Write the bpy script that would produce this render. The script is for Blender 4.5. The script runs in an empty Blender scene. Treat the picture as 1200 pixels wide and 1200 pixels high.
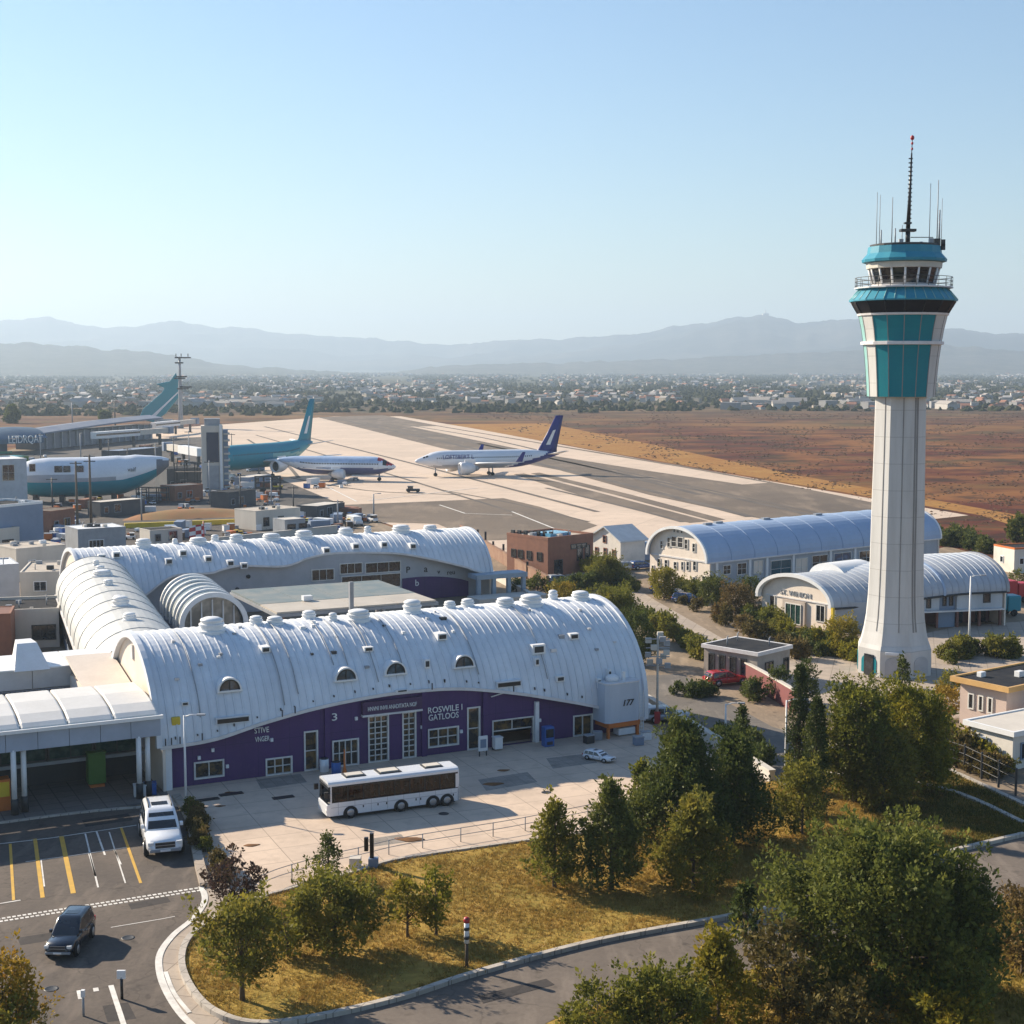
import bpy, bmesh, math, random
import numpy as np
from mathutils import Vector, noise as mnoise
PI=math.pi; rad=math.radians
R=random.Random(11)
sc=bpy.context.scene; COL=sc.collection
# ------------------------------------------------------------------ camera (36 m above the ground)
F=1730.0; CH=36.0; TH=math.atan(170/1730)
def ray(px,py):
    x=(px-600)/F; v=(600-py)/F
    return (x, math.cos(TH)+v*math.sin(TH), -math.sin(TH)+v*math.cos(TH))
def G(px,py,z=0.0):
    d=ray(px,py); t=(z-CH)/d[2]; return (d[0]*t, d[1]*t)
def D(px,py,Y):
    d=ray(px,py); t=Y/d[1]; return (d[0]*t, Y, CH+d[2]*t)
cam=bpy.data.cameras.new('camera'); co=bpy.data.objects.new('camera',cam); COL.objects.link(co)
co.location=(0,0,CH); co.rotation_euler=(PI/2-TH,0,0)
cam.sensor_width=36; cam.lens=36*F/1200; cam.clip_start=1; cam.clip_end=60000
sc.camera=co
# ------------------------------------------------------------------ materials
MATS={}
def _n(nt,t,**k):
    n=nt.nodes.new(t)
    for a,b in k.items(): setattr(n,a,b)
    return n
def _mix(nt,fac,a,b,blend='MIX'):
    m=_n(nt,'ShaderNodeMix',data_type='RGBA',blend_type=blend)
    for s,v in ((0,fac),(6,a),(7,b)):
        if isinstance(v,(int,float)): m.inputs[s].default_value=v
        elif isinstance(v,tuple): m.inputs[s].default_value=(*v,1) if len(v)==3 else v
        else: nt.links.new(v,m.inputs[s])
    return m.outputs[2]
def _noise(nt,vec,scale,detail=5,rough=.6,stretch=None):
    n=_n(nt,'ShaderNodeTexNoise'); n.inputs['Scale'].default_value=scale; n.inputs['Detail'].default_value=detail; n.inputs['Roughness'].default_value=rough
    if stretch:
        mp=_n(nt,'ShaderNodeMapping'); mp.inputs['Scale'].default_value=stretch
        nt.links.new(vec,mp.inputs['Vector']); vec=mp.outputs[0]
    nt.links.new(vec,n.inputs['Vector']); return n.outputs['Fac']
def _ramp(nt,fac,lo,hi,a=0.0,b=1.0):
    m=_n(nt,'ShaderNodeMapRange'); m.inputs[1].default_value=lo; m.inputs[2].default_value=hi; m.inputs[3].default_value=a; m.inputs[4].default_value=b
    nt.links.new(fac,m.inputs[0]); return m.outputs[0]
def newmat(name):
    m=bpy.data.materials.new(name); m.use_nodes=True; nt=m.node_tree
    b=nt.nodes['Principled BSDF']; tc=_n(nt,'ShaderNodeTexCoord')
    return m,nt,b,tc.outputs['Object']
def dk(c,f): return tuple(min(1,x*f) for x in c)
def mat(name,col,rough=.6,metal=0.0,col2=None,vs=.6,amt=.8,streak=False,bump=0.0,bs=8.0,spec=.5,coat=0.0):
    if name in MATS: return MATS[name]
    m,nt,b,v=newmat(name)
    c2=col2 or dk(col,.72)
    f=_ramp(nt,_noise(nt,v,vs,6,.65,(1,1,.15) if streak else None),.38,.72,0,amt)
    c=_mix(nt,f,col,c2)
    f2=_ramp(nt,_noise(nt,v,vs*9,4),.35,.7,0,.35)
    c=_mix(nt,f2,c,dk(col,.82))
    nt.links.new(c,b.inputs['Base Color'])
    b.inputs['Roughness'].default_value=rough; b.inputs['Metallic'].default_value=metal
    b.inputs['Specular IOR Level'].default_value=spec
    if coat: b.inputs['Coat Weight'].default_value=coat
    if bump:
        bn=_n(nt,'ShaderNodeBump'); bn.inputs['Strength'].default_value=bump; bn.inputs['Distance'].default_value=.05
        nt.links.new(_noise(nt,v,bs,5),bn.inputs['Height']); nt.links.new(bn.outputs[0],b.inputs['Normal'])
    MATS[name]=m; return m
def glassmat(name,col,rough=.08,col2=None,vs=1.3):
    if name in MATS: return MATS[name]
    m,nt,b,v=newmat(name)
    f=_ramp(nt,_noise(nt,v,vs,2),.45,.65)
    nt.links.new(_mix(nt,f,col,col2 or dk(col,2.2)),b.inputs['Base Color'])
    b.inputs['Roughness'].default_value=rough; b.inputs['Specular IOR Level'].default_value=.8
    MATS[name]=m; return m
def leafmat(name,a,bcol,c=None,trans=.3):
    if name in MATS: return MATS[name]
    m,nt,b,v=newmat(name)
    g=_n(nt,'ShaderNodeNewGeometry'); oi=_n(nt,'ShaderNodeObjectInfo')
    c1=_mix(nt,g.outputs['Random Per Island'],a,bcol)
    c1=_mix(nt,_ramp(nt,_noise(nt,v,.55,3),.5,.72,0,.75),c1,c or dk(a,1.5))
    hs=_n(nt,'ShaderNodeHueSaturation'); nt.links.new(_ramp(nt,oi.outputs['Random'],0,1,.485,.515),hs.inputs['Hue']); nt.links.new(_ramp(nt,oi.outputs['Random'],0,1,1.15,.85),hs.inputs['Value'])
    nt.links.new(c1,hs.inputs['Color']); c1=hs.outputs[0]
    nt.links.new(c1,b.inputs['Base Color']); b.inputs['Roughness'].default_value=.55; b.inputs['Specular IOR Level'].default_value=.12
    tr=_n(nt,'ShaderNodeBsdfTranslucent'); nt.links.new(c1,tr.inputs['Color'])
    mx=_n(nt,'ShaderNodeMixShader'); mx.inputs[0].default_value=trans
    nt.links.new(b.outputs[0],mx.inputs[1]); nt.links.new(tr.outputs[0],mx.inputs[2])
    nt.links.new(mx.outputs[0],nt.nodes['Material Output'].inputs['Surface'])
    MATS[name]=m; return m
# ------------------------------------------------------------------ mesh builder
class MB:
    def __init__(s): s.v=[]; s.f=[]; s.m=[]; s.s=[]
    def add(s,vs,fs,mi=0,sm=False):
        o=len(s.v); s.v+= [tuple(p) for p in vs]
        for k,f in enumerate(fs):
            s.f.append([i+o for i in f]); s.m.append(mi[k] if isinstance(mi,list) else mi); s.s.append(sm)
        return s
    def box(s,x0,x1,y0,y1,z0,z1,mi=0):
        v=[(x0,y0,z0),(x1,y0,z0),(x1,y1,z0),(x0,y1,z0),(x0,y0,z1),(x1,y0,z1),(x1,y1,z1),(x0,y1,z1)]
        return s.add(v,[(0,3,2,1),(4,5,6,7),(0,1,5,4),(1,2,6,5),(2,3,7,6),(3,0,4,7)],mi)
    def obox(s,o,u,w,a0,a1,b0,b1,z0,z1,mi=0):
        o=Vector(o); u=Vector((*u,0)) if len(u)==2 else Vector(u); w=Vector((*w,0)) if len(w)==2 else Vector(w); k=Vector((0,0,1))
        v=[o+u*a+w*b+k*z for z in (z0,z1) for a,b in ((a0,b0),(a1,b0),(a1,b1),(a0,b1))]
        return s.add(v,[(0,3,2,1),(4,5,6,7),(0,1,5,4),(1,2,6,5),(2,3,7,6),(3,0,4,7)],mi)
    def prism(s,poly,z0,z1,mi=0,mt=None):
        n=len(poly); v=[(x,y,z0) for x,y in poly]+[(x,y,z1) for x,y in poly]
        fs=[(i,(i+1)%n,n+(i+1)%n,n+i) for i in range(n)]+[tuple(range(n-1,-1,-1)),tuple(range(n,2*n))]
        return s.add(v,fs,[mi]*(n+1)+[mi if mt is None else mt])
    def loft(s,rings,closed=True,caps=True,mi=0,sm=True,mfun=None):
        n=len(rings[0]); v=[p for r in rings for p in r]; fs=[]; ms=[]
        for i in range(len(rings)-1):
            for j in range(n if closed else n-1):
                a=i*n+j; b=i*n+(j+1)%n; fs.append((a,b,b+n,a+n)); ms.append(mfun(i,j) if mfun else mi)
        if caps and closed:
            fs.append(tuple(range(n-1,-1,-1))); ms.append(mi if not mfun else mfun(0,0)); k=(len(rings)-1)*n; fs.append(tuple(range(k,k+n))); ms.append(mi if not mfun else mfun(len(rings)-2,0))
        return s.add(v,fs,ms,sm)
    def tube(s,pts,rs,n=8,mi=0,sm=True):
        pts=[Vector(p) for p in pts]; rs=rs if isinstance(rs,(list,tuple)) else [rs]*len(pts); rings=[]
        for i,p in enumerate(pts):
            t=(pts[min(i+1,len(pts)-1)]-pts[max(i-1,0)]).normalized()
            a=t.cross(Vector((0,0,1)) if abs(t.z)<.9 else Vector((1,0,0))).normalized(); b=t.cross(a)
            rings.append([p+(a*math.cos(2*PI*k/n)+b*math.sin(2*PI*k/n))*rs[i] for k in range(n)])
        return s.loft(rings,mi=mi,sm=sm)
    def lathe(s,prof,n=20,c=(0,0,0),axis='z',mi=0,sm=True,a0=0.0,mfun=None):
        rings=[]
        for r,z in prof:
            ring=[]
            for k in range(n):
                a=a0+2*PI*k/n; x,y=r*math.cos(a),r*math.sin(a)
                p=(x,y,z) if axis=='z' else ((z,x,y) if axis=='x' else (x,z,y))
                ring.append((p[0]+c[0],p[1]+c[1],p[2]+c[2]))
            rings.append(ring)
        return s.loft(rings,mi=mi,sm=sm,mfun=mfun)
    def build(s,name,mats,parent=None,loc=None,rotz=0.0,bevel=0.0,label=None):
        me=bpy.data.meshes.new(name); me.from_pydata(s.v,[],s.f)
        mats=mats if isinstance(mats,(list,tuple)) else [mats]
        for m in mats: me.materials.append(m)
        me.polygons.foreach_set('material_index',s.m); me.polygons.foreach_set('use_smooth',s.s)
        bm=bmesh.new(); bm.from_mesh(me)
        bmesh.ops.recalc_face_normals(bm,faces=bm.faces)
        if bevel:
            es=[e for e in bm.edges if len(e.link_faces)==2 and e.calc_face_angle(0)>.5]
            bmesh.ops.bevel(bm,geom=es,offset=bevel,segments=2,affect='EDGES',profile=.6,clamp_overlap=True)
        bm.to_mesh(me); bm.free(); me.update()
        o=bpy.data.objects.new(name,me); COL.objects.link(o)
        if parent: o.parent=parent
        if loc: o.location=loc
        o.rotation_euler.z=rotz
        if label: o['label']=label
        return o
def tag(o,label=None,cat=None,group=None,kind=None):
    for k,v in (('label',label),('category',cat),('group',group),('kind',kind)):
        if v: o[k]=v
    return o
def thing(name,label,cat,loc=(0,0,0),rotz=0.0,group=None):
    o=bpy.data.objects.new(name,None); COL.objects.link(o); o.empty_display_size=.5
    o.location=loc if len(loc)==3 else (*loc,0); o.rotation_euler.z=rotz
    return tag(o,label,cat,group)
def dup(root,loc,rotz=0.0,scale=1.0,label=None,group=None):
    r=root.copy(); COL.objects.link(r); r.location=loc if len(loc)==3 else (*loc,0); r.rotation_euler.z=rotz
    r.scale=(scale,)*3 if isinstance(scale,(int,float)) else scale
    if label: r['label']=label
    if group: r['group']=group
    for ch in list(root.children):
        c=ch.copy(); COL.objects.link(c); c.parent=r
        for g in list(ch.children):
            d=g.copy(); COL.objects.link(d); d.parent=c
    return r
def cat_rom(pts,n=8,closed=False):
    out=[]; N=len(pts)
    for i in range(N if closed else N-1):
        p=[pts[(i+k-1)%N] if closed else pts[min(max(i+k-1,0),N-1)] for k in range(4)]
        for j in range(n):
            t=j/n
            out.append(tuple(.5*(2*p[1][a]+(p[2][a]-p[0][a])*t+(2*p[0][a]-5*p[1][a]+4*p[2][a]-p[3][a])*t*t+(3*p[1][a]-p[0][a]-3*p[2][a]+p[3][a])*t**3) for a in range(len(pts[0]))))
    if not closed: out.append(tuple(pts[-1]))
    return out
def sweep(mb,path,w,z0,z1,mi=0):
    P=[Vector((p[0],p[1],0)) for p in path]; rings=[]
    for i,p in enumerate(P):
        t=(P[min(i+1,len(P)-1)]-P[max(i-1,0)]).normalized(); nrm=Vector((-t.y,t.x,0))*w/2
        rings.append([p-nrm+Vector((0,0,z0)),p+nrm+Vector((0,0,z0)),p+nrm+Vector((0,0,z1)),p-nrm+Vector((0,0,z1))])
    mb.loft(rings,mi=mi,sm=False); return mb
def sheet(name,pts,z,m,base=None,kind='structure'):
    mb=MB(); n=len(pts)
    if base is None: mb.add([(x,y,z) for x,y in pts],[tuple(range(n))])
    else: mb.prism(pts,base,z)
    o=mb.build(name,m); o['kind']=kind; return o
def Gs(l,z=0.0): return [G(a,b,z) for a,b in l]
def text(name,s,size,m,parent,o,u,up=(0,0,1),ext=.04,w=None,align='LEFT',shear=0.0):
    cu=bpy.data.curves.new(name,'FONT'); cu.body=s; cu.size=size; cu.extrude=ext; cu.align_x=align; cu.shear=shear; cu.resolution_u=3
    tmp=bpy.data.objects.new('tmp',cu); COL.objects.link(tmp)
    me=bpy.data.meshes.new_from_object(tmp.evaluated_get(bpy.context.evaluated_depsgraph_get()))
    bpy.data.objects.remove(tmp)
    me.materials.clear(); me.materials.append(m)
    ob=bpy.data.objects.new(name,me); COL.objects.link(ob); ob.parent=parent
    u=Vector(u).normalized(); up=Vector(up).normalized(); nn=u.cross(up)
    if w:
        xs=[v.co.x for v in me.vertices]; k=w/(max(xs)-min(xs)); u=u*k
    from mathutils import Matrix
    M=Matrix(((u.x,up.x,nn.x,o[0]),(u.y,up.y,nn.y,o[1]),(u.z,up.z,nn.z,o[2]),(0,0,0,1)))
    me.transform(M); return ob
# window on a wall: o = lower-left corner, u = along wall, w = outward normal
def window(parent,o,u,w,W,H,nx,nz,mf,mg,name='window',fr=.12,dep=.12,bar=.06,label=None):
    m=MB()
    for a0,a1,z0,z1 in ((0,W,0,fr),(0,W,H-fr,H),(0,fr,fr,H-fr),(W-fr,W,fr,H-fr)): m.obox(o,u,w,a0,a1,-.05,dep,z0,z1)
    for i in range(1,nx): a=fr+(W-2*fr)*i/nx; m.obox(o,u,w,a-bar/2,a+bar/2,-.05,dep*.75,fr,H-fr)
    for j in range(1,nz): z=fr+(H-2*fr)*j/nz; m.obox(o,u,w,fr,W-fr,-.05,dep*.6,z-bar/2,z+bar/2)
    f=m.build(name,mf,parent,label=label)
    p=MB(); p.obox(o,u,w,fr*.9,W-fr*.9,-.04,.03,fr*.9,H-fr*.9); p.build('pane',mg,f)
    return f
# plain building from its front base corners in the photo
def building(name,label,cat,pL,pR,h,depth,mw,mr,par=.35,wins=(),z0=0.0,roofbits=None,mf=None,mg=None,over=0.0,mp=None,doors=(),h_px=None):
    a=Vector(G(*pL)); b=Vector(G(*pR)); u=(b-a); W=u.length; ang=math.atan2(u.y,u.x)
    t=thing(name,label,cat,(a.x,a.y,z0),ang)
    mb=MB().box(0,W,0,depth,0,h); mb.build('wall',mw,t)
    r=MB().box(-over,W+over,-over,depth+over,h+.003,h+.12)
    r.build('roof',mr,t)
    if par:
        p=MB(); k=.25
        for x0,x1,y0,y1 in ((-over-.03,W+over+.03,-over-.03,k-over),(-over-.03,W+over+.03,depth+over-k,depth+over+.03),(-over-.03,k-over,k-over,depth+over-k),(W+over-k,W+over+.03,k-over,depth+over-k)): p.box(x0,x1,y0,y1,h+.003-(.25 if over else 0),h+par)
        p.build('parapet',mp or mw,t)
    for side,x,z,w_,h_,nx,nz in wins:
        if side=='F': o,uu,ww=(x,0,z),(1,0),(0,-1)
        elif side=='L': o,uu,ww=(0,depth-x-w_+w_,z),(0,-1),(-1,0)
        else: o,uu,ww=(W,x,z),(0,1),(1,0)
        window(t,o,uu,ww,w_,h_,nx,nz,mf or M_white,mg or M_glass)
    for x,w_,h_ in doors:
        f=MB().box(x-.1,x+w_+.1,-.06,.05,0,h_+.1).build('door_frame',mf or M_white,t); MB().box(x,x+w_,-.09,.04,.02,h_).build('door',mg or M_glass,f)
    return t,W
SUN_STR=5.0; SUN_COL=(1.0,.86,.67); SKY_STR=.07; SKY_DUST=.2; SKY_OZ=5; EXPO=1.08
HAZE_D=1.25e-4; HAZE_G=.25; HAZE_COL=(.64,.81,1.0); HAZE_TOP=640
# ------------------------------------------------------------------ light and sky
SUN_EL=rad(27.5); SUN_AZ=rad(-57)
sd=Vector((math.sin(SUN_AZ)*math.cos(SUN_EL),math.cos(SUN_AZ)*math.cos(SUN_EL),math.sin(SUN_EL)))
w=bpy.data.worlds.new('World'); sc.world=w; w.use_nodes=True; nt=w.node_tree
sky=nt.nodes.new('ShaderNodeTexSky'); sky.sky_type='NISHITA'; sky.sun_disc=False; sky.sun_elevation=SUN_EL; sky.sun_rotation=SUN_AZ
sky.altitude=100; sky.air_density=1.25; sky.dust_density=SKY_DUST; sky.ozone_density=SKY_OZ
nt.links.new(sky.outputs[0],nt.nodes['Background'].inputs[0]); nt.nodes['Background'].inputs[1].default_value=SKY_STR
sl=bpy.data.lights.new('sun','SUN'); sl.energy=SUN_STR; sl.angle=rad(.55); sl.color=SUN_COL
so=bpy.data.objects.new('sun',sl); COL.objects.link(so); so.rotation_euler=sd.to_track_quat('Z','Y').to_euler()
sc.view_settings.view_transform='Standard'; sc.view_settings.look='None'; sc.view_settings.exposure=EXPO
sc.render.engine='CYCLES'; cy=sc.cycles
cy.use_denoising=True; cy.max_bounces=6; cy.diffuse_bounces=3; cy.glossy_bounces=3; cy.transmission_bounces=4; cy.transparent_max_bounces=8; cy.volume_bounces=0
cy.use_adaptive_sampling=True; cy.adaptive_threshold=.005; cy.denoising_prefilter='ACCURATE'; cy.caustics_reflective=False; cy.caustics_refractive=False; cy.sample_clamp_indirect=4
# ------------------------------------------------------------------ common materials
M_white=mat('white_paint',(.78,.79,.8),.45,col2=(.62,.62,.6),vs=.8,amt=.5)
M_glass=glassmat('dark_glass',(.012,.015,.02))
M_roof=mat('roof_metal',(.70,.735,.78),.5,col2=(.48,.5,.54),vs=.3,amt=.7,streak=True,spec=.6)
M_roof2=mat('hangar_roof_metal',(.34,.44,.6),.45,col2=(.26,.34,.48),vs=.2,amt=.6,streak=True)
def purple():
    m,nt,b,v=newmat('purple_render'); sx=_n(nt,'ShaderNodeSeparateXYZ'); nt.links.new(v,sx.inputs[0]); c=(.07,.028,.125)
    c=_mix(nt,_ramp(nt,_noise(nt,v,.45,6,.65,(1,1,.2)),.4,.7,0,.7),c,(.05,.022,.088))
    for o_,per in ((0,1.45),(2,1.6)):
        pg=_n(nt,'ShaderNodeMath',operation='PINGPONG'); pg.inputs[1].default_value=per; nt.links.new(sx.outputs[o_],pg.inputs[0]); c=_mix(nt,_ramp(nt,pg.outputs[0],0,.035,.6,0),c,(.022,.01,.04))
    c=_mix(nt,_ramp(nt,_noise(nt,v,2.2,5,.7),.55,.75,0,.4),c,(.11,.07,.14))
    nt.links.new(c,b.inputs['Base Color']); b.inputs['Roughness'].default_value=.7; return m
M_purple=purple()
M_cream=mat('cream_render',(.78,.68,.58),.8,col2=(.62,.53,.45),vs=.5,amt=.6,bump=.1)
M_trim=mat('eave_metal',(.72,.7,.7),.5,col2=(.5,.48,.47),vs=.7)
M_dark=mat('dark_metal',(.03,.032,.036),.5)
M_grey=mat('grey_metal',(.32,.34,.37),.5,col2=(.2,.21,.23))
M_conc=mat('pale_concrete',(.58,.54,.48),.85,col2=(.42,.39,.35),vs=.4,amt=.6,streak=True,bump=.15)
M_frame=mat('window_frame_paint',(.72,.7,.66),.5)
M_wood=mat('bark',(.09,.065,.045),.9,bump=.5)
M_rubber=mat('tyre_rubber',(.015,.015,.016),.85)
M_rim=mat('wheel_metal',(.45,.46,.48),.35,metal=.7)
M_roofdark=mat('bitumen_roof',(.022,.025,.032),.95,col2=(.05,.05,.05),vs=.7,spec=.1)
M_beige=mat('beige_roof_gravel',(.48,.42,.35),.9,col2=(.3,.27,.24),vs=.6,amt=.9)
M_bluegrey=mat('blue_grey_cladding',(.2,.26,.36),.6,col2=(.16,.21,.3),vs=.4)
M_brick=mat('brown_brick',(.27,.12,.075),.85,col2=(.18,.08,.055),vs=.9,bump=.3,bs=6)
M_red=mat('red_paint',(.45,.02,.03),.45)
M_orange=mat('orange_paint',(.6,.16,.02),.5,col2=(.4,.11,.03))
M_yellow=mat('yellow_paint',(.7,.5,.03),.5)
M_blue=mat('blue_paint',(.03,.12,.4),.4)
M_teal=mat('teal_paint',(.004,.24,.32),.4,col2=(.004,.19,.26),vs=.2,amt=.4)
M_green=mat('green_paint',(.06,.16,.02),.6)
M_black=mat('black_paint',(.012,.013,.016),.4)
# ------------------------------------------------------------------ ground materials
def ground_fields():
    m,nt,b,v=newmat('field_ground')
    sx=_n(nt,'ShaderNodeSeparateXYZ'); nt.links.new(v,sx.inputs[0])
    st=_noise(nt,v,.014,8,.7,(1,1.5,1)); st2=_noise(nt,v,.045,7,.7,(1,1.3,1)); big=_noise(nt,v,.0035,6,.65,(1,1.8,1))
    near=_mix(nt,_ramp(nt,st,.44,.56),(.095,.026,.015),(.21,.09,.032))
    near=_mix(nt,_ramp(nt,st2,.48,.6,0,.9),near,(.035,.02,.014))
    near=_mix(nt,_ramp(nt,big,.5,.62,0,.75),near,(.22,.11,.034))
    near=_mix(nt,_ramp(nt,_noise(nt,v,.011,7,.7,(1,1.4,1)),.53,.62,0,.8),near,(.06,.052,.022))
    far=_mix(nt,_ramp(nt,st,.42,.6),(.045,.05,.032),(.10,.095,.065))
    far=_mix(nt,_ramp(nt,big,.54,.62,0,.5),far,(.2,.155,.1))
    c=_mix(nt,_ramp(nt,sx.outputs[1],800,1600),near,far)
    nt.links.new(c,b.inputs['Base Color']); b.inputs['Roughness'].default_value=1; b.inputs['Specular IOR Level'].default_value=.1
    return m
def asphalt(name,col,warm,vs=.12,cr=True):
    m,nt,b,v=newmat(name)
    f=_ramp(nt,_noise(nt,v,vs,6,.7),.35,.68)
    c=_mix(nt,f,col,warm)
    c=_mix(nt,_ramp(nt,_noise(nt,v,3.0,4,.7),.3,.7,0,.5),c,dk(col,.7))
    c=_mix(nt,_ramp(nt,_noise(nt,v,vs*6,5,.6,(1,.25,1)),.52,.7,0,.6),c,dk(warm,1.3))
    c=_mix(nt,_ramp(nt,_noise(nt,v,.9,3,.5),.62,.74,0,.6),c,dk(col,.4))
    if cr:
        vo=_n(nt,'ShaderNodeTexVoronoi',feature='DISTANCE_TO_EDGE'); vo.inputs['Scale'].default_value=.13
        mp=_n(nt,'ShaderNodeVectorMath',operation='ADD'); ns=_n(nt,'ShaderNodeTexNoise'); ns.inputs['Scale'].default_value=.5; nt.links.new(v,ns.inputs['Vector'])
        sc_=_n(nt,'ShaderNodeVectorMath',operation='SCALE'); sc_.inputs[3].default_value=3.0; nt.links.new(ns.outputs['Color'],sc_.inputs[0])
        nt.links.new(v,mp.inputs[0]); nt.links.new(sc_.outputs[0],mp.inputs[1]); nt.links.new(mp.outputs[0],vo.inputs['Vector'])
        c=_mix(nt,_ramp(nt,vo.outputs['Distance'],.003,.009,.35,0),c,dk(col,.45))
    nt.links.new(c,b.inputs['Base Color']); b.inputs['Roughness'].default_value=.9; b.inputs['Specular IOR Level'].default_value=.25
    bn=_n(nt,'ShaderNodeBump'); bn.inputs['Strength'].default_value=.25; bn.inputs['Distance'].default_value=.03
    nt.links.new(_noise(nt,v,9,4),bn.inputs['Height']); nt.links.new(bn.outputs[0],b.inputs['Normal'])
    return m
def slabs(name,col,col2,size,ang,stain,joint=.02,jcol=.45,amt=.6,offset=0.0):
    m,nt,b,v=newmat(name)
    mp=_n(nt,'ShaderNodeMapping'); mp.inputs['Rotation'].default_value=(0,0,ang); nt.links.new(v,mp.inputs['Vector'])
    br=_n(nt,'ShaderNodeTexBrick'); br.offset=offset; br.inputs['Scale'].default_value=1; br.inputs['Mortar Size'].default_value=joint; br.inputs['Brick Width'].default_value=size; br.inputs['Row Height'].default_value=size
    br.inputs['Color1'].default_value=(*col,1); br.inputs['Color2'].default_value=(*col2,1); br.inputs['Mortar'].default_value=(*dk(col,jcol),1); br.inputs['Bias'].default_value=-.2
    nt.links.new(mp.outputs[0],br.inputs['Vector'])
    c=_mix(nt,_ramp(nt,_noise(nt,v,stain,6,.7),.42,.7,0,amt),br.outputs['Color'],dk(col2,.7))
    c=_mix(nt,_ramp(nt,_noise(nt,v,stain*7,5,.7),.5,.72,0,.45),c,dk(col2,.62))
    nt.links.new(c,b.inputs['Base Color']); b.inputs['Roughness'].default_value=.85; b.inputs['Specular IOR Level'].default_value=.3
    return m
def grassmat(name,a,bb,c3,s=.25):
    m,nt,b,v=newmat(name)
    c=_mix(nt,_ramp(nt,_noise(nt,v,s,6,.65),.38,.62),a,bb)
    c=_mix(nt,_ramp(nt,_noise(nt,v,s*8,5,.7),.45,.7,0,.8),c,c3)
    nt.links.new(c,b.inputs['Base Color']); b.inputs['Roughness'].default_value=1; b.inputs['Specular IOR Level'].default_value=.1
    bn=_n(nt,'ShaderNodeBump'); bn.inputs['Strength'].default_value=.8; bn.inputs['Distance'].default_value=.15
    nt.links.new(_noise(nt,v,3.5,5),bn.inputs['Height']); nt.links.new(bn.outputs[0],b.inputs['Normal'])
    return m
M_field=ground_fields()
M_apron=slabs('apron_concrete',(.60,.475,.37),(.54,.43,.335),22,rad(20),.03,.15,.75,.35)
M_asph=asphalt('asphalt',(.095,.08,.07),(.15,.122,.1))
M_road=asphalt('road_asphalt',(.135,.112,.095),(.19,.158,.13))
M_run=asphalt('runway_asphalt',(.12,.095,.075),(.22,.17,.125),.02,False)
M_plaza=slabs('plaza_concrete',(.62,.49,.38),(.56,.445,.35),3.1,rad(-24),.1,.035,.5,.8)
M_path=slabs('path_concrete',(.42,.35,.28),(.37,.31,.26),2.0,rad(15),.3,.04,.5,.6)
M_yard=asphalt('yard_dirt',(.20,.155,.11),(.33,.25,.175),.09,False)
M_yard2=asphalt('yard_tarmac',(.05,.048,.048),(.12,.1,.085),.06,False)
M_lawn=grassmat('dry_lawn',(.41,.265,.065),(.25,.195,.045),(.24,.135,.035))
M_lawn2=grassmat('green_lawn',(.10,.10,.02),(.2,.13,.03),(.07,.055,.015))
M_kerb=slabs('kerb_stone',(.5,.45,.39),(.43,.39,.34),1.1,rad(20),.5,.03,.4,.7)
M_line=mat('road_paint_white',(.75,.73,.68),.7,col2=(.4,.37,.34),vs=1.2,amt=.8)
M_yline=mat('road_paint_yellow',(.62,.36,.04),.7,col2=(.4,.25,.06),vs=1.2,amt=.7)
# ------------------------------------------------------------------ ground sheets
sheet('ground',[(-17300,-40),(17300,-40),(17300,17700),(-17300,17700)],0,M_field)
sheet('yard',Gs([(-260,1000),(-120,560),(60,515),(250,505),(330,570),(520,640),(560,625),(760,640),(1000,690),(1010,668),(1110,640),(1400,720),(1500,1250),(760,1400),(-60,1400)]),.01,M_yard)
sheet('apron',Gs([(60,512),(280,496),(392,488),(470,488),(560,503),(700,529),(920,567),(1135,604),(1060,612),(840,613),(760,655),(560,645),(440,610),(330,575),(250,545)]),.03,M_apron)
sheet('runway',Gs([(372,489),(448,486.5),(520,500),(640,520),(800,546),(930,570),(1090,603),(1020,610),(905,611),(760,580),(655,551),(520,526),(440,506)]),.06,M_run)
sheet('runway_shoulder',Gs([(480,500),(512,499.5),(650,523),(800,548),(900,566),(870,568),(760,552),(640,533)]),.085,M_apron)
sheet('taxi_strip',Gs([(602,556),(614,555),(700,577),(830,611),(808,613),(690,584)]),.07,M_run)
sheet('taxi_lane',Gs([(622,555),(632,554),(740,580),(850,609),(836,611),(720,580)]),.07,M_run)
sheet('apron_patch',Gs([(400,592),(500,588),(590,584),(632,594),(700,616),(660,630),(560,634),(512,614),(440,612)]),.07,M_run)
sheet('grass_strip',Gs([(700,528),(640,517),(600,512),(520,497),(640,496),(760,520),(930,556),(1200,605),(1200,620),(1150,604)]),.02,grassmat('ochre_grass',(.36,.2,.06),(.3,.14,.04),(.2,.1,.035),.06))
sheet('clutter_yard',Gs([(-40,560),(60,520),(240,512),(285,540),(330,562),(385,585),(430,603),(400,640),(220,660),(-60,680)]),.05,M_yard2)
M_tyre=mat('tyre_mark_rubber',(.075,.062,.052),.9,col2=(.15,.12,.095),vs=.05,amt=1)
for pts,w_ in (([(420,494),(560,520),(760,562),(960,606)],2.2),([(436,494),(600,525),(800,568),(980,606)],1.4),([(400,492),(520,518),(700,560),(880,606)],2.8),([(300,510),(420,545),(600,600)],1.2),([(310,500),(470,540),(700,600)],1.6),([(520,575),(600,590),(690,612)],.9),([(340,560),(430,575),(540,580)],1.0),([(560,520),(680,545),(820,580)],2.4),([(470,497),(560,512),(640,530)],2.0),([(640,572),(740,596),(800,612)],1.4),([(290,515),(330,540),(350,560)],1.3)):
    o=sweep(MB(),cat_rom([G(*p) for p in pts],5),w_,.088,.094).build('tyre_mark',M_tyre); o['kind']='structure'
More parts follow.
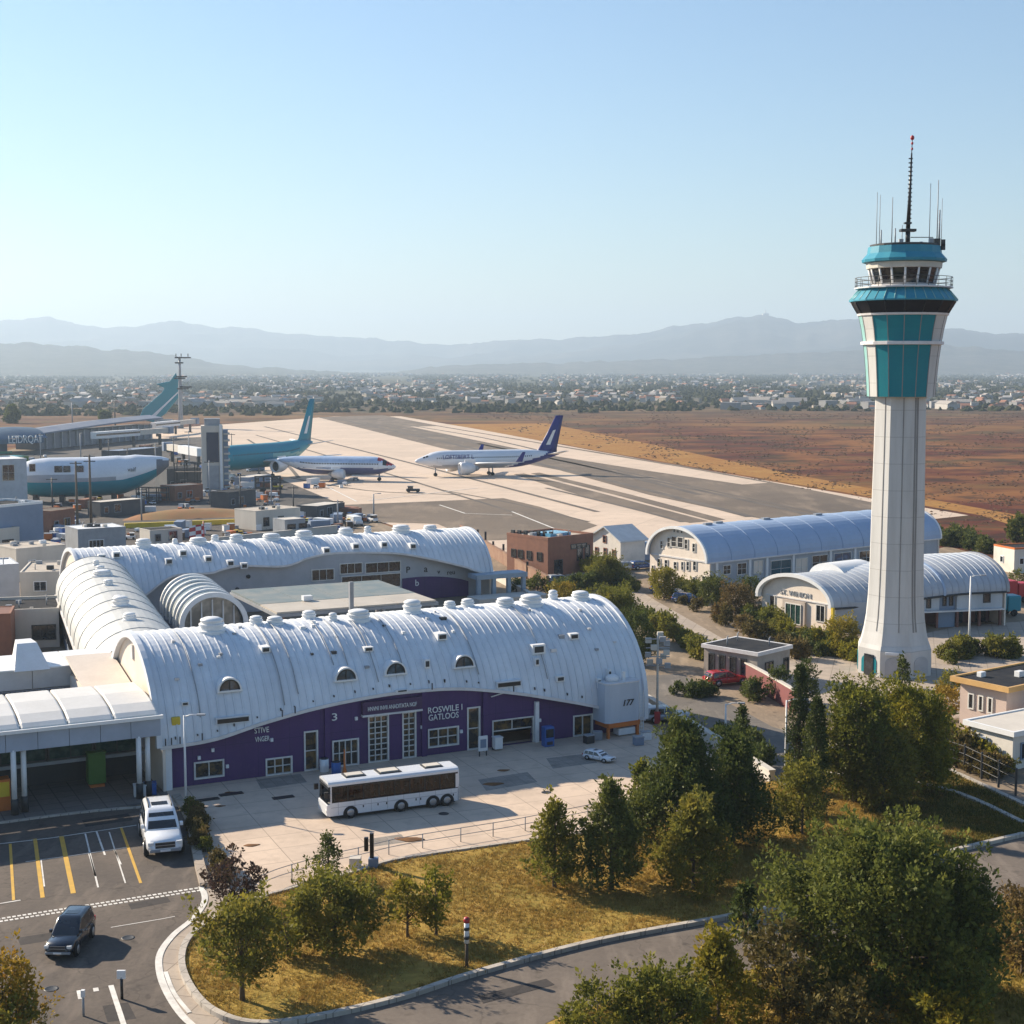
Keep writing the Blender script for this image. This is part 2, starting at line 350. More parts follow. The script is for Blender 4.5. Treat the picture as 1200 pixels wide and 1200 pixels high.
# car park
P_pk=[(-60,975),(0,966),(110,952),(214,944),(226,975),(236,1018),(241,1042),(238,1062),(215,1085),(193,1108),(186,1130),(192,1160),(212,1190),(260,1240),(-60,1260)]
sheet('car_park',Gs(P_pk),.06,M_asph)
# pavement strip between the road and the lawn
sheet('pavement',Gs([(180,1115),(200,1090),(222,1068),(236,1040),(232,1010),(222,960),(245,955),(290,1030),(330,1040),(300,1062),(250,1078),(222,1100),(214,1128),(226,1162),(262,1200),(230,1235),(196,1180)]),.05,M_path)
P_pl=[(150,935),(190,925),(470,888),(758,848),(800,868),(870,905),(820,948),(705,975),(600,990),(470,1008),(420,1022),(308,1052),(276,1042),(246,985),(222,950)]
sheet('plaza',Gs(P_pl),.10,M_plaza)
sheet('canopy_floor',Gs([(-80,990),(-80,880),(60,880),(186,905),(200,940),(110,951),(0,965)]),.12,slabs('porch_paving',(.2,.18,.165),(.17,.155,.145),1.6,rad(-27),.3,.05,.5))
K_lawn=[(312,1053),(265,1072),(226,1098),(213,1126),(222,1158),(250,1188),(300,1203),(372,1195),(470,1172),(560,1143),(700,1106),(850,1078),(930,1060),(1000,1037),(1090,1007),(1200,980)]
LW=[(312,1053),(420,1024),(470,1010),(600,991),(705,976),(830,945),(900,918),(980,880),(1060,870),(1110,900),(1200,948),(1290,990)]
lawn_poly=[G(*p) for p in LW]+[G(*p) for p in [(1290,955),(1200,980),(1090,1007),(1000,1037),(930,1060),(850,1078),(700,1106),(560,1143),(470,1172),(372,1195),(300,1203),(250,1188),(222,1158),(213,1126),(226,1098),(265,1072)]]
sheet('lawn',lawn_poly,.14,M_lawn)
sheet('green_lawn',Gs([(985,925),(1060,895),(1110,905),(1200,950),(1280,985),(1200,978),(1110,998),(1040,975)]),.16,M_lawn2)
K2=[(250,1260),(372,1196),(470,1173),(560,1144),(700,1107),(850,1079),(930,1061),(1000,1038),(1090,1008),(1200,981),(1290,958)]
sheet('road',Gs(K2)+Gs([(1290,1020),(1180,1057),(1060,1100),(930,1130),(800,1150),(660,1190),(560,1240),(420,1290)]),.05,M_road)
sheet('near_bank',Gs([(1290,1022),(1180,1059),(1060,1102),(930,1132),(800,1152),(660,1192),(560,1242),(500,1330),(1400,1400)]),.12,M_lawn)
# access road on the right and the shaded lane beside the hall
sheet('access_road',Gs([(652,668),(704,664),(735,684),(772,706),(846,748),(920,788),(1000,798),(1110,808),(1300,815),(1300,850),(1120,842),(960,838),(880,802),(800,752),(742,712),(700,694)]),.03,M_path)
sheet('side_lane',Gs([(752,792),(800,790),(850,822),(905,852),(960,868),(1120,905),(1260,960),(1260,990),(1100,925),(960,908),(905,915),(830,868),(756,820)]),.03,asphalt('lane_asphalt',(.13,.12,.11),(.2,.175,.15)))
sheet('tower_forecourt',Gs([(880,760),(960,765),(1010,758),(1120,735),(1300,720),(1300,775),(1130,790),(1100,815),(1000,812),(930,790)]),.045,M_path)
# kerbs, each run one object
def kerb(name,pts,w=.32,h=.3,m=None,n=6):
    o=sweep(MB(),cat_rom([G(*p) for p in pts],n),w,0,h).build(name,m or M_kerb); o['kind']='structure'; return o
kerb('lawn_kerb',K_lawn,.4,.32)
kerb('plaza_kerb',[(308,1053),(420,1023),(470,1009),(600,990),(705,975),(820,948)],.28,.26)
kerb('lane_kerb',[(756,822),(830,869),(905,915),(960,909),(1100,926),(1200,968)],.5,.35)
kerb('garden_kerb',[(1095,897),(1150,922),(1210,950)],.5,.3)
kerb('porch_kerb',[(-60,975),(0,966),(110,952),(214,944)],.3,.2)
kerb('planter_kerb',[(206,935),(222,962),(232,1008),(240,1040)],.7,.35,M_path)
# road markings
def stripe(name,pts,w,m=M_line,z=.075,n=5):
    o=sweep(MB(),cat_rom([G(*p) for p in pts],n) if n>1 else [G(*p) for p in pts],w,z-.004,z).build(name,m); o['kind']='structure'; return o
stripe('edge_line',[(236,1040),(240,1056),(228,1076),(204,1096),(188,1118),(187,1140),(196,1165),(214,1192),(240,1215)],.42,z=.085)
stripe('edge_line',[(194,1140),(204,1165),(222,1188)],.25,z=.08)
mb=MB()
for k in range(40):
    for r_ in (0,1):
        t=(k+.5*r_)/40; x=-10+t*244; y=1081-38*t+ (1.6 if r_ else -1.6)
        a=G(x,y); b=G(x+4.2,y-.65); sweep(mb,[a,b],.26,.071,.076)
o=mb.build('stop_line',M_line); o['kind']='structure'
for pts,w_,mm in (([(12,990),(16,1056)],.2,M_yline),([(41,984),(50,1053)],.28,M_yline),([(72,981),(86,1048)],.34,M_yline),([(100,978),(115,1041)],.12,M_line),([(113,975),(123,1003)],.14,M_line),([(104,1000),(112,1028)],.12,M_line),([(128,976),(147,1036)],.1,M_line),([(142,971),(165,1036)],.2,M_yline),([(134,997),(142,1014)],.1,M_line),([(-10,991),(60,983),(160,968)],.12,M_line),([(30,1011),(90,1003),(150,994)],.1,M_line),([(48,1008),(52,1040)],.1,M_line),([(0,1060),(24,1056)],.15,M_line),([(130,1156),(146,1205)],.3,M_line),([(92,1162),(94,1172)],.22,M_line),([(112,1159),(113,1163)],.3,M_line),([(130,1088),(190,1078),(205,1075)],.08,M_line)):
    stripe('bay_line',pts,w_,mm,n=1)
for pts in ([(430,587),(560,572)],[(366,562),(418,588)],[(515,592),(545,602),(600,604)],[(700,640),(600,600)]): stripe('apron_line',pts,.5,M_line,.1,1)
M_patch=asphalt('asphalt_patch',(.045,.042,.042),(.07,.06,.055))
for pts in ([(20,1100),(60,1094),(66,1102),(24,1109)],[(150,1060),(196,1052),(200,1058),(154,1067)],[(120,1180),(150,1176),(160,1195),(126,1199)],[(560,1168),(640,1148),(650,1155),(566,1177)],[(96,962),(150,954),(156,962),(100,970)]): sheet('asphalt_patch',Gs(pts),.064,M_patch)
M_patch2=slabs('worn_slab',(.33,.29,.25),(.27,.24,.21),1.0,rad(-24),.6,.02,.5,.9)
for pts in ([(300,915),(352,908),(360,918),(306,926)],[(560,915),(618,906),(630,918),(570,928)],[(640,890),(690,884),(700,895),(648,902)],[(430,985),(470,979),(478,988),(436,994)]): sheet('worn_slab_patch',Gs(pts),.104,M_patch2)
for k,(px,py,zz,lb) in enumerate(((150,1100,.066,'round manhole cover on the road right of the dark SUV'),(60,1160,.066,'round manhole cover on the road near the bottom left'),(520,955,.106,'round manhole cover on the plaza near the bus'),(640,930,.106,'round manhole cover on the plaza right of the bus'))):
    o=MB().lathe([(.02,0),(.42,0),(.42,.012),(.34,.012),(.33,.006),(.02,.006)],18).build('manhole_cover',M_dark,None,(*G(px,py),zz)); tag(o,lb,'manhole cover')
# ------------------------------------------------------------------ hills and mountains
def rock(name,a,b_,s):
    m,nt,b,v=newmat(name)
    c=_mix(nt,_ramp(nt,_noise(nt,v,s,7,.65),.42,.6),a,b_)
    c=_mix(nt,_ramp(nt,_noise(nt,v,s*6,5,.7),.45,.65,0,.7),c,dk(a,.6))
    nt.links.new(c,b.inputs['Base Color']); b.inputs['Roughness'].default_value=1; b.inputs['Specular IOR Level'].default_value=.05
    return m
def range_(name,ridge,dep,thick_f,thick_b,m,nx=620,ny=48,amp=.3,seed=0):
    xs=np.array([p[0] for p in ridge],float); ys=np.array([p[1] for p in ridge],float)
    V=[]; 
    for i in range(nx+1):
        px=xs[0]+(xs[-1]-xs[0])*i/nx; py=float(np.interp(px,xs,ys))+2.6*mnoise.noise(Vector((px*.045,seed,1)))+1.3*mnoise.noise(Vector((px*.13,seed,2)))+.7*mnoise.noise(Vector((px*.33,seed,3))); Y=dep(px); X,_,Z=D(px,py,Y); ux,uy=X/math.hypot(X,Y),Y/math.hypot(X,Y)
        for j in range(ny+1):
            t=j/ny*2-1   # -1 front foot, 0 ridge, 1 back foot
            s=t*(thick_f if t<0 else thick_b)
            x,y=X+ux*s,Y+uy*s
            nz=mnoise.fractal(Vector((x*.0007+seed,y*.0007,seed)),1.0,2.1,6)
            rg=abs(mnoise.noise(Vector((x*.0011+seed,y*.00045,3))))+.5*abs(mnoise.noise(Vector((x*.003,y*.0012+seed,5))))
            prof=(1-abs(t))**1.25
            side=min(1,abs(t)*4)
            z=Z*prof*(1+ side*(amp*nz-.85*rg*(1-abs(t)))) + (1-side)*Z*.05*nz
            V.append((x,y,max(z,-2)))
    fs=[(i*(ny+1)+j,(i+1)*(ny+1)+j,(i+1)*(ny+1)+j+1,i*(ny+1)+j+1) for i in range(nx) for j in range(ny)]
    o=MB().add(V,fs,0,True).build(name,m); o['kind']='structure'; return o
RG=[(-700,372),(-400,384),(-150,378),(0,376),(25,375),(55,371),(78,376),(100,381),(125,383),(150,384),(175,380),(200,376),(222,380),(250,384),(280,383),(305,387),(330,391),(350,391),(380,394),(410,396),(440,397),(470,400),(500,402),(530,404),(555,402),(580,399),(610,398),(640,398),(670,396),(700,393),(730,391),(760,388),(780,384),(800,381),(825,377),(850,373),(870,370),(890,369),(905,371),(930,379),(950,378),(970,375),(990,374),(1010,373),(1030,372),(1050,376),(1075,380),(1100,384),(1125,385),(1150,388),(1165,391),(1200,391),(1350,386),(1600,392),(1900,380)]
range_('mountains',RG,lambda px:14000 if px<450 else (14000-(px-450)*6.4 if px<1000 else 10480),3800,3000,rock('mountain_slope',(.035,.042,.045),(.10,.092,.08),.0012),amp=.28)
range_('left_hills',[(-700,385),(-300,395),(-80,400),(0,402),(30,402),(60,405),(90,406),(120,410),(150,412),(185,413),(215,419),(260,427),(320,431),(400,436),(470,441)],lambda px:7200,1900,1200,rock('hill_slope',(.045,.05,.036),(.10,.095,.075),.012),nx=240,amp=.2,seed=7)
range_('far_hills',[(420,443),(520,428),(600,426),(700,424),(800,420),(860,417),(960,412),(1030,410),(1100,404),(1140,408),(1200,412),(1400,400),(1700,405)],lambda px:7800,1300,1200,rock('foothill_slope',(.05,.05,.036),(.12,.105,.08),.012),nx=240,amp=.35,seed=3)
# hilltop monument
X,Y,Z=D(897,369,11140); t=thing('hilltop_monument','tiny pale spire standing on the highest hilltop at right','monument',(X,Y,Z-10),0); t.scale=(1.65,)*3
MB().box(-14,14,-10,10,-4,12).build('base',M_conc,t); MB().lathe([(5,12),(4,20),(1.6,22),(.9,34),(.2,36)],8).build('spire',M_conc,t)
# haze: one even box of air
hz=MB().box(-17500,17500,-50,17900,-3,HAZE_TOP).build('haze',newmat('haze_air')[0]); hz['kind']='stuff'
nt=hz.active_material.node_tree; nt.nodes.remove(nt.nodes['Principled BSDF'])
pv=nt.nodes.new('ShaderNodeVolumePrincipled'); pv.inputs['Color'].default_value=(*HAZE_COL,1); pv.inputs['Density'].default_value=HAZE_D; pv.inputs['Anisotropy'].default_value=HAZE_G
nt.links.new(pv.outputs[0],nt.nodes['Material Output'].inputs['Volume'])
# ================================================================== terminal
A=Vector(G(190,930)); B=Vector(G(755,857)); ANG=math.atan2((B-A).y,(B-A).x); LM=(B-A).length
U2=Vector((math.cos(ANG),math.sin(ANG))); N2=Vector((-U2.y,U2.x))
def loc(p): d=Vector((p[0],p[1]))-A; return (d.dot(U2),d.dot(N2))
def LG(px,py,z=0.0): return loc(G(px,py,z))
def W2(s,n): p=A+U2*s+N2*n; return (p.x,p.y)
def FW(px,py,yw):
    d=ray(px,py); t=(yw+N2.dot(A))/(d[0]*N2.x+d[1]*N2.y); return (loc((d[0]*t,d[1]*t))[0],CH+d[2]*t)
def interp(pts): xs=[p[0] for p in pts]; ys=[p[1] for p in pts]; return lambda x: float(np.interp(x,xs,ys))
def smooth(pts,n=6): return interp(cat_rom(pts,n))
class Vault:
    def __init__(s,L,w,h,z0): s.L,s.w,s.h,s.z0=L,w,h,z0
    def pt(s,a,off=0.0):
        w,h=s.w,s.h
        if a<0: return (-off,s.z0+a*h)
        if a>PI: return (2*w+off,s.z0-(a-PI)*h)
        return (w-(w+off)*math.cos(a),s.z0+(h+off)*math.sin(a))
    def a_of(s,z): return math.asin(max(-1,min(1,(z-s.z0)/s.h))) if z>s.z0 else (z-s.z0)/s.h
    def roof(s,mb,ef,eb,seam=1.1,nt=30,x0=None,x1=None,sh=.07,xform=None):
        x0=0 if x0 is None else x0; x1=s.L if x1 is None else x1; n=max(1,round((x1-x0)/seam)); xs=[]
        for i in range(n):
            c=x0+(x1-x0)*i/n; d=(x1-x0)/n
            xs+=[(c,sh),(c+.09,sh),(c+.10,-.03),(c+d*.3,0),(c+d*.65,0),(c+d-.01,-.03)]
        xs.append((x1,sh)); rings=[]
        for x,o in xs:
            a0=s.a_of(ef(x)); a1=PI-s.a_of(eb(x)); ring=[]
            for k in range(nt+1):
                y,z=s.pt(a0+(a1-a0)*k/nt,o); ring.append((x,y,z))
            rings.append(ring)
        mb.loft(rings,closed=False,caps=False,sm=False); return mb
    def arch(s,mb,x0,x1,ef,eb,th=.35,off=.12,nt=30,mi=0):
        rings=[]
        a0=s.a_of(ef); a1=PI-s.a_of(eb)
        for k in range(nt+1):
            a=a0+(a1-a0)*k/nt; (y,z),(y2,z2)=s.pt(a,off),s.pt(a,-th)
            rings.append([(x0,y,z),(x1,y,z),(x1,y2,z2),(x0,y2,z2)])
        mb.loft(rings,sm=False,mi=mi); return mb
    def eave(s,mb,f,x0,x1,n=80,th=.3,out=.16,back=False):
        rings=[]
        for i in range(n+1):
            x=x0+(x1-x0)*i/n; a=s.a_of(f(x)); y,z=s.pt(a,0)
            if back: y=2*s.w-y
            q=-1 if back else 1
            rings.append([(x,y-q*out,z-th*.55),(x,y-q*out,z+th*.45),(x,y+q*.25,z+th*.3),(x,y+q*.25,z-th*.55)])
        mb.loft(rings,sm=False); return mb
    def gable(s,mb,x,th=.25,inset=.1,nt=30,zb=0.0):
        poly=[]
        for k in range(nt+1):
            y,z=s.pt(PI*k/nt,-inset); poly.append((y,z))
        poly=[(poly[0][0],zb)]+poly+[(poly[-1][0],zb)]
        n=len(poly); v=[(x,y,z) for y,z in poly]+[(x+th,y,z) for y,z in poly]
        mb.add(v,[(i,(i+1)%n,n+(i+1)%n,n+i) for i in range(n)]+[tuple(range(n)),tuple(range(2*n-1,n-1,-1))]); return mb
def vent(parent,x,y,z,r,tall,name='roof_vent'):
    r*=.82; tall*=.62
    p=[(r*1.15,-.5),(r*1.15,.12),(r*.95,.2),(r*.95,.2+tall*.45),(r*1.05,.22+tall*.47),(r*1.05,.3+tall*.55),(r*.85,.33+tall*.57),(r*.85,.35+tall*.8)]
    o=MB().lathe(p,22,(x,y,z),sm=False).build(name,M_white,parent)
    c=MB().lathe([(r*.92,.33+tall*.8),(r*.92,.45+tall*.85),(r*.6,.5+tall*1.0),(r*.15,.5+tall*1.08),(.02,.5+tall*1.08)],22,(x,y,z)).build('cap',M_white,o)
    return o
# ---- main hall
V1=Vault(LM,10.0,9.5,2.5)
ef1=smooth(sorted(FW(px,py,.3) for px,py in [(190,877),(250,867),(310,848),(370,832),(430,820),(480,813),(540,809),(600,813),(650,820),(700,829),(755,843)]))
TH1=thing('terminal_hall','long white vaulted terminal hall with a wavy eave over a purple front wall','terminal building',(*A,.1),ANG)
rb=MB(); V1.roof(rb,ef1,lambda x:2.0,.74,34,sh=.05); rb.build('roof',M_roof,TH1)
V1.eave(MB(),ef1,-.05,LM+.05).build('eave_trim',M_trim,TH1)
ar=MB(); V1.arch(ar,-.35,.12,ef1(0),0,.4,.2); ar.build('arch_rim',M_roof,TH1)
ar=MB(); V1.arch(ar,LM-.1,LM+.35,max(.6,ef1(LM)),0,.4,.2); ar.build('arch_rim',M_roof,TH1)
V1.gable(MB(),.15).build('gable',M_cream,TH1); V1.gable(MB(),LM-.4).build('gable',M_cream,TH1)
gw=MB(); gw.box(-.02,.16,10.3,11.0,9.6,10.9); gw.build('vent_grille',M_trim,TH1)
YW=.9
# openings in the purple wall: (left px, right px at mid height, top py, bottom py) read on the wall plane
def op(l,r,t,b):
    s0,_=FW(l,(t+b)/2,YW); s1,_=FW(r,(t+b)/2,YW); m=(l+r)/2; _,z1=FW(m,t,YW); _,z0=FW(m,b,YW); return (s0,s1,max(0.02,z0-.1),z1-.1)
OPS=[('window',op(228,262,892,911),2,1),('window',op(312,342,888,915),3,2),('door',op(357,372,857,909),1,2),('window',op(390,420,867,908),4,2),('tall_window',op(432,455,832,899),3,9),('tall_window',op(472,487,828,892),2,9),('window',op(502,537,853,874),3,2),('door',op(548,562,829,883),1,2),('garage',op(578,624,843,876),1,1),('window',op(672,694,838,864),2,1)]
xs=sorted(set([.35,LM-.5]+[q for _,o,_,_ in OPS for q in o[:2]]+[.35+i*1.5 for i in range(1,31)])); zs=sorted(set([0,6.35]+[q for _,o,_,_ in OPS for q in o[2:]]))
wm=MB()
for i in range(len(xs)-1):
    for j in range(len(zs)-1):
        cx,cz=(xs[i]+xs[i+1])/2,(zs[j]+zs[j+1])/2
        if any(o[0]<cx<o[1] and o[2]<cz<o[3] for _,o,_,_ in OPS): continue
        wm.add([(xs[i],YW,zs[j]),(xs[i+1],YW,zs[j]),(xs[i+1],YW,zs[j+1]),(xs[i],YW,zs[j+1])],[(0,1,2,3)])
for _,o,_,_ in OPS:
    s0,s1,z0,z1=o
    for q in ([(s0,YW,z0),(s0,YW+.45,z0),(s0,YW+.45,z1),(s0,YW,z1)],[(s1,YW,z0),(s1,YW+.45,z0),(s1,YW+.45,z1),(s1,YW,z1)],[(s0,YW,z0),(s1,YW,z0),(s1,YW+.45,z0),(s0,YW+.45,z0)],[(s0,YW,z1),(s1,YW,z1),(s1,YW+.45,z1),(s0,YW+.45,z1)]): wm.add(q,[(0,1,2,3)])
wm.build('wall',M_purple,TH1)
M_shop=glassmat('shop_glass',(.012,.014,.016),.06,(.16,.095,.03),1.1)  # yellow brown blotches in the base colour imitate warm reflections in the panes
for k,o,nx,nz in OPS:
    s0,s1,z0,z1=o
    if k=='garage':
        f=MB()
        for a in ((s0-.12,s0,0.0,z1+.12),(s1,s1+.12,0.0,z1+.12),(s0,s1,z1,z1+.12)): f.box(a[0],a[1],YW-.08,YW+.3,a[2],a[3])
        f.box(s0,s1,YW+.2,YW+.3,z1-1.05,z1-.95); f.box((s0+s1)/2-.05,(s0+s1)/2+.05,YW+.2,YW+.3,z1-.95,z1)
        fo=f.build('garage_door_frame',M_frame,TH1); MB().box(s0,s1,YW+.24,YW+.27,z1-.95,z1).build('pane',M_shop,fo)
        MB().box(s0-3,s1+3,YW+4.5,YW+4.6,0,5).build('inner_wall',M_dark,TH1)
    else:
        window(TH1,(s0-.06,YW+.22,z0-.06),(1,0),(0,-1),s1-s0+.12,z1-z0+.12,nx,nz,M_frame,M_shop,k,.14,.3,.07)
# pilasters, downpipes, lamps
def spx(px,py=860): return FW(px,py,YW)[0]
for px in (383,496.5,568): s=spx(px); MB().box(s-.25,s+.25,YW-.22,YW+.02,0,min(6.3,ef1(s)-.1)).build('pilaster',M_purple,TH1)
s=spx(628); MB().box(s-.2,s+.2,YW-.3,YW,0,ef1(s)-.6).build('downpipe',M_white,TH1)
s=spx(194); MB().box(s-.35,s+.35,YW-.6,YW,0,ef1(s)).build('corner_post',M_white,TH1)
for px,py in ((540,858),(494,853),(417,843),(233,889),(266,899),(632,845),(318,868),(249,880)):
    s,z=FW(px,py,YW); MB().box(s-.12,s+.12,YW-.2,YW,z-.15,z+.15).build('wall_lamp',M_white,TH1)
MB().tube([(spx(575),YW-.12,4.9),(spx(590),YW-.12,5.15),(spx(622),YW-.12,5.05)],.06,6).build('conduit',M_white,TH1)
# sign board over the tall windows and lettering
(s0,za),(s1,zb)=FW(425,831,YW-.35),FW(494,820,YW-.35)
MB().box(s0,s1,YW-.42,YW-.02,zb-.95,zb+.22).build('sign_board',mat('sign_board_purple',(.07,.03,.09),.6),TH1)
MB().box(s0-.05,s1+.05,YW-.5,YW-.02,zb-1.12,zb-.953).build('sign_ledge',M_trim,TH1)
text('board_lettering','HNVNI INVII ANADITATA NOF',.55,M_white,TH1,(s0+.45,YW-.45,zb-.6),(1,0,0),w=s1-s0-1.0)
for st,l,r_,b,h in (('ROSWILE I',501,541,837.5,.8),('GATLOOS',502,537,846,.8),('STIVE',298,315,861,.7),('VNGER',299,316,871,.65),('3',388,394,846,.95)):
    a0,z=FW(l,b,YW-.1); a1,_=FW(r_,b,YW-.1); text('wall_lettering',st,h,M_white,TH1,(a0,YW-.1,z),(1,0,0),w=a1-a0)
def on_vault(V,px,py,ox=0,oy=0,org=None,ang=None):
    d=ray(px,py); o=Vector((0,0,CH)); org=org or TH1.location; ang=ANG if ang is None else ang
    c_,s_=math.cos(ang),math.sin(ang); t=40.0
    while t<400:
        p=o+Vector(d)*t-Vector(org); lx,ly=p.x*c_+p.y*s_,-p.x*s_+p.y*c_
        if ((ly-V.w)/V.w)**2+(max(0,p.z-V.z0)/V.h)**2<1 and p.z<V.z0+V.h: return lx,ly,p.z
        t+=.1
def yat(V,z): return V.w-V.w*math.cos(V.a_of(z)) if z>V.z0 else 0.0
# half-round dormers
for px,py in ((266,800),(402,788),(460,781),(540,773)):
    x,y,z=on_vault(V1,px,py); w_=.98; z-=.6; y0=yat(V1,z)-.22
    d=MB(); ringf=[]; ringb=[]
    for k in range(17):
        a=PI*k/16; ringf.append((x+w_*1.12*math.cos(a),y0-.12,z+1.2*math.sin(a))); ringb.append((x+w_*1.12*math.cos(a),y0+2.4,z+1.2*math.sin(a)))
    n=len(ringf); d.add(ringf+ringb,[(k,k+1,n+k+1,n+k) for k in range(n-1)])
    inn=[(x+w_*.9*math.cos(PI*k/16),y0-.12,z+.1+.93*math.sin(PI*k/16)) for k in range(17)]
    d.add(ringf+inn,[(k,k+1,n+k+1,n+k) for k in range(n-1)]); d.box(x-w_*1.15,x+w_*1.15,y0-.2,y0+.3,z-.05,z+.1)
    do=d.build('dormer',M_white,TH1)
    g=[(p[0],p[1]+.1,p[2]) for p in inn]; MB().add(g,[tuple(range(n))]).build('pane',glassmat('dormer_glass',(.05,.07,.09),.05),do)
    mm=MB(); mm.box(x-.04,x+.04,y0-.1,y0-.02,z+.1,z+1.03)
    rr=[]; 
    for k in range(17):
        a=PI*k/16; rr.append([(x+w_*q*math.cos(a),y0-.16+yy,z+.1+.93*q/.9*math.sin(a)) for q,yy in ((.82,0),(.93,0),(.93,.08),(.82,.08))])
    mm.loft(rr,sm=False); mm.build('window_bar',M_black,do)
# ridge ventilators
def ridge_x(V,org,ang,px,y,z):
    lo,hi=-20.0,120.0
    for _ in range(50):
        m=(lo+hi)/2; X=org[0]+m*math.cos(ang)-y*math.sin(ang); Y=org[1]+m*math.sin(ang)+y*math.cos(ang); zz=org[2]+z-CH
        cf=Y*math.cos(TH)-zz*math.sin(TH)
        if 600+F*X/cf<px: lo=m
        else: hi=m
    return lo
for px,r_,tl,dy in ((248,1.35,1.25,-1.2),(300,.75,.5,0),(322,.9,.35,-.5),(362,.8,.5,.8),(390,.5,.4,-1),(420,1.3,.75,-1.3),(483,1.1,1.2,-.3),(527,.7,.35,.5),(548,.8,.5,.5),(592,1.1,.5,-.6),(622,1.35,.85,-1.0),(648,.6,.8,.6),(680,1.1,.55,-.4)):
    y=10+dy; x=ridge_x(V1,TH1.location,ANG,px,y,12.2); z=V1.z0+V1.h*math.sqrt(1-(dy/10)**2); vent(TH1,x,y,z-.05,r_,tl)
for px,py,a,b in ((670,745,.5,.55),(628,760,.7,.9),(655,795,.45,.5),(309,760,.4,.5),(515,745,.5,.6),(430,760,.45,.4),(498,777,.25,.8),(627,775,.2,.7),(216,824,.3,.3),(470,809,.6,.2),(700,800,.2,.9),(712,790,.15,1.0)):
    x,y,z=on_vault(V1,px,py); y=yat(V1,z-b*.5)-.1; h=MB(); h.box(x-a,x+a,y-.12,y+1.2,z-b*.5,z+b*.55); h.box(x-a*.7,x+a*.7,y-.16,y-.1,z-b*.3,z+b*.35,1); h.build('roof_hatch',[M_white,M_dark],TH1)
for px,py,w_ in ((272,843,1.5),(595,801,1.3)):
    x,y,z=on_vault(V1,px,py); y=yat(V1,z-.3)-.1; h=MB(); h.box(x-w_,x+w_,y-.1,y+.5,z-.3,z+.3); h.box(x-w_+.12,x+w_-.12,y-.15,y-.05,z-.2,z+.18,1); h.build('roof_louvre',[M_roof,M_black],TH1)
x,y,z=on_vault(V1,206,844); MB().box(x-.4,x+.35,y-.25,y+.4,z-.4,z+.3).build('roof_beacon',M_yellow,TH1,bevel=.1)
for px in (193,200,210,236,330,345,505,600):
    s,z=FW(px,878,.2); MB().box(s-.04,s+.04,-.22,-.1,ef1(s)+.2,ef1(s)+.8).build('snow_guard',M_dark,TH1)
rf=random.Random(5)
for k in range(30):
    s=rf.uniform(1.5,LM-2); a=rf.uniform(max(.55,V1.a_of(ef1(s))+.12),1.5); y,z=V1.pt(a,.06); q=rf.uniform(.1,.28)
    MB().box(s-q,s+q*rf.uniform(.5,1.6),y-.12,y+q*1.5,z-q*.6,z+q*.7).build('roof_fixture',rf.choice((M_dark,M_grey,M_white,M_trim)),TH1)
for k in range(26):
    s=1+(k+rf.uniform(-.4,.4))*(LM-2.5)/25; e=ef1(s)+.55; MB().box(s-.04,s+.04,yat(V1,e)-.14,yat(V1,e)+.1,e,e+rf.uniform(.08,.3)).build('snow_guard',M_dark,TH1)
for k in range(9):
    s=rf.uniform(3,LM-3); rg=[]
    a0=V1.a_of(ef1(s)+rf.uniform(.8,3)); 
    for i in range(9):
        y,z=V1.pt(a0+(1.5-a0)*i/8,.16); rg.append((s+rf.uniform(-.03,.03),y,z))
    MB().tube(rg,.045,5).build('roof_cable',M_grey,TH1)
# ---- rear hall
def hall_origin(s,n): p=W2(s,n); return (p[0],p[1],.05)
V2=Vault(62.5,9.2,8.0,2.0); RH0=hall_origin(9.4,84)
RH=thing('rear_terminal_hall','farther white vaulted hall at the back of the courtyard with a wavy eave','terminal building',RH0,ANG)
def FW2(px,py,y): s,z=FW(px,py,84+y); return (s-9.4,z)
ef2=smooth(sorted(FW2(px,py,.3) for px,py in [(172,697),(193,682),(212,675),(249,673),(264,669),(287,665),(337,665),(368,656),(400,651),(440,650),(475,651),(512,657),(550,666),(561,670)])+[(70,1.5)])
rb=MB(); V2.roof(rb,ef2,lambda x:2.0,.9,24,sh=.06); rb.build('roof',M_roof,RH)
V2.eave(MB(),ef2,-.05,62.5).build('eave_trim',M_trim,RH)
V2.arch(MB(),-.3,.1,1,0,.35,.18).build('arch_rim',M_roof,RH); V2.arch(MB(),62.4,62.8,ef2(62),0,.35,.18).build('arch_rim',M_roof,RH)
V2.gable(MB(),.15).build('gable',M_cream,RH); V2.gable(MB(),62.1).build('gable',M_cream,RH)
MB().box(.4,62,3.0,3.3,0,7.85).build('wall',mat('grey_wall_panel',(.42,.43,.46),.7,vs=.3),RH)
s0,_=FW2(472,690,2.8); s1,_=FW2(549,690,2.8)
pw=MB(); pl=[(s0,0),(s1,0),(s1,2.3)]+[(s1+(s0-s1)*k/10,2.3+1.2*math.sin(PI*(k/10)**.8*.62)) for k in range(1,11)]
pw.add([(x,2.8,z) for x,z in pl]+[(x,3.02,z) for x,z in pl],[tuple(range(len(pl)))]+[(i,(i+1)%len(pl),len(pl)+(i+1)%len(pl),len(pl)+i) for i in range(len(pl))])
pw.build('purple_panel',M_purple,RH)
for l,r_,t,b in ((398,425,661,672),(428,470,660,670),(400,470,676,688),(365,392,668,680)):
    a0,z1=FW2(l,t,2.9); a1,z0=FW2(r_,b,2.9); window(RH,(a0,3.0,z0),(1,0),(0,-1),a1-a0,z1-z0,3,1,M_frame,M_glass)
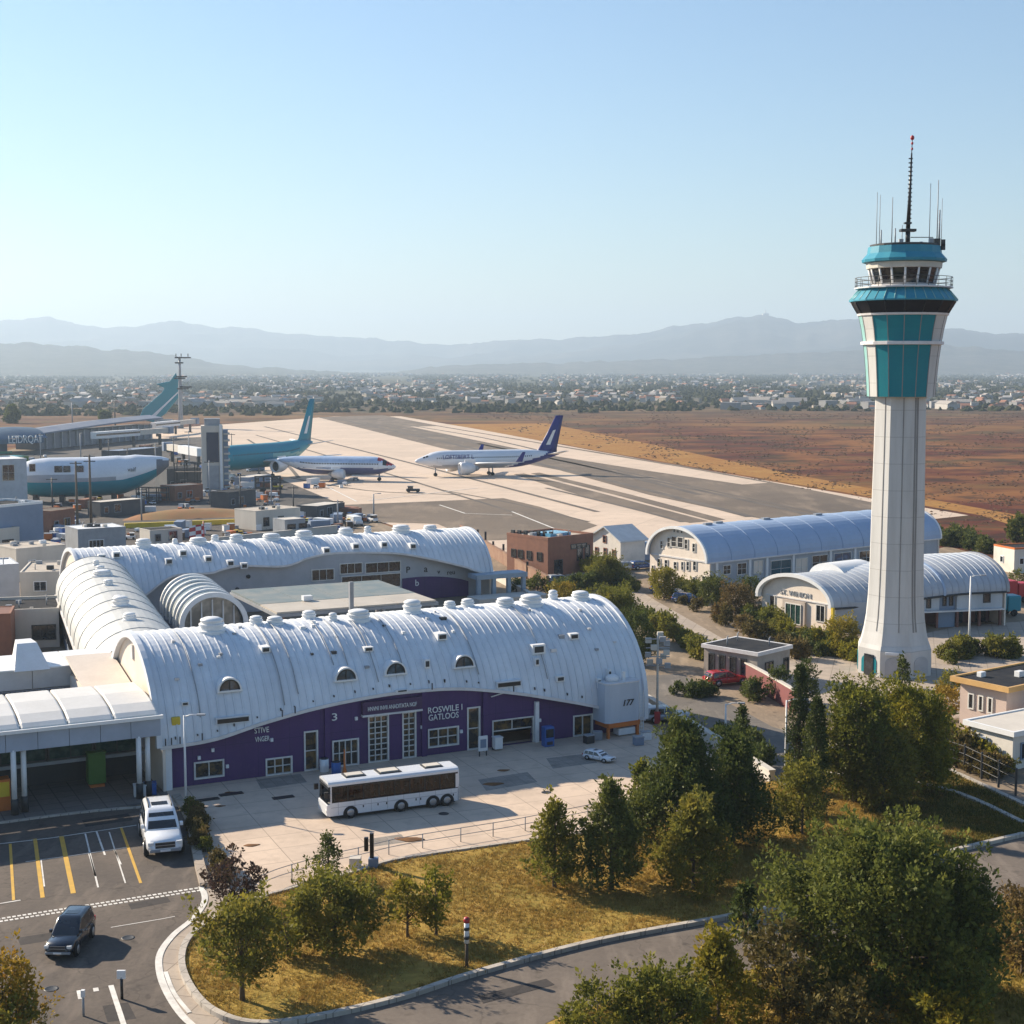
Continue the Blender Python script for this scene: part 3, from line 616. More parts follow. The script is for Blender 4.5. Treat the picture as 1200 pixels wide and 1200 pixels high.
for st,px,py,h in (('P',476,669,1.1),('a',497,668,1.2),('v',513,670,.8),('reu',524,671,.8),('b',486,684,1.1)):
    a0,z0=FW2(px,py,2.8); text('wall_lettering',st,h*1.3,M_black if st!='b' else M_white,RH,(a0,2.73 if st=='b' else 2.92,z0-.4),(1,0,0))
for px,py,r_ in ((278,691,.3),(285,700,.35),(291,676,.3)):
    a0,z0=FW2(px,py,2.9); MB().lathe([(r_,-.2),(r_,.1),(.05,.12)],12,(a0,2.95,z0),axis='y').build('wall_vent',M_dark,RH)
for px,r_,tl,dy in ((168,1.35,1.1,-1),(205,.5,.5,0),(232,1.5,.6,-.5),(252,.7,.8,.6),(277,1.2,1.0,-.8),(318,1.6,.6,-.4),(356,1.6,1.0,-.6),(405,1.4,.9,.2),(431,.7,1.0,.5),(470,1.7,1.0,-.3),(504,1.3,.5,.3)):
    y=9.2+dy; x=ridge_x(V2,RH0,ANG,px,y,10.2); vent(RH,x,y,V2.z0+V2.h*math.sqrt(1-(dy/9.2)**2)-.05,r_,tl)
for px,py in ((197,658),(213,648),(243,655),(269,660),(381,645),(415,640),(448,638),(482,640),(285,663),(118,653),(135,650)):
    q=on_vault(V2,px,py,org=RH0)
    if q: x,y,z=q; y=yat(V2,z-.35)-.1; h=MB(); h.box(x-.5,x+.5,y-.2,y+1.0,z-.35,z+.5); h.box(x-.35,x+.35,y-.26,y-.15,z-.2,z+.3,1); h.build('roof_hatch',[M_white,M_dark],RH)
# small arcade at its right end
ac=MB(); x0,_=FW2(551,690,.5); 
for k in range(4): ac.box(x0+k*2.6,x0+.6+k*2.6,-2.2,-1.6,0,3.2)
ac.box(x0-.2,x0+8.6,-2.4,1.0,3.2,3.9); ac.build('arcade',mat('arcade_blue',(.3,.38,.46),.6),RH)
MB().box(x0-2,x0+10,-7,-2.6,0,.9).build('loading_dock',M_conc,RH)
# ---- connecting wing (own axis)
wa=Vector(W2(3.2,19.0)); wb=Vector(W2(11.0,85.0)); WANG=math.atan2((wb-wa).y,(wb-wa).x); WL=(wb-wa).length
V3=Vault(WL,5.2,4.6,5.2)
wo=wa+Vector((math.sin(WANG),-math.cos(WANG)))*5.2
CW=thing('connecting_wing','narrow pale vaulted wing joining the front and rear terminal halls','terminal building',(wo.x,wo.y,.06),WANG)
rb=MB(); V3.roof(rb,lambda x:4.6,lambda x:4.6,6.6,22,sh=.05); rb.build('roof',mat('wing_roof_metal',(.5,.51,.5),.55,col2=(.36,.37,.37),vs=.3,streak=True),CW)
V3.eave(MB(),lambda x:4.6,0,WL,20).build('eave_trim',M_trim,CW); V3.eave(MB(),lambda x:4.6,0,WL,20,back=True).build('eave_trim',M_trim,CW)
V3.gable(MB(),.1).build('gable',M_cream,CW); MB().box(.3,WL-.3,.3,10.1,0,5.0).build('wall',M_bluegrey,CW)
for k in range(10): window(CW,(3+k*6,10.1,1.6),(1,0),(0,1),4.2,2.2,3,1,M_dark,M_glass)
for x,r_,tl in ((12,.8,.5),(22,1.1,.9),(25,.6,.4),(38,.7,.4),(47,1.4,.4),(50,.7,.7),(57,.5,.4)): vent(CW,x,5.6,9.7,r_,tl)
# ---- cream link block between gable and canopy
LB=thing('link_block','cream stepped link block against the left gable of the terminal hall','building',(*W2(-4.2,9.3),.06),ANG)
MB().box(0,4.1,0,9.5,0,7.2).build('wall',M_cream,LB)
rr=MB(); rr.add([(-.2,-.2,7.21),(4.1,-.2,7.21),(4.1,9.7,8.8),(-.2,9.7,8.8),(-.2,-.2,7.05),(4.1,-.2,7.05),(4.1,9.7,8.6),(-.2,9.7,8.6)],[(0,1,2,3),(7,6,5,4),(0,4,5,1),(1,5,6,2),(2,6,7,3),(3,7,4,0)]); rr.build('roof',M_cream,LB)
window(LB,(-.0,6,2.5),(0,-1),(-1,0),2,2,2,1,M_frame,M_glass)
# ---- entrance canopy at left
CN=thing('entrance_canopy','long white panel roofed entrance canopy on paired columns at left','canopy',(*W2(-30,-1.2),.12),ANG)
rings=[]
prof=[(0,6.75),(.0,7.05),(.5,7.3),(2,7.7),(5,8.05),(8.5,8.1),(8.5,7.7),(5,7.6),(.4,6.7)]
xs=[0]
for k in range(8):
    c=k*3.7; xs+=[c+.03,c+.1,c+3.6,c+3.67]
cr_=MB()
for k in range(8):
    c=k*3.7; 
    cr_.loft([[(x,y,z+o) for y,z in prof] for x,o in ((c+.06,-.02),(c+.2,.05),(c+3.5,.05),(c+3.64,-.02))],sm=False)
    cr_.box(c-.06,c+.06,.3,8.4,6.8,7.2)
cr_.build('roof_panels',mat('canopy_panel',(.74,.72,.68),.45,col2=(.58,.55,.5),vs=.3,amt=.5),CN)
g_=MB(); g_.box(-.1,29.9,-.35,.02,6.72,7.0); g_.build('gutter',M_white,CN)
f_=MB()
for k in range(12): f_.box(k*2.48+.02,k*2.48+2.46,.05,.3,5.2,6.7)
f_.build('fascia',mat('fascia_grey_blue',(.36,.42,.52),.55,vs=.3),CN)
cx=[]
for px,py in ((15,950),(27,947),(152,922),(163,920)):
    s,n=LG(px,py,.1); cx.append(s+30)
for x in cx[:2]+cx[2:]+[cx[0]-9,cx[0]-10]:
    c_=MB(); c_.lathe([(.22,1.2),(.22,5.3)],14,(x,.25+(.5 if x in (cx[1],cx[3]) else 0),0)); cc=c_.build('column',M_white,CN)
    MB().lathe([(.3,0),(.3,1.25),(.24,1.3)],14,(x,.25+(.5 if x in (cx[1],cx[3]) else 0),0)).build('column_base',M_dark,cc)
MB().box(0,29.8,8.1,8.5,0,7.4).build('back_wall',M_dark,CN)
for k in range(7): window(CN,(2+k*3.9,6.0,2.6),(1,0),(0,-1),3.8,2.7,2,1,M_dark,glassmat('green_glass',(.015,.045,.04),.06,(.05,.09,.07)),'clerestory')
MB().box(0,29.8,6.05,8.05,2.2,2.5).build('beam',M_grey,CN)
# green recycling container under the canopy
x,y=G(113,922); t=thing('green_container','green upright container standing in the shade under the canopy','container',(x,y,.12),ANG)
MB().box(-.75,.75,-.6,.6,.25,2.9).build('body',M_green,t,bevel=.12); MB().box(-.8,.8,-.65,.65,2.9,3.05).build('lid',M_green,t,bevel=.05); MB().box(-.6,.6,-.62,.5,0,.24).build('plinth',M_orange,t)
# ---- white annex block behind the canopy
AX=thing('white_annex','white panelled annex block with a louvred glass strip behind the canopy','building',(*W2(-40,18),.05),ANG)
b_=MB()
for k in range(11): b_.box(k*3.6+.03,k*3.6+3.57,0,.3,6.2,8.0)
b_.box(0,39.6,.31,7.4,0,8.0); b_.build('wall',mat('annex_panel',(.6,.585,.56),.6,vs=.4),AX)
r_=MB()
for k in range(11): r_.box(k*3.6+.05,k*3.6+3.55,-.1,7.5,8.003,8.12)
r_.build('roof',M_white,AX)
for k in range(11): window(AX,(k*3.6+.1,.32,4.2),(1,0),(0,-1),3.4,1.9,10,1,M_grey,M_glass,'louvre_strip',.1,.25,.09)
sr=MB()
for k in range(33): sr.box(k*1.2,k*1.2+1.1,-9.0,.25,4.6,4.75+.12*(k%2))
sr.build('lower_roof',mat('ribbed_grey_roof',(.36,.38,.41),.6,vs=.5),AX); MB().box(0,39.6,-8.8,0,0,4.55).build('lower_wall',M_grey,AX)
x,n=LG(83,802,5); MB().box(x+40-.5,x+40+.6,-2.6,-1.6,4.8,6.0).build('air_unit',M_white,AX,bevel=.05)
x,n=LG(20,760,8.5); s_=MB(); s_.loft([[(x+40-1.6+q,2+w_,8.0+z) for q,w_,z in ((0,-2.5,0),(3.2,-2.5,0),(2.6,2.5,0),(.4,2.5,0))],[(x+40-1.2+q,2+w_,10.2) for q,w_ in ((.2,-.2),(2.0,-.2),(1.8,2.2),(.4,2.2))]],sm=False); s_.build('roof_stair_head',M_white,AX)
# ---- courtyard flat canopy
CC=thing('courtyard_canopy','flat blue roofed canopy with glare painted beige filling the terminal courtyard','canopy',(*W2(25.8,49),.05),ANG)
c=MB()
for k in range(4):
    c.box(k*5.3,k*5.3+5.22,0,6.8,6.0,6.22,0); c.box(k*5.3,k*5.3+5.22,6.85,20,6.0,6.25,1)
c.build('roof_panels',[mat('canopy_beige_glare',(.5,.45,.38),.6,vs=.2),mat('canopy_blue_panel',(.15,.2,.22),.75,col2=(.28,.28,.26),vs=.3,amt=.95,spec=.2)],CC)  # beige panels and pale mottling put the roof's glare into the colour
MB().box(-.15,21.4,-.15,20.1,5.6,5.98).build('beam',M_grey,CC)
for x in (0.3,7,14,20.7):
    for y in (.4,19.5): MB().box(x-.2,x+.2,y-.2,y+.2,0,5.6).build('post',M_grey,CC)
MB().box(9.0,9.5,-1.2,-.7,0,9.5).build('mast',M_grey,CC)
for k in range(5): window(CC,(1+k*4,1.2,1.2),(1,0),(0,-1),3.6,3.2,3,2,M_brick,M_glass,'glazed_bay',.25)
MB().box(0,21,1.3,19,0,1.1).build('plinth_wall',M_brick,CC)
MB().box(5.6,6.8,6.5,7.4,6.3,6.9).build('air_unit',M_white,CC)
# ---- round roofed pavilion
V4=Vault(17,3.9,3.7,5.0); pa=Vector(W2(14.6,50.5)); PANG=ANG+PI/2-.1
PV=thing('glazed_pavilion','small arched glass pavilion between the wing and the courtyard canopy','pavilion',(*(pa+U2*7.8),.05),PANG)
rb=MB(); V4.roof(rb,lambda x:4.4,lambda x:4.4,6,22,sh=.05); rb.build('roof',glassmat('pavilion_glass',(.2,.25,.27),.15,(.4,.42,.4),.3),PV)
for x in (-.2,3.0,5.2,8.5,11.5,14.5,16.8): V4.arch(MB(),x,x+.45,4,4,.35,.25).build('arch_rib',M_white,PV)
V4.gable(MB(),1.2,inset=.3).build('end_wall',glassmat('pavilion_end',(.12,.13,.13),.2,(.3,.3,.28),.6),PV)
for y in (1.3,2.6,3.9,5.2,6.5): MB().box(.95,1.15,y-.08,y+.08,0,4.5+3.4*math.sqrt(max(0,1-((y-3.9)/3.9)**2))).build('mullion',M_white,PV)
MB().box(.3,16.5,.2,7.6,0,4.6).build('wall',M_bluegrey,PV)
# ================================================================== control tower
TX,TY=G(1050,790); TY+=1.5; TX=D(1052,600,TY)[0]
def TZ(py): return D(1056,py,TY)[2]
TS=F/(TY*math.cos(TH)+15*math.sin(TH))
def towermat():
    m,nt,b,v=newmat('tower_concrete'); sx=_n(nt,'ShaderNodeSeparateXYZ'); nt.links.new(v,sx.inputs[0])
    md=_n(nt,'ShaderNodeMath',operation='PINGPONG'); md.inputs[1].default_value=1.55; nt.links.new(sx.outputs[2],md.inputs[0])
    c=_mix(nt,_ramp(nt,_noise(nt,v,.5,6,.65,(1,1,.12)),.4,.7,0,.7),(.58,.575,.56),(.40,.39,.37))
    c=_mix(nt,_ramp(nt,md.outputs[0],.0,.05,.6,0),c,(.2,.19,.18))
    nt.links.new(c,b.inputs['Base Color']); b.inputs['Roughness'].default_value=.7; return m
M_tow=towermat(); M_groove=mat('groove_joint_grey',(.27,.26,.25),.8)  # M_groove: plain grey for the groove strips and panel joints
M_teal2=mat('teal_cladding',(.002,.19,.24),.5,col2=(.004,.25,.28),vs=.5,amt=.5,spec=.25)
M_ltteal=mat('pale_teal_cladding',(.25,.5,.48),.4)
M_blueroof=mat('blue_roof_panel',(.02,.22,.33),.45,col2=(.06,.3,.38),vs=.5,spec=.3)
TW=thing('control_tower','tall pale concrete control tower with teal panels and a blue roofed cab','control tower',(TX,TY,.05))
A0=rad(-90-80)
def oct_(prof,n=8,a0=A0,**k): return MB().lathe([(r/TS/math.cos(PI/n)**.5,z) for r,z in prof],n,(0,0,0),a0=a0,sm=False,**k)
oct_([(43,0),(43,TZ(757)),(41,TZ(752))]).build('base',M_tow,TW)
oct_([(40.5,TZ(752.5)),(37,TZ(738)),(34.5,TZ(722)),(32.8,TZ(700)),(31.5,TZ(660)),(31,TZ(600)),(30,TZ(530)),(29.5,TZ(464))]).build('shaft',M_tow,TW)
def rr(py): return float(np.interp(-py,[-738,-722,-700,-660,-600,-530,-464],[37,34.5,32.8,31.5,31,30,29.5]))/TS
for th in (-50,-7,21,28):   # vertical grooves and ribs
    a=rad(-90+th); g=MB(); rg=[]
    seg=((th+80)//45)*45-80+22.5; k=math.cos(PI/8)**.5/math.cos(rad(th-seg))
    for py in (736,722,700,660,600,530,466):
        r_=rr(py)*k; d_=Vector((math.cos(a),math.sin(a),0)); t_=Vector((-d_.y,d_.x,0)); z=TZ(py); hw=.05 if th not in (21,28) else .11
        rg.append([Vector((0,0,z))+d_*(r_+o)+t_*q for o,q in ((-.1,-hw),(.05,-hw),(.05,hw),(-.1,hw))])
    g.loft(rg,sm=False).build('groove_strip',M_groove,TW)
for k in range(8):   # arched panels round the base
    a=A0+2*PI*(k+.5)/8; d_=Vector((math.cos(a),math.sin(a))); t_=Vector((-d_.y,d_.x)); rb_=43/TS*math.cos(PI/8)**.5
    hw=1.15; zt=TZ(757)-1.0; P=[(-hw,.3),(hw,.3),(hw,zt-.4)]+[(hw*math.cos(PI*i/12),zt-.4+.75*math.sin(PI*i/12)) for i in range(1,12)]+[(-hw,zt-.4)]
    v=[(d_.x*(rb_+o)+t_.x*p,d_.y*(rb_+o)+t_.y*p,z) for o in (-.1,.07) for p,z in P]; n=len(P)
    MB().add(v,[(i,(i+1)%n,n+(i+1)%n,n+i) for i in range(n)]+[tuple(range(n,2*n))]).build('arch_panel',M_teal2 if k in (0,6,7) else (mat('base_panel_grey',(.46,.46,.47),.6) if k!=3 else M_bluegrey),TW)
a=rad(-90-57); d_=Vector((math.cos(a),math.sin(a))); t_=Vector((-d_.y,d_.x)); rb_=43/TS*.962
MB().obox((d_.x*rb_,d_.y*rb_,0),t_,d_,-.7,.7,-.1,.16,0,2.5).build('door',M_glass,TW)
a=rad(-90-12); d_=Vector((math.cos(a),math.sin(a))); t_=Vector((-d_.y,d_.x)); MB().obox((d_.x*rb_,d_.y*rb_,0),t_,d_,-1.2,1.0,-.1,.35,TZ(757)-.35,TZ(757)-.05).build('lintel',M_white,TW)
def cf_(i,j):
    t=-80+22.5*(j+.5)
    if -57.5<t<32.5: return 1
    if t<-80 or t>170: return 2
    return 0
cr=oct_([(38,TZ(465)),(39.3,TZ(445)),(41.2,TZ(422)),(43.5,TZ(402)),(46,TZ(386)),(49.5,TZ(370))],16,mfun=cf_); cr.build('crown',[M_tow,M_teal2,M_ltteal],TW)
for j in range(16):
    a=A0+2*PI*j/16; g=MB(); rg=[]
    for py,r_ in ((465,38),(445,39.3),(422,41.2),(402,43.5),(386,46),(370,49.5)):
        d_=Vector((math.cos(a),math.sin(a),0)); t_=Vector((-d_.y,d_.x,0)); q=r_/TS/math.cos(PI/16)**.5
        rg.append([Vector((0,0,TZ(py)))+d_*(q+o)+t_*s for o,s in ((-.1,-.05),(.03,-.05),(.03,.05),(-.1,.05))])
    g.loft(rg,sm=False).build('panel_joint',M_groove,TW)
oct_([(43,TZ(405)),(46.5,TZ(404.5)),(46.5,TZ(401)),(43,TZ(400.5))],16).build('ring_ledge',M_trim,TW)
oct_([(49,TZ(371)),(51,TZ(370.5)),(51.5,TZ(368.2)),(49,TZ(368))],16).build('ring_ledge',M_trim,TW)
oct_([(50,TZ(368.3)),(58,TZ(355)),(58,TZ(353.5))],16).build('dark_window_band',mat('band_dark',(.007,.007,.010),.45,col2=(.02,.018,.022),vs=.8,spec=.15),TW)
for j in range(16):
    a=A0+2*PI*(j)/16; d_=Vector((math.cos(a),math.sin(a),0)); MB().tube([d_*(51.2/TS)+Vector((0,0,TZ(368))),d_*(59/TS)+Vector((0,0,TZ(354.5)))],.06,4).build('band_mullion',M_black,TW)
oct_([(57,TZ(354.5)),(60.5,TZ(354)),(60.5,TZ(352.5)),(50,TZ(340)),(50,TZ(339))],16).build('gallery_roof',M_blueroof,TW)
for j in range(32):
    a=A0+2*PI*j/32; d_=Vector((math.cos(a),math.sin(a),0)); k=1.0 if j%2==0 else math.cos(PI/16); q=1/TS/math.cos(PI/16)**.5*k
    MB().tube([d_*(60.5*q)+Vector((0,0,TZ(352.4))),d_*(50*q)+Vector((0,0,TZ(339.8)))],.06,4).build('roof_seam',M_ltteal,TW)
oct_([(50,TZ(339.2)),(55,TZ(339)),(55,TZ(337.5)),(30,TZ(337))],16).build('gallery_floor',M_trim,TW)
rl=MB()
for h_ in (.0,.45,.9):
    pts=[Vector((54.5/TS*math.cos(2*PI*k/32),54.5/TS*math.sin(2*PI*k/32),TZ(337.4)+.2+h_)) for k in range(33)]; rl.tube(pts,.035,4)
for k in range(24): rl.tube([(54.5/TS*math.cos(2*PI*k/24),54.5/TS*math.sin(2*PI*k/24),TZ(337.5)),(54.5/TS*math.cos(2*PI*k/24),54.5/TS*math.sin(2*PI*k/24),TZ(337.4)+1.12)],.03,4)
rl.build('railing',M_dark,TW)
oct_([(35,TZ(337.2)),(35.8,TZ(333.5)),(35,TZ(333.4))],16).build('cab_sill',M_trim,TW)
oct_([(34.5,TZ(334)),(39,TZ(315.5))],16,mi=0).build('cab_glass',glassmat('cab_glass',(.006,.01,.012),.06,(.05,.05,.04),.7),TW)
for j in range(16):
    a=A0+2*PI*j/16; d_=Vector((math.cos(a),math.sin(a),0)); q=1/TS/math.cos(PI/16)**.5
    MB().tube([d_*(34.7*q)+Vector((0,0,TZ(334))),d_*(39.3*q)+Vector((0,0,TZ(315)))],.13,6).build('cab_mullion',M_white,TW)
oct_([(38,TZ(316)),(42,TZ(315.5)),(42.5,TZ(309)),(38,TZ(308.5))],16).build('cornice',mat('cornice_cream',(.6,.57,.5),.6),TW)
oct_([(40,TZ(308.8)),(47,TZ(308)),(47.5,TZ(305)),(41.5,TZ(298)),(40.5,TZ(290)),(20,TZ(289.5))],16).build('cab_roof',M_blueroof,TW)
oct_([(36,TZ(290)),(39,TZ(289.5)),(39,TZ(287.5)),(36,TZ(287))],24).build('deck_rim',M_dark,TW)
# antennae
t0=Vector((.35,0,0)); mm=MB(); z0=TZ(289)
mm.tube([t0+Vector((0,0,z0)),t0+Vector((0,0,TZ(268)))],.28,8); mm.tube([t0+Vector((0,0,TZ(268))),t0+Vector((.1,0,TZ(230))),t0+Vector((.2,0,TZ(180)))],[.26,.17,.09],8)
mm.box(-.55,1.2,-.5,.5,TZ(272),TZ(269)); mm.box(-.1,.7,-.3,.3,TZ(263),TZ(261))
for k in range(16): mm.box(.35+.1-.22,.35+.1+.24,-.1,.1,TZ(262-k*5),TZ(262-k*5)+.12)
ma=mm.build('mast',M_black,TW)
for r_,py in ((.24,162),(.15,168.5),(.14,175)): MB().lathe([(.01,-r_*1.3),(r_*.8,-r_*.7),(r_,0),(r_*.8,r_*.7),(.01,r_*1.3)],12,(.58,0,TZ(py))).build('beacon_light',M_red,ma)
MB().tube([(.55,0,TZ(180)),(.58,0,TZ(160))],.05,6).build('beacon_rod',M_black,ma)
for px,pt,dy,r_ in ((1027,227,-1,.045),(1030.5,227,1.5,.045),(1045,234,-2,.06),(1049,267,1,.1),(1032.5,268,2,.1),(1089,217,-1.2,.05),(1098,211,.4,.07),(1103,231,1.8,.045),(1100.5,248,-1.5,.11),(1057,262,2.4,.06)):
    x=D(px,280,TY+dy)[0]-TX; MB().tube([(x,dy,TZ(290)),(x,dy,TZ(pt))],[r_,r_*.7],6).build('whip_antenna',M_grey,TW)
for px,py,s in ((1026,293,.45),(1037,290,.35),(1052,286,.4),(1075,288,.3),(1087,285,.4),(1094,287,.55),(1101,291,.35),(1101,286,.35)): 
    x=D(px,py,TY)[0]-TX; MB().box(x-s*.6,x+s*.6,-1.6,-1.6+s,TZ(py)-s,TZ(py)+s).build('equipment_box',M_dark if px in (1094,1101,1026) else M_grey,TW)
x=D(1066,278,TY)[0]-TX; MB().tube([(x,-.4,TZ(279)),(x+2.6,-.4,TZ(279))],.05,5).build('stay_bar',M_dark,TW)
# ================================================================== hangars
def hangar(name,label,cat,px,ang,L,w,h,z0,mroof,mwall,nseam):
    o=G(*px); t=thing(name,label,cat,(*o,.05),ang); V=Vault(L,w,h,z0)
    rb=MB(); V.roof(rb,lambda x:z0-.25,lambda x:z0-.25,nseam,22,x0=-.6,x1=L+.4,sh=.06); rb.build('roof',mroof,t)
    V.arch(MB(),-.9,-.55,z0-.3,z0-.3,.35,.1).build('arch_rim',M_white,t); V.arch(MB(),L+.1,L+.5,z0-.3,z0-.3,.3,.1).build('arch_rim',M_white,t)
    V.eave(MB(),lambda x:z0-.25,-.6,L,8,.25,.2).build('eave_trim',M_trim,t)
    V.gable(MB(),0,.3,.12).build('gable',M_cream,t); V.gable(MB(),L-.3,.3,.12).build('gable',M_cream,t)
    MB().box(.3,L-.3,.25,.5,0,z0+.4).build('wall',mwall,t); MB().box(.3,L-.3,2*w-.5,2*w-.25,0,z0+.4).build('wall',mwall,t)
    return t,V
M_hw=mat('hangar_wall',(.4,.43,.48),.7,col2=(.27,.3,.35),vs=.35,amt=.9)
H1,VH1=hangar('far_hangar','long hangar with a smooth blue vaulted roof and a white many windowed gable','hangar',(832,692),rad(36),58,7.4,5.0,4.7,M_roof2,M_hw,5.5)
for y,z,ww,hh in [(q[0]*.755,q[1],q[2]*.85,q[3]) for q in ((1.2,.6,1,1.6),(4.2,2.8,1,1.6),(4.4,.5,.8,1.3),(6.4,2.6,.9,1.6),(8.2,2.5,.8,1.5),(10.4,2.5,1,1.3),(13.4,2.4,1,1.5),(15.8,2.4,1,1.5),(17.9,1.0,.8,1.6),(7,6.1,1.0,1.7),(8.5,6.2,1.6,1.8),(10.6,6.2,1.6,1.8),(12.6,6.0,1.0,1.7),(4.6,5.8,.9,1.5),(15,5.6,.9,1.4),(8.6,8.6,.7,.9),(9.8,8.6,.7,.9),(11,8.6,.7,.9))]:
    window(H1,(0,y+ww,z),(0,-1),(-1,0),ww,hh,1,2,M_frame,M_glass,fr=.1)
MB().box(-.12,0,.4,14.4,4.35,4.6).build('string_course',M_trim,H1)
for x,ww,hh,z,m_ in ((3,1.8,1.6,2.2,M_glass),(6.2,2.2,2,1.9,M_glass),(10,2.2,2.2,1.8,M_cream),(14,5,3,.7,mat('teal_glass',(.01,.09,.13),.15)),(20,3,3.2,.4,M_cream),(24,4,2.6,1.2,M_glass),(29.5,4.5,2.8,1.0,glassmat('blue_glass',(.02,.06,.12),.1)),(36,4,2.6,1.1,M_glass),(42,4,2.6,1.1,M_glass),(48,4,2.6,1.1,M_glass)): window(H1,(x,.25,z),(1,0),(0,-1),ww,hh,2,2,M_frame,m_)
for x in (1.5,9,13,19.3,28.5,34.8,41,47): MB().box(x-.25,x+.25,-.05,.3,0,4.3).build('pier',M_white,H1)
for x,y in ((6,7),(9,7.6),(20,7.3),(33,7.2)): MB().box(x-.8,x+.8,y-.3,y+.4,9.55,10.0).build('ridge_vent',M_grey,H1)
H2o=Vector(G(978,741)); HA=rad(36); H2=thing('near_hall','long grey barrel vaulted hall behind the control tower with a cream lettered gable','hall',(*H2o,.05),HA)
def HL(x,y): dx,dy=x-H2o.x,y-H2o.y; return Vector((dx*math.cos(HA)+dy*math.sin(HA),-dx*math.sin(HA)+dy*math.cos(HA)))
HWo=Vector((48.8,199.2)); hu=Vector((math.cos(rad(13)),math.sin(rad(13)))); hn=Vector((-hu.y,hu.x)); hl=HL(*HWo); hr=rad(13)-HA
C0=Vector((0,6.9)); N0=Vector((0,1)); C1=HL(*(HWo+hu*20.9+hn*8.2)); N1=Vector((-math.sin(hr),math.cos(hr)))
M_nroof=mat('near_hall_roof',(.42,.46,.52),.5,col2=(.28,.31,.36),vs=.25,amt=.8,streak=True)
def hring(t,off=0.0,nt=24,ext=.08):
    c=C0.lerp(C1,t); nv=N0.lerp(N1,t).normalized(); k=min(1,t/.8); k=k*k*(3-2*k); w_=6.9+1.5*k; z0=3.5+1.6*k; h_=3.6+.4*k; r_=[]
    for i in range(nt+1):
        a=-ext+(PI+2*ext)*i/nt; r_.append((c.x-nv.x*(w_+off)*math.cos(a),c.y-nv.y*(w_+off)*math.cos(a),z0+(h_+off)*math.sin(a)))
    return r_
rg=[]; HLn=(C1-C0).length; ns=round(HLn/1.1)
for i in range(ns):
    t0=i/ns; d=1/ns; w1=.09/HLn
    rg+=[hring(t0,.07),hring(t0+w1,.07),hring(t0+w1*1.1,-.02),hring(t0+d*.5,.01),hring(t0+d*.99,-.02)]
rg.append(hring(1,.07)); MB().loft([hring(-.02)]+rg,closed=False,caps=False,sm=False).build('roof',M_nroof,H2)
def hrim(t0,t1,m,th=.35):
    q=MB(); rr_=[]
    for p0,p1,p2,p3 in zip(hring(t0,.16),hring(t1,.16),hring(t1,-th),hring(t0,-th)): rr_.append([p0,p1,p2,p3])
    q.loft(rr_,sm=False).build('arch_rim',m,H2)
hrim(-.03,-.012,M_white); hrim(.985,1.005,M_grey); hrim(.6,.612,M_roof2,.2)
for t,m in ((.0,M_cream),(.98,M_cream)):
    p=hring(t,-.1,ext=0); p=[(p[0][0],p[0][1],0)]+p+[(p[-1][0],p[-1][1],0)]; p2=[(x+.3,y,z) for x,y,z in p]; n=len(p)
    MB().add(p+p2,[tuple(range(n)),tuple(range(2*n-1,n-1,-1))]+[(i,(i+1)%n,n+(i+1)%n,n+i) for i in range(n)]).build('gable',m,H2)
ev=MB(); ev.tube([hring(t,.02,ext=.08)[0] for t in np.linspace(-.01,1,30)],.16,6); ev.build('eave_trim',M_dark,H2)
u_=Vector((hl.x,hl.y-.3)).normalized(); w_=Vector((u_.y,-u_.x)); LW_=hl.length
MB().obox((.2,.3,0),u_,w_,0,LW_,-.3,0,0,4.0).build('wall',M_hw,H2)
text('gable_lettering','ST. WINION',1.0,M_grey,H2,(-.06,10.2,4.0),(0,-1,0),w=5.8)
window(H2,(0,12.2,1.0),(0,-1),(-1,0),1.1,2.6,1,1,M_frame,M_glass); window(H2,(0,3.4,1.0),(0,-1),(-1,0),1.7,2.4,2,1,M_frame,M_glass)
MB().box(-.35,0,5.2,9.4,0,3.4).build('porch',mat('porch_stone',(.5,.42,.36),.8),H2)
window(H2,(-.36,8.8,.1),(0,-1),(-1,0),3.0,2.9,3,1,M_frame,glassmat('green_glass',(.015,.045,.04)),'door')
MB().box(-.15,0,1.0,12.8,3.55,3.7).build('string_course',M_trim,H2)
for x in (1.2,): window(H2,(x,.1,.9),(1,0),(0,-1),2.2,2.0,2,1,M_frame,M_glass)
MB().box(-.7,-.35,-.25,.1,0,3.4).build('corner_post',M_yellow,H2)
d=MB(); mo=hring(.32); mc=Vector(mo[14]); rg=[]
for k in range(13):
    a=PI*k/12; rg.append([(mc.x+x,mc.y+.5+3.6*math.cos(a),mc.z-1.6+2.3*math.sin(a)) for x in (-3.5,3.5)])
d.loft(rg,closed=False,caps=False,sm=True); d.add([(mc.x-3.5,mc.y+.5+3.6*math.cos(PI*k/12),mc.z-1.6+2.3*math.sin(PI*k/12)) for k in range(13)],[tuple(range(13))]); d.build('roof_monitor',M_white,H2)
_before=set(o.name for o in COL.objects); HW=H2
MU=mat('pale_blue_panel',(.5,.54,.58),.65,col2=(.33,.36,.4),vs=.5,amt=.9,streak=True)
MB().box(0,10.6,.25,.6,2.5,5.3).build('upper_wall',MU,HW); MB().box(13.2,20.2,.1,.6,2.5,5.4).build('upper_wall',MU,HW); MB().box(10.65,13.15,.5,.8,0,5.3).build('stair_wall',M_bluegrey,HW)
for x,z,w_,h_ in ((3.2,3.6,1.0,1.2),(8.6,2.8,.7,2.0),(17.2,3.3,1.1,1.5),(11.2,3.0,.6,2.0),(12.2,3.0,.6,2.0)): window(HW,(x,.25 if x<10 else (.5 if x<13 else .1),z),(1,0),(0,-1),w_,h_,1,1,M_dark,M_glass)
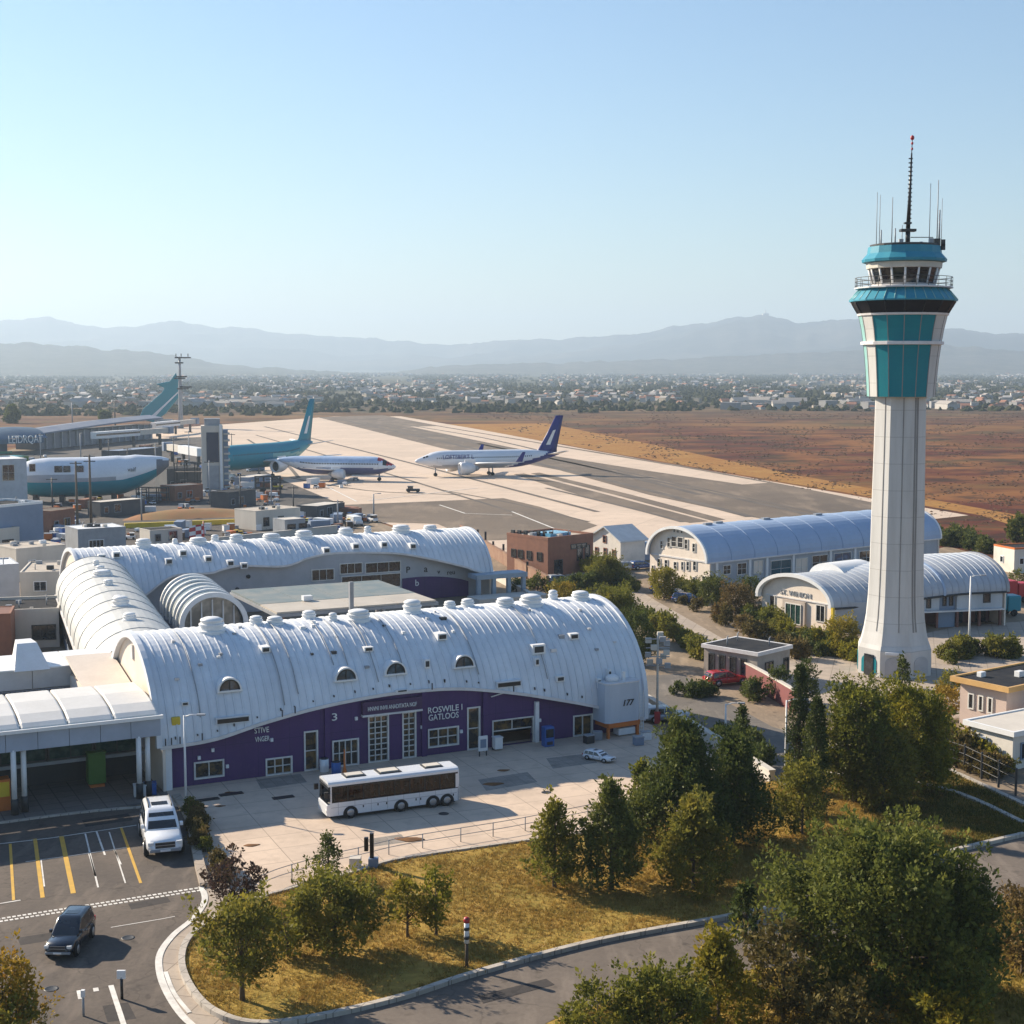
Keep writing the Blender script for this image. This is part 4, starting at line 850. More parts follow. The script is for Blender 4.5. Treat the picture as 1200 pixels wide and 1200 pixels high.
for x in (.3,3.5,7,10.3,13.4,16.8,20): MB().box(x-.15,x+.15,.15,.5,0,2.5).build('post',mat('brown_post',(.2,.08,.06),.6),HW)
MB().box(0,20.2,3.4,3.8,0,2.5).build('undercroft_wall',mat('red_brown_wall',(.14,.055,.045),.7),HW)
for x in (1.5,5.2,8.2,14.4,18): MB().box(x,x+1.6,3.32,3.42,0,2.1).build('door',M_glass,HW)
MB().box(0,20.2,-.6,.2,2.3,2.498).build('floor_edge',M_trim,HW)
MB().box(9,10.5,8,9.2,8.7,9.6).build('roof_unit',M_dark,HW)
for o in [o for o in COL.objects if o.name not in _before and o.parent==H2]: o.location=(hl.x,hl.y,0); o.rotation_euler.z=hr
# ================================================================== smaller buildings on the right
building('brick_building','brown brick flat roofed building between the apron and the white gabled house','building',(642,676),(695,669),6.3,10.5,M_brick,M_beige,.5,[('L',1.2,2.6,1.2,1.5,1,1),('L',3,2.6,1.2,1.5,1,1),('L',5.2,2.6,1.2,1.5,1,1),('L',7.8,2.6,1.2,1.5,1,1),('F',1.5,.2,2,2.6,1,1),('F',7,2.2,1.4,2.6,1,1),('F',9,2.2,1.2,2.6,1,1),('F',5.5,4.3,4,.9,3,1)],mf=M_dark)
b=[o for o in COL.objects if o.name=='brick_building'][0]
MB().box(3,8,2.5,6.5,6.42,7.0).build('skylight',mat('blue_skylight',(.12,.36,.55),.2),b)
for k in range(7): MB().box(.5+k*.5,.9+k*.5,9.3-k*1.1,10-k*1.1,6.4,7.3).build('roof_unit',M_dark,b)
def house(name,label,px,ang,L,wd,zw,zr,mw,mr):
    t=thing(name,label,'house',(*G(*px),.05),ang)
    MB().box(.15,L-.15,.15,wd-.15,0,zw).build('wall',mw,t)
    g=MB(); g.add([(.15,.15,zw),(.15,wd-.15,zw),(.15,wd/2,zr-.1),(L-.15,.15,zw),(L-.15,wd-.15,zw),(L-.15,wd/2,zr-.1)],[(0,1,2),(3,5,4),(0,2,5,3),(1,4,5,2)]); g.build('gable',mw,t)
    r=MB(); r.add([(-.4,-.4,zw-.15),(L+.4,-.4,zw-.15),(L+.4,wd/2,zr),(-.4,wd/2,zr),(-.4,wd+.4,zw-.15),(L+.4,wd+.4,zw-.15)]+[(-.4,-.4,zw-.4),(L+.4,-.4,zw-.4),(L+.4,wd/2,zr-.22),(-.4,wd/2,zr-.22),(-.4,wd+.4,zw-.4),(L+.4,wd+.4,zw-.4)],[(0,1,2,3),(3,2,5,4),(6,9,8,7),(9,10,11,8),(0,3,9,6),(3,4,10,9),(1,7,8,2),(2,8,11,5),(0,6,7,1),(4,5,11,10)]); r.build('roof',mr,t)
    return t
hs=house('gabled_house','small white gabled house with a pale grey roof left of the far hangar',(727,661),rad(36),6.2,9,4.3,6.6,mat('white_render',(.68,.64,.58),.8),mat('pale_grey_roof',(.5,.53,.55),.6))
for y,z in ((1.5,1),(4,1.1),(6.5,1.0),(4.2,3.4)): window(hs,(.15,y+1,z),(0,-1),(-1,0),1,1.4,1,2,M_brick,M_glass)
MB().box(6.2,9.5,1,7,0,3.2).build('side_room',M_bluegrey,hs)
gh,_w=building('guardhouse','low guardhouse with a dark flat overhanging roof beside the red car','guardhouse',(887,804),(925,794),3.7,7.5,mat('stained_render',(.4,.35,.3),.85,col2=(.24,.21,.18),vs=.6),M_roofdark,.18,[('L',.7,.7,.9,2.2,1,1),('L',2.2,.7,.9,2.2,1,1),('L',3.7,.7,.9,2.2,1,1),('L',5.2,.7,.9,2.2,1,1),('F',1.5,1.2,1.6,1.3,2,1),('F',5.2,.3,1,2.2,1,1)],over=.22,mp=M_trim,mf=M_dark)
MB().box(0.3,3.2,-2.2,-.05,0,.5).build('step',M_conc,gh)
ph,_w=building('pink_house','pinkish flat roofed house with an orange edged roof at the right edge','house',(1178,866),(1262,846),5.0,5.4,mat('pink_render',(.55,.43,.37),.8,col2=(.46,.36,.31)),M_roofdark,.28,[('L',1.0,2.2,.7,1.6,1,1),('L',2.2,2.2,.6,1.6,1,1),('L',3.3,2.2,.6,1.6,1,1),('F',4,1.5,1.5,1.6,1,1)],over=.7,mp=mat('orange_fascia',(.6,.36,.13),.6),mf=M_frame)
building('white_house','low white house with a flat pale roof at the right edge','house',(1186,903),(1290,880),3.4,5,mat('white_render',(.68,.64,.58),.8),M_conc,.22,[('F',1,.8,2,1.6,2,1),('L',1.5,1,1,1.4,1,1)],over=.35,mp=M_white,mf=M_bluegrey)
building('field_house','small white house with orange trim at the field edge far right','house',(1188,672),(1230,670),4.2,6,mat('white_render',(.68,.64,.58),.8),M_roofdark,.3,[('F',1,1.5,1,1.2,1,1),('L',2,1.5,1,1.2,1,1)],mp=M_orange)
# walls and fences
def wallrun(name,label,cat,pts,h,th,m,cap=None,z=.05):
    p=[Vector((*G(*q),0)) for q in pts]; o=p[0]; t=thing(name,label,cat,(o.x,o.y,z)); q=[((v-o).x,(v-o).y) for v in p]
    sweep(MB(),q,th,0,h).build('wall',m,t); sweep(MB(),q,th+.16,h+.002,h+.17).build('coping',cap or m,t); return t
wallrun('garden_wall','dark red rendered garden wall running below the guardhouse','wall',[(872,800),(895,813),(932,836)],2.3,.3,mat('red_render',(.2,.06,.06),.8),M_conc)
fw=wallrun('brown_wall','long low brown wall with posts running to the brick building','wall',[(540,628),(575,652),(612,675),(642,692)],2.2,.35,mat('brown_timber',(.2,.1,.06),.85,col2=(.3,.2,.13)))
fo=Vector(G(540,628))
for k,(px,py) in enumerate([(552,636),(560,641),(569,647),(578,653),(590,660),(600,667),(618,679)]):
    v=Vector(G(px,py))-fo; MB().box(v.x-.2,v.x+.2,v.y-.2,v.y+.2,0,3.0+.5*(k%3)).build('post',M_dark,fw)
wallrun('dock_wall','pale sloping ramp wall at the right end of the rear hall','wall',[(560,668),(600,690),(640,715)],1.0,.5,M_conc)
wallrun('lane_wall','low grey concrete wall along the shaded lane beside the terminal','wall',[(757,826),(800,852),(850,882),(905,917)],.9,.5,M_conc)
# ================================================================== storage tank by the hall
a=Vector(G(711,868)); b=Vector(G(750,862)); ang=math.atan2((b-a).y,(b-a).x)
TK=thing('storage_tank','pale blue storage tank on an orange stand at the right end of the purple wall','tank',(a.x,a.y,.1),ang); W_=(b-a).length+.1
bd=MB(); c=.35; oc=[(c,0),(W_-c,0),(W_,c),(W_,3.4-c),(W_-c,3.4),(c,3.4),(0,3.4-c),(0,c)]
bd.prism(oc,1.5,5.3); bd.build('body',mat('tank_metal',(.5,.56,.64),.45,col2=(.4,.45,.53),vs=.5,streak=True),TK)
MB().prism([(x*1.02-.04,y*1.02-.04) for x,y in oc],5.3,5.42).build('lid',M_trim,TK)
MB().lathe([(.65,5.42),(.65,5.8),(.4,6.0),(.02,6.05)],16,(1.4,1.2,0)).build('hatch',M_white,TK); MB().box(2.4,2.7,.8,1.1,5.42,6.3).build('breather',M_white,TK)
MB().box(.25,W_-.1,.05,3.2,1.02,1.498).build('skirt',M_orange,TK); MB().box(.2,.45,.1,.35,0,1.0).build('leg',M_orange,TK)
for x,y in ((W_-.4,.1),(.2,2.9),(W_-.4,2.9)): MB().box(x,x+.25,y,y+.25,0,1.0).build('leg',M_orange,TK)
text('number','177',.85,M_black,TK,(1.75,-.05,3.1),(1,0,0),shear=.25)
ld=MB()
for x in (W_+.15,W_+.65): ld.box(x,x+.06,.5,.56,0,4.2)
for k in range(12): ld.box(W_+.15,W_+.7,.51,.55,.3+k*.33,.35+k*.33)
ld.build('ladder',M_white,TK)
pb=MB().box(W_*.4,W_*.9,.3,1.3,.1,.8); pb.build('pump',M_white,TK,bevel=.1)
# ================================================================== aircraft
def airplane(name,label,loc_,ang,L,Dm,col,mats,fin=True,wing=True,fin_h=None,wname=None,tail_up=.22,clear=.42,engs=((.15,.0),),nose_up=0,fincol=None,winglet=True,wx=0.0,ek=.27):
    t=thing(name,label,'airplane',(*loc_,.05),ang); zc=Dm*(.5+clear); r=Dm/2
    st=[(0,.03,-.12),(.008,.16,-.11),(.025,.30,-.09),(.05,.43,-.06),(.08,.60,-.03),(.11,.78,0),(.14,.90,0),(.18,.98,0),(.22,1,0)]+[(x,1,0) for x in np.linspace(.26,.62,14)]+[(.66,.99,.01),(.70,.96,.03),(.74,.91,.07),(.78,.84,.12),(.82,.74,.19),(.86,.62,.26),(.90,.49,.33),(.94,.35,.39),(.97,.22,.43),(1,.08,.46)]
    st=[(u,q,o*(tail_up/.22 if u>.5 else 1)) for u,q,o in st]
    # finer rings
    us=np.linspace(0,1,70); uu=[s[0] for s in st]; q=np.interp(us,uu,[s[1] for s in st]); oo=np.interp(us,uu,[s[2] for s in st]); n=36; rings=[]
    for i in range(70): rings.append([(L/2-us[i]*L, r*q[i]*math.cos(2*PI*k/n), zc+oo[i]*Dm*.5*1.0+r*q[i]*1.04*math.sin(2*PI*k/n)) for k in range(n)])
    fm=lambda i,j: col(us[i],math.sin(2*PI*(j+.5)/n)*q[i]+oo[i])
    MB().loft(rings,mfun=fm).build('fuselage',mats,t)
    def rad_at(u): return float(np.interp(u,us,q))*r, zc+float(np.interp(u,us,oo))*Dm*.5
    wr=MB()
    for sg in (1,-1):
        u=.14
        while u<.80:
            rr_,zz=rad_at(u); a=.24; x=L/2-u*L
            y=sg*rr_*math.cos(a); wr.add([(x+s,y+sg*.03+dz*-.2*sg,zz+rr_*math.sin(a)*1.04+dz) for s,dz in ((-.16,-.2),(.16,-.2),(.16,.24),(-.16,.24))],[(0,1,2,3)])
            u+=.0135
    wr.build('cabin_window_row',M_dark,t)
    cw=MB()
    for sg in (1,-1):
        for u0,u1 in ((.052,.066),(.069,.085)):
            P=[]
            for u,a in ((u0,.62),(u1,.62),(u1,1.0),(u0,1.05)):
                rr_,zz=rad_at(u); P.append((L/2-u*L,sg*(rr_*math.cos(a)+.04),zz+rr_*1.04*math.sin(a)+.04))
            cw.add(P,[(0,1,2,3)])
    cw.build('cockpit_window',M_glass,t)
    def foil(c,th): return [(0,0),(-.08*c,th*.42),(-.3*c,th*.5),(-.65*c,th*.3),(-c,.02),(-.65*c,-th*.22),(-.3*c,-th*.4),(-.08*c,-th*.34)]
    if wing:
        for sg in (1,-1):
            secs=[(.0,.19*L,(.10+wx)*L,-.55),(.30,.125*L,(.005+wx)*L,-.32),(1.0,.045*L,(wx-.15)*L,.35)]; span=.43*L; rings=[]
            for s,c,x,dz in secs: rings.append([(x+a,sg*(r*.6+s*span),zc-r*.45+(dz+.55)*Dm*.32+b) for a,b in foil(c,c*.12)])
            wg=MB().loft(rings); wo_=wg.build('wing',[M_white],t)
            if winglet:
                x,y,z=(wx-.15)*L,sg*(r*.6+span),zc-r*.45+.9*Dm*.32; c=.045*L
                MB().loft([[(x,y-.05,z),(x,y+.05,z),(x-c,y+.05,z),(x-c,y-.05,z)],[(x-c*.9,y+sg*.9-.04,z+Dm*.55),(x-c*.9,y+sg*.9+.04,z+Dm*.55),(x-c*1.35,y+sg*.9+.04,z+Dm*.55),(x-c*1.35,y+sg*.9-.04,z+Dm*.55)]],sm=False).build('winglet',fincol or M_black,wo_)
            for es,ex in engs:
                y=sg*(r*.6+es*L); x=(.085+wx)*L-es*L*.35+ex; er=Dm*ek; el=.105*L; z=max(zc-r*.45-Dm*.19,er+.75)
                e=MB().lathe([(er*.55,-el*.5),(er*.7,-el*.38),(er*.93,-el*.1),(er,el*.15),(er,el*.35),(er*.9,el*.5),(er*.8,el*.47),(er*.78,el*.3)],24,(x,y,z),axis='x').build('engine',mat('nacelle_white',(.72,.73,.75),.35),t)
                MB().lathe([(er*.79,el*.3),(er*.3,el*.31),(.02,el*.42)],20,(x,y,z),axis='x').build('intake_fan',M_black,e); MB().lathe([(er*.5,-el*.48),(er*.35,-el*.7),(.05,-el*.85)],16,(x,y,z),axis='x').build('exhaust_cone',M_grey,e)
                MB().obox((x,y,z),(1,0),(0,1),-el*.55,el*.15,-.2,.2,er*.8,er*.8+Dm*.2).build('pylon',M_white,e)
    if fin:
        fh=fin_h or Dm*1.35; x0=-.30*L; u=.86; rr_,zz=rad_at(u); zb=zz+rr_*.5; rings=[]
        for s,xa,c in ((0,-.32*L,.165*L),(.12,-.355*L,.13*L),(.5,-.41*L,.095*L),(1,-.478*L,.052*L)):
            z=zb+s*fh; rings.append([(xa+a,b,z) for a,b in foil(c,c*.1)])
        f=MB().loft(rings).build('tail_fin',fincol or mats[-1],t)
        em=MB()
        for sg in (1,-1):
            em.add([(-.385*L-.02*L,sg*c_,zb+s_*fh) for c_,s_ in ((.0115*L*.66,.22),)]+[(-.435*L,sg*.42,zb+.22*fh),(-.475*L,sg*.3,zb+.62*fh),(-.455*L,sg*.40,zb+.60*fh)],[(0,1,2,3)])
        em.build('fin_emblem',[M_white],f)
        for sg in (1,-1):
            rings=[]
            for s,c,x in ((0,.095*L,-.40*L),(1,.04*L,-.475*L)): rings.append([(x+a,sg*(r*.15+s*.16*L),zz+rr_*.25+s*.05*L*.6+b) for a,b in foil(c,c*.1)])
            MB().loft(rings).build('tailplane',M_white,t)
    for x,ys in ((.36*L,(0,)),(-.02*L,(r*.75,-r*.75))):
        for y in ys:
            g=MB().tube([(x,y,zc-r*.9),(x,y,.55)],.22,8).build('gear_leg',M_grey,t)
            for dy in (-.35,.35):
                w_=MB().lathe([(.2,-.18),(.55,-.18),(.6,-.1),(.6,.1),(.55,.18),(.2,.18)],16,(x,y+dy,.6),axis='y').build('wheel',M_rubber,g)
    for u in (.15,.36):
        d=MB()
        for sg in (1,-1):
            rr_,zz=rad_at(u); x=L/2-u*L
            for a,b in ((x-.6,x-.55),(x+.55,x+.6)): d.add([(a,sg*(rr_+.02),zz-.9),(b,sg*(rr_+.02),zz-.9),(b,sg*(rr_*.93+.03),zz+1.1),(a,sg*(rr_*.93+.03),zz+1.1)],[(0,1,2,3)])
        d.build('cabin_door',M_grey,t)
    return t,rad_at,zc,r
M_navy=mat('navy_livery',(.004,.012,.19),.4,vs=.3,spec=.3); M_plane=mat('plane_white',(.72,.75,.8),.35,col2=(.62,.65,.7),vs=.2,amt=.4,coat=.3); M_pgrey=mat('plane_grey',(.4,.42,.47),.4); M_skyblue=mat('light_blue_livery',(.42,.55,.75),.35); M_indigo=mat('indigo_belly',(.12,.13,.26),.4)
def c1(u,z):
    if u>.84+ (z*.10): return 2
    if u>.6 and z<-.75+ (u-.6)*4.2 and z<.1+ (u-.72)*2: return 2 if z<-.95+(u-.6)*4.6 else 0
    return 1 if z<-.55 else 0
nose=Vector(D(486,547,484)[:2]); hd=rad(180+17); L1=50
ctr=nose-Vector((math.cos(hd),math.sin(hd)))*L1/2
P1,ra,zc,r=airplane('blue_tailed_airplane','white airliner with a dark blue tail fin parked on the apron',ctr,hd,L1,5.9,c1,[M_plane,M_pgrey,M_navy],fin_h=12.6,engs=((.13,2.5),),fincol=M_navy,wx=.10,ek=.36)
text('fuselage_lettering','LOFTSBERT L',2.1,M_navy,P1,(L1/2-.175*L1,r*1.0+.06,zc+.35),(-1,0,0),up=(0,-.3,1),w=10.5)
def c2(u,z):
    if u<.10 and z>.05 : return 3 if u<.07 else 4
    if u<.14 and z>.55: return 3
    if z<-.25 : return 1
    return 2 if z>.35 else 0
nose=Vector(D(464,547,466)[:2]); hd=rad(-7); L2=38.5; ctr=nose-Vector((math.cos(hd),math.sin(hd)))*L2/2
airplane('striped_airplane','short white and blue airliner without tail fin, red and black over its nose','airplane' and ctr,hd,L2,5.7,c2,[M_plane,M_indigo,M_skyblue,M_red,M_black],fin=False,tail_up=.3,clear=.34,engs=((.1,0),),winglet=False)
def c3(u,z): return 1 if (z<-.6 and u>.55) else (2 if -.1<z<.12 and u>.5 and u<.9 else 0)
M_ltgreen=mat('pale_green_livery',(.2,.42,.4),.4)
hd=rad(180+60); tail=Vector(D(366,524,505)[:2]); L3=52; ctr=tail+Vector((math.cos(hd),math.sin(hd)))*L3/2
airplane('teal_airplane','large teal airliner with a tall teal tail fin, nose hidden behind the pale gate tower',ctr,hd,L3,7.6,c3,[M_teal,mat('dark_teal_livery',(.01,.12,.14),.35),M_ltgreen],fin_h=15,wing=True,clear=.45,fincol=M_teal,tail_up=.4,winglet=False,engs=((.12,0),))
# white and teal hull at left
x0=Vector(D(20,560,392)[:2]); x1=Vector(D(198,548,400)[:2]); hv=x1-x0; hd=math.atan2(hv.y,hv.x); LH=hv.length
HU=thing('teal_bellied_fuselage','stored white fuselage with a teal belly and no wings at left','fuselage',(*x0,.05),hd)
rings=[]; n=32
for i in range(50):
    u=i/49; q=float(np.interp(u,[0,.04,.1,.2,.66,.78,.88,.95,1],[.5,.75,.92,1,1,.88,.64,.42,.2])); o=float(np.interp(u,[0,.5,.7,.85,1],[-.1,0,.4,1.8,3.6])); R_=4.9
    rings.append([(u*LH,R_*q*math.cos(2*PI*k/n),6.6+o+R_*q*1.08*math.sin(2*PI*k/n)) for k in range(n)])
def ch(i,j):
    z=math.sin(2*PI*(j+.5)/n)
    if i/49>.9 and z<.5+(.98-i/49)*4: return 3
    return 1 if z<-.12 else (2 if z<.12-.3*(i/49-.3) and i<32 else 0)
MB().loft(rings,mfun=ch).build('hull',[M_plane,M_teal,M_pgrey,mat('hull_dark_grey',(.16,.17,.2),.6)],HU)
wn=MB()
for u,s in ((.28,1.0),(.335,.9),(.42,.9)): wn.box(u*LH-s,u*LH+s,-4.75,-4.3,8.2,9.9)
wn.build('side_window',M_glass,HU)
text('hull_lettering','vaif',1.6,M_dark,HU,(LH*.73,-4.75,8.2),(1,0,0)); 
for k in range(5): MB().box(LH*(.12+.17*k)-.6,LH*(.12+.17*k)+.6,-2.5,2.5,0,2.2).build('cradle',M_dark,HU)
# far teal tail and mast
t=thing('leaning_tail','teal and white airliner tail section leaning up beside the radar mast','airplane tail',(*D(190,497,880)[:2],.05),0)
def PT(px,py,Y=880): x,y,z=D(px,py,Y); return (x-t.location.x,y-t.location.y,z)
pl=[PT(163,491),(PT(168,479)),PT(190,460),PT(193,455),PT(183,450),PT(199,447),PT(206,437),PT(211,452),PT(211,464),PT(194,485),PT(180,495)]
MB().add([(p[0],-1.2,p[2]) for p in pl]+[(p[0],1.2,p[2]) for p in pl],[tuple(range(11)),tuple(range(21,10,-1))]+[(i,(i+1)%11,11+(i+1)%11,11+i) for i in range(11)]).build('tail_cone',M_teal,t,bevel=.5)
pl=[PT(176,489),PT(193,474),PT(209,459),PT(209,461),PT(191,479),PT(179,492)]
MB().add([(p[0],-1.3,p[2]) for p in pl]+[(p[0],1.3,p[2]) for p in pl],[tuple(range(6)),tuple(range(11,5,-1))]+[(i,(i+1)%6,6+(i+1)%6,6+i) for i in range(6)]).build('stripe',M_plane,t)
MB().box(-4,6,-2,2,0,5).build('support',M_grey,t)
x,y,_=D(212,497,870); t=thing('radar_mast','grey radar mast with cross arms beside the leaning teal tail','mast',(x,y,.05))
zt=D(212,418,870)[2]; s=870/F
m_=MB(); m_.lathe([(3.2*s,0),(2.6*s,20*s),(2.2*s,50*s),(1.5*s,66*s),(1.2*s,zt)],8); m_.build('shaft',M_grey,t)
for z,a,b in ((zt-2*s,-5,13),(zt-8*s,-5,4),(zt-24*s,-4,8),(zt-26*s,-6,6),(zt-36*s,0,13),(zt-38*s,-3,10)): MB().box(a*s,b*s,-1.2,1.2,z,z+1.6*s).build('cross_arm',M_dark,t)
for a in (-4,2,10): MB().box(a*s-.2,a*s+.2,-.2,.2,zt,zt+3.5*s).build('aerial',M_dark,t)
# far terminal with lettering
a=Vector(G(-10,533)); b=Vector(G(62,530)); u=(b-a).normalized(); ang=math.atan2(u.y,u.x)
FT=thing('far_terminal','low blue roofed terminal with white lettering at the far left','terminal building',(a.x,a.y,.05),ang); W_=(b-a).length
MB().box(-40,W_-20,0,26,0,5.2).build('wall',mat('dark_blue_wall',(.035,.07,.12),.6),FT)
rg=[]
for k in range(12):
    y=-4+k*3.2; rg.append([(x,y,6.0+4.0*math.sin(PI*(k/11)**.8)+.8*math.sin(x*.12)) for x in np.linspace(-42,W_-4,14)])
MB().loft(rg,closed=False,caps=False).build('roof',mat('blue_roof_sheet',(.05,.11,.19),.8,col2=(.1,.16,.22),vs=.1,spec=.2),FT)
MB().box(-42,W_-6,-4.2,-3.9,4.4,6.4).build('fascia',mat('fascia_blue',(.05,.12,.2),.5),FT)
text('roof_lettering','LEIDRQAT',4.6,M_white,FT,(W_*.16+1,-4.35,4.6),(1,0,0),w=15)
MB().box(-40,W_-18,-.2,0,.2,1.2).build('green_band',mat('green_band',(.03,.25,.16),.5),FT)
a=Vector(G(52,527)); b=Vector(G(182,514)); u=(b-a).normalized(); ang=math.atan2(u.y,u.x); W_=(b-a).length
PR=thing('concourse','long grey columned concourse with a swept roof behind the stored fuselage','terminal building',(a.x,a.y,.05),ang)
MB().box(0,W_,1.5,14,0,7.0).build('wall',mat('concourse_wall',(.2,.22,.26),.7),PR)
rg=[]
for x in np.linspace(-8,W_+6,24):
    k=(x+8)/(W_+14); z=7.2+3.2*math.sin(k*1.5); rg.append([(x,-1.5,z),(x,6,z+1.3),(x,16,z+.3),(x,16,z-.4),(x,-1.5,z-.7)])
MB().loft(rg,sm=False).build('roof',mat('concourse_roof',(.16,.2,.28),.85,col2=(.26,.28,.32),vs=.1,spec=.2),PR)
for k in range(16): MB().box(W_*(k+.5)/16-.35,W_*(k+.5)/16+.35,.6,1.4,0,7.4).build('column',M_grey,PR)
# gate tower
a=Vector(G(237,577)); b=Vector(G(262,577)); GT=thing('gate_tower','tall pale concrete gate tower with dark openings beside the teal airplane','tower',(a.x,a.y,.05),rad(12)); s=a.y/F
h=78*s; MB().box(0,25*s,0,7,0,h).build('wall',M_conc,GT); MB().box(6*s,20*s,-.15,.05,h*.45,h*.9).build('opening',mat('dark_blue_opening',(.02,.03,.07),.4),GT)
for k in range(9): MB().box(26*s,33*s,.5,5.5,h*(.06+.1*k),h*(.06+.1*k)+.5).build('balcony_slab',M_conc,GT)
MB().box(25.2*s,31*s,1.2,5,0,h*.93).build('stair_core',M_bluegrey,GT); MB().box(21*s,24*s,-.5,0.1,0,h*1.02).build('pilaster',M_white,GT)
MB().box(4*s,22*s,1,5,h,h+2).build('roof_plant',M_grey,GT); MB().box(6*s,20*s,-.25,-.02,h*.04,h*.4).build('shutter',M_grey,GT)
# poles near the hull
def pole(name,label,px,ptop,r_,cat='pole',m=None,arms=0,group=None,lamp=False):
    x,y=G(*px); t=thing(name,label,cat,(x,y,.05),0,group); z=D(px[0],ptop,y)[2]
    MB().tube([(0,0,0),(0,0,z)],[r_,r_*.65],8).build('shaft',m or M_grey,t)
    for k in range(arms): MB().box(-1.3,1.3,-.1,.1,z-.5-k*1.1,z-.3-k*1.1).build('cross_arm',M_dark,t)
    if lamp:
        a=MB().tube([(0,0,z-.1),(.5,-.3,z+.15),(1.3,-.8,z+.2)],.06,6).build('arm',m or M_grey,t); MB().box(1.0,1.9,-1.1,-.6,z+.1,z+.28).build('lamp_head',M_grey,a,bevel=.04)
    return t
M_pole=mat('timber_pole',(.16,.12,.085),.9)
pole('utility_pole','tall brown timber pole left of its taller partner in front of the stored fuselage',(91,622),541,.32,m=M_pole,arms=1)
pole('utility_pole','dark topped timber pole right of its partner in front of the stored fuselage',(107,618),533,.34,m=M_pole,arms=2)
pole('utility_pole','thin hazy pole rising behind the concourse with a small cross arm',(135,500),470,.5,arms=2,m=M_dark)
pole('utility_pole','thin hazy pole rising behind the far terminal without arms',(85,502),472,.4,m=M_grey)
pole('lamp_post','grey lamp post in front of the swept concourse roof',(95,545),508,.25,lamp=True)
pole('apron_light','tall apron light post standing at the edge of the dark apron patch',(438,606),579,.22,lamp=True)
# left hand blocks
building('utility_block','large windowless blue grey block at the left edge','building',(-40,668),(52,655),10.5,10,M_bluegrey,M_roofdark,.5,[],mp=M_white)
building('stair_block','white stair block attached in front of the blue grey block','building',(0,664),(24,661),6.6,3.5,M_conc,M_white,.3,[('F',.6,3.9,2.4,.9,4,1),('F',.8,.8,2.2,2.6,1,1)],mf=M_dark)
building('control_block','pale tall block with blue glass corner at the left edge','building',(-40,604),(33,600),13,14,mat('pale_grey_cladding',(.5,.53,.57),.6),M_white,.4,[('F',9,8,3,4,2,2),('F',15.6,10,1.6,2,1,1),('F',2,2,4,8,2,3)],mf=M_conc)
building('flat_roofed_block','low beige flat roofed block beside the connecting wing','building',(24,701),(92,699),3.8,13,M_conc,M_beige,.3,[('F',2,1,2,1.6,2,1),('F',7,1,2,1.6,2,1)])
building('beige_block','low block with a debris strewn beige roof below the blue grey block','building',(20,682),(78,676),5.4,9,M_conc,M_beige,.25,[('F',2,2,1.4,1.5,1,1)])
building('plain_white_block','plain pale block in front of the white stair block at the left edge','building',(-30,722),(24,718),7.0,8,mat('pale_grey_cladding',(.5,.53,.57),.6),M_white,.3,[])
building('dark_roofed_block','low block with a dark parapeted roof behind the white annex','building',(-20,762),(70,758),4.6,11,M_conc,M_roofdark,.5,[('F',1,1,3,2,3,1),('F',6,1,3,2,3,1),('F',11,1,3,2,3,1)],mf=M_dark)
building('brown_block','brown roofed low block at the left edge just behind the white annex','building',(-30,774),(14,772),5.5,6,M_brick,mat('brown_sheet_roof',(.2,.08,.05),.7),.2,[])
building('gabled_shed','grey ribbed shed with a pale roof behind the left end of the rear hall','shed',(92,652),(148,648),5.0,8,M_grey,M_white,.2,[('F',2,1,3,2,4,1)])
# concrete structures beyond the rear hall
building('concrete_bunker','greenish flat concrete bunker beyond the rear hall roof','building',(300,622),(352,617),4.2,8,M_conc,M_beige,.2,[('F',2,.8,1.6,2,1,1),('F',6,.8,1.6,2,1,1)],mf=M_dark)
building('grey_pavilion','small grey flat roofed pavilion with dark openings beyond the rear hall','building',(334,630),(358,628),3.6,5,M_grey,M_conc,.2,[('F',.6,.4,2,2.4,1,1),('F',3.4,.4,2,2.4,1,1)],mf=M_dark)
wallrun('pale_wall','long pale concrete wall just beyond the rear hall','wall',[(255,640),(330,632),(395,625)],1.6,.4,M_conc)
yb=wallrun('yellow_barrier','long yellow painted pipe barrier lying behind the rear hall','barrier',[(146,619),(200,617),(275,614)],.9,.8,M_yellow)
x,y=G(228,640); t=thing('red_white_banner','tattered red and white banner on a short pole behind the rear hall','banner',(x,y,.05))
MB().tube([(1.9,0,0),(1.9,0,5.0)],.14,6).build('pole',M_red,t)
f=MB(); rg=[[(-1.0+2.9*u,.25*math.sin(u*5),z+.5*u) for u in np.linspace(0,1,8)] for z in np.linspace(.4,4.0,10)]
f.loft(rg,closed=False,caps=False,mfun=lambda i,j:1 if (i//2+j//3)%2 else 0).build('cloth',[M_white,M_red],t)
# earth mound
md=MB(); rg=[]
for k in range(14):
    u=k/13; a=G(150+u*150,607-5*u); rg.append([(a[0]+(q-.5)*.6,a[1]+(q-.5)*16,1.8*math.sin(PI*u)**.7*math.sin(PI*q)+.3*mnoise.noise(Vector((u*9,q*4,1)))) for q in np.linspace(0,1,9)])
o=md.loft(rg,closed=False,caps=False).build('earth_mound',mat('rust_earth',(.3,.13,.05),1,col2=(.2,.15,.05),vs=.15,amt=1,bump=.5)); o['kind']='structure'
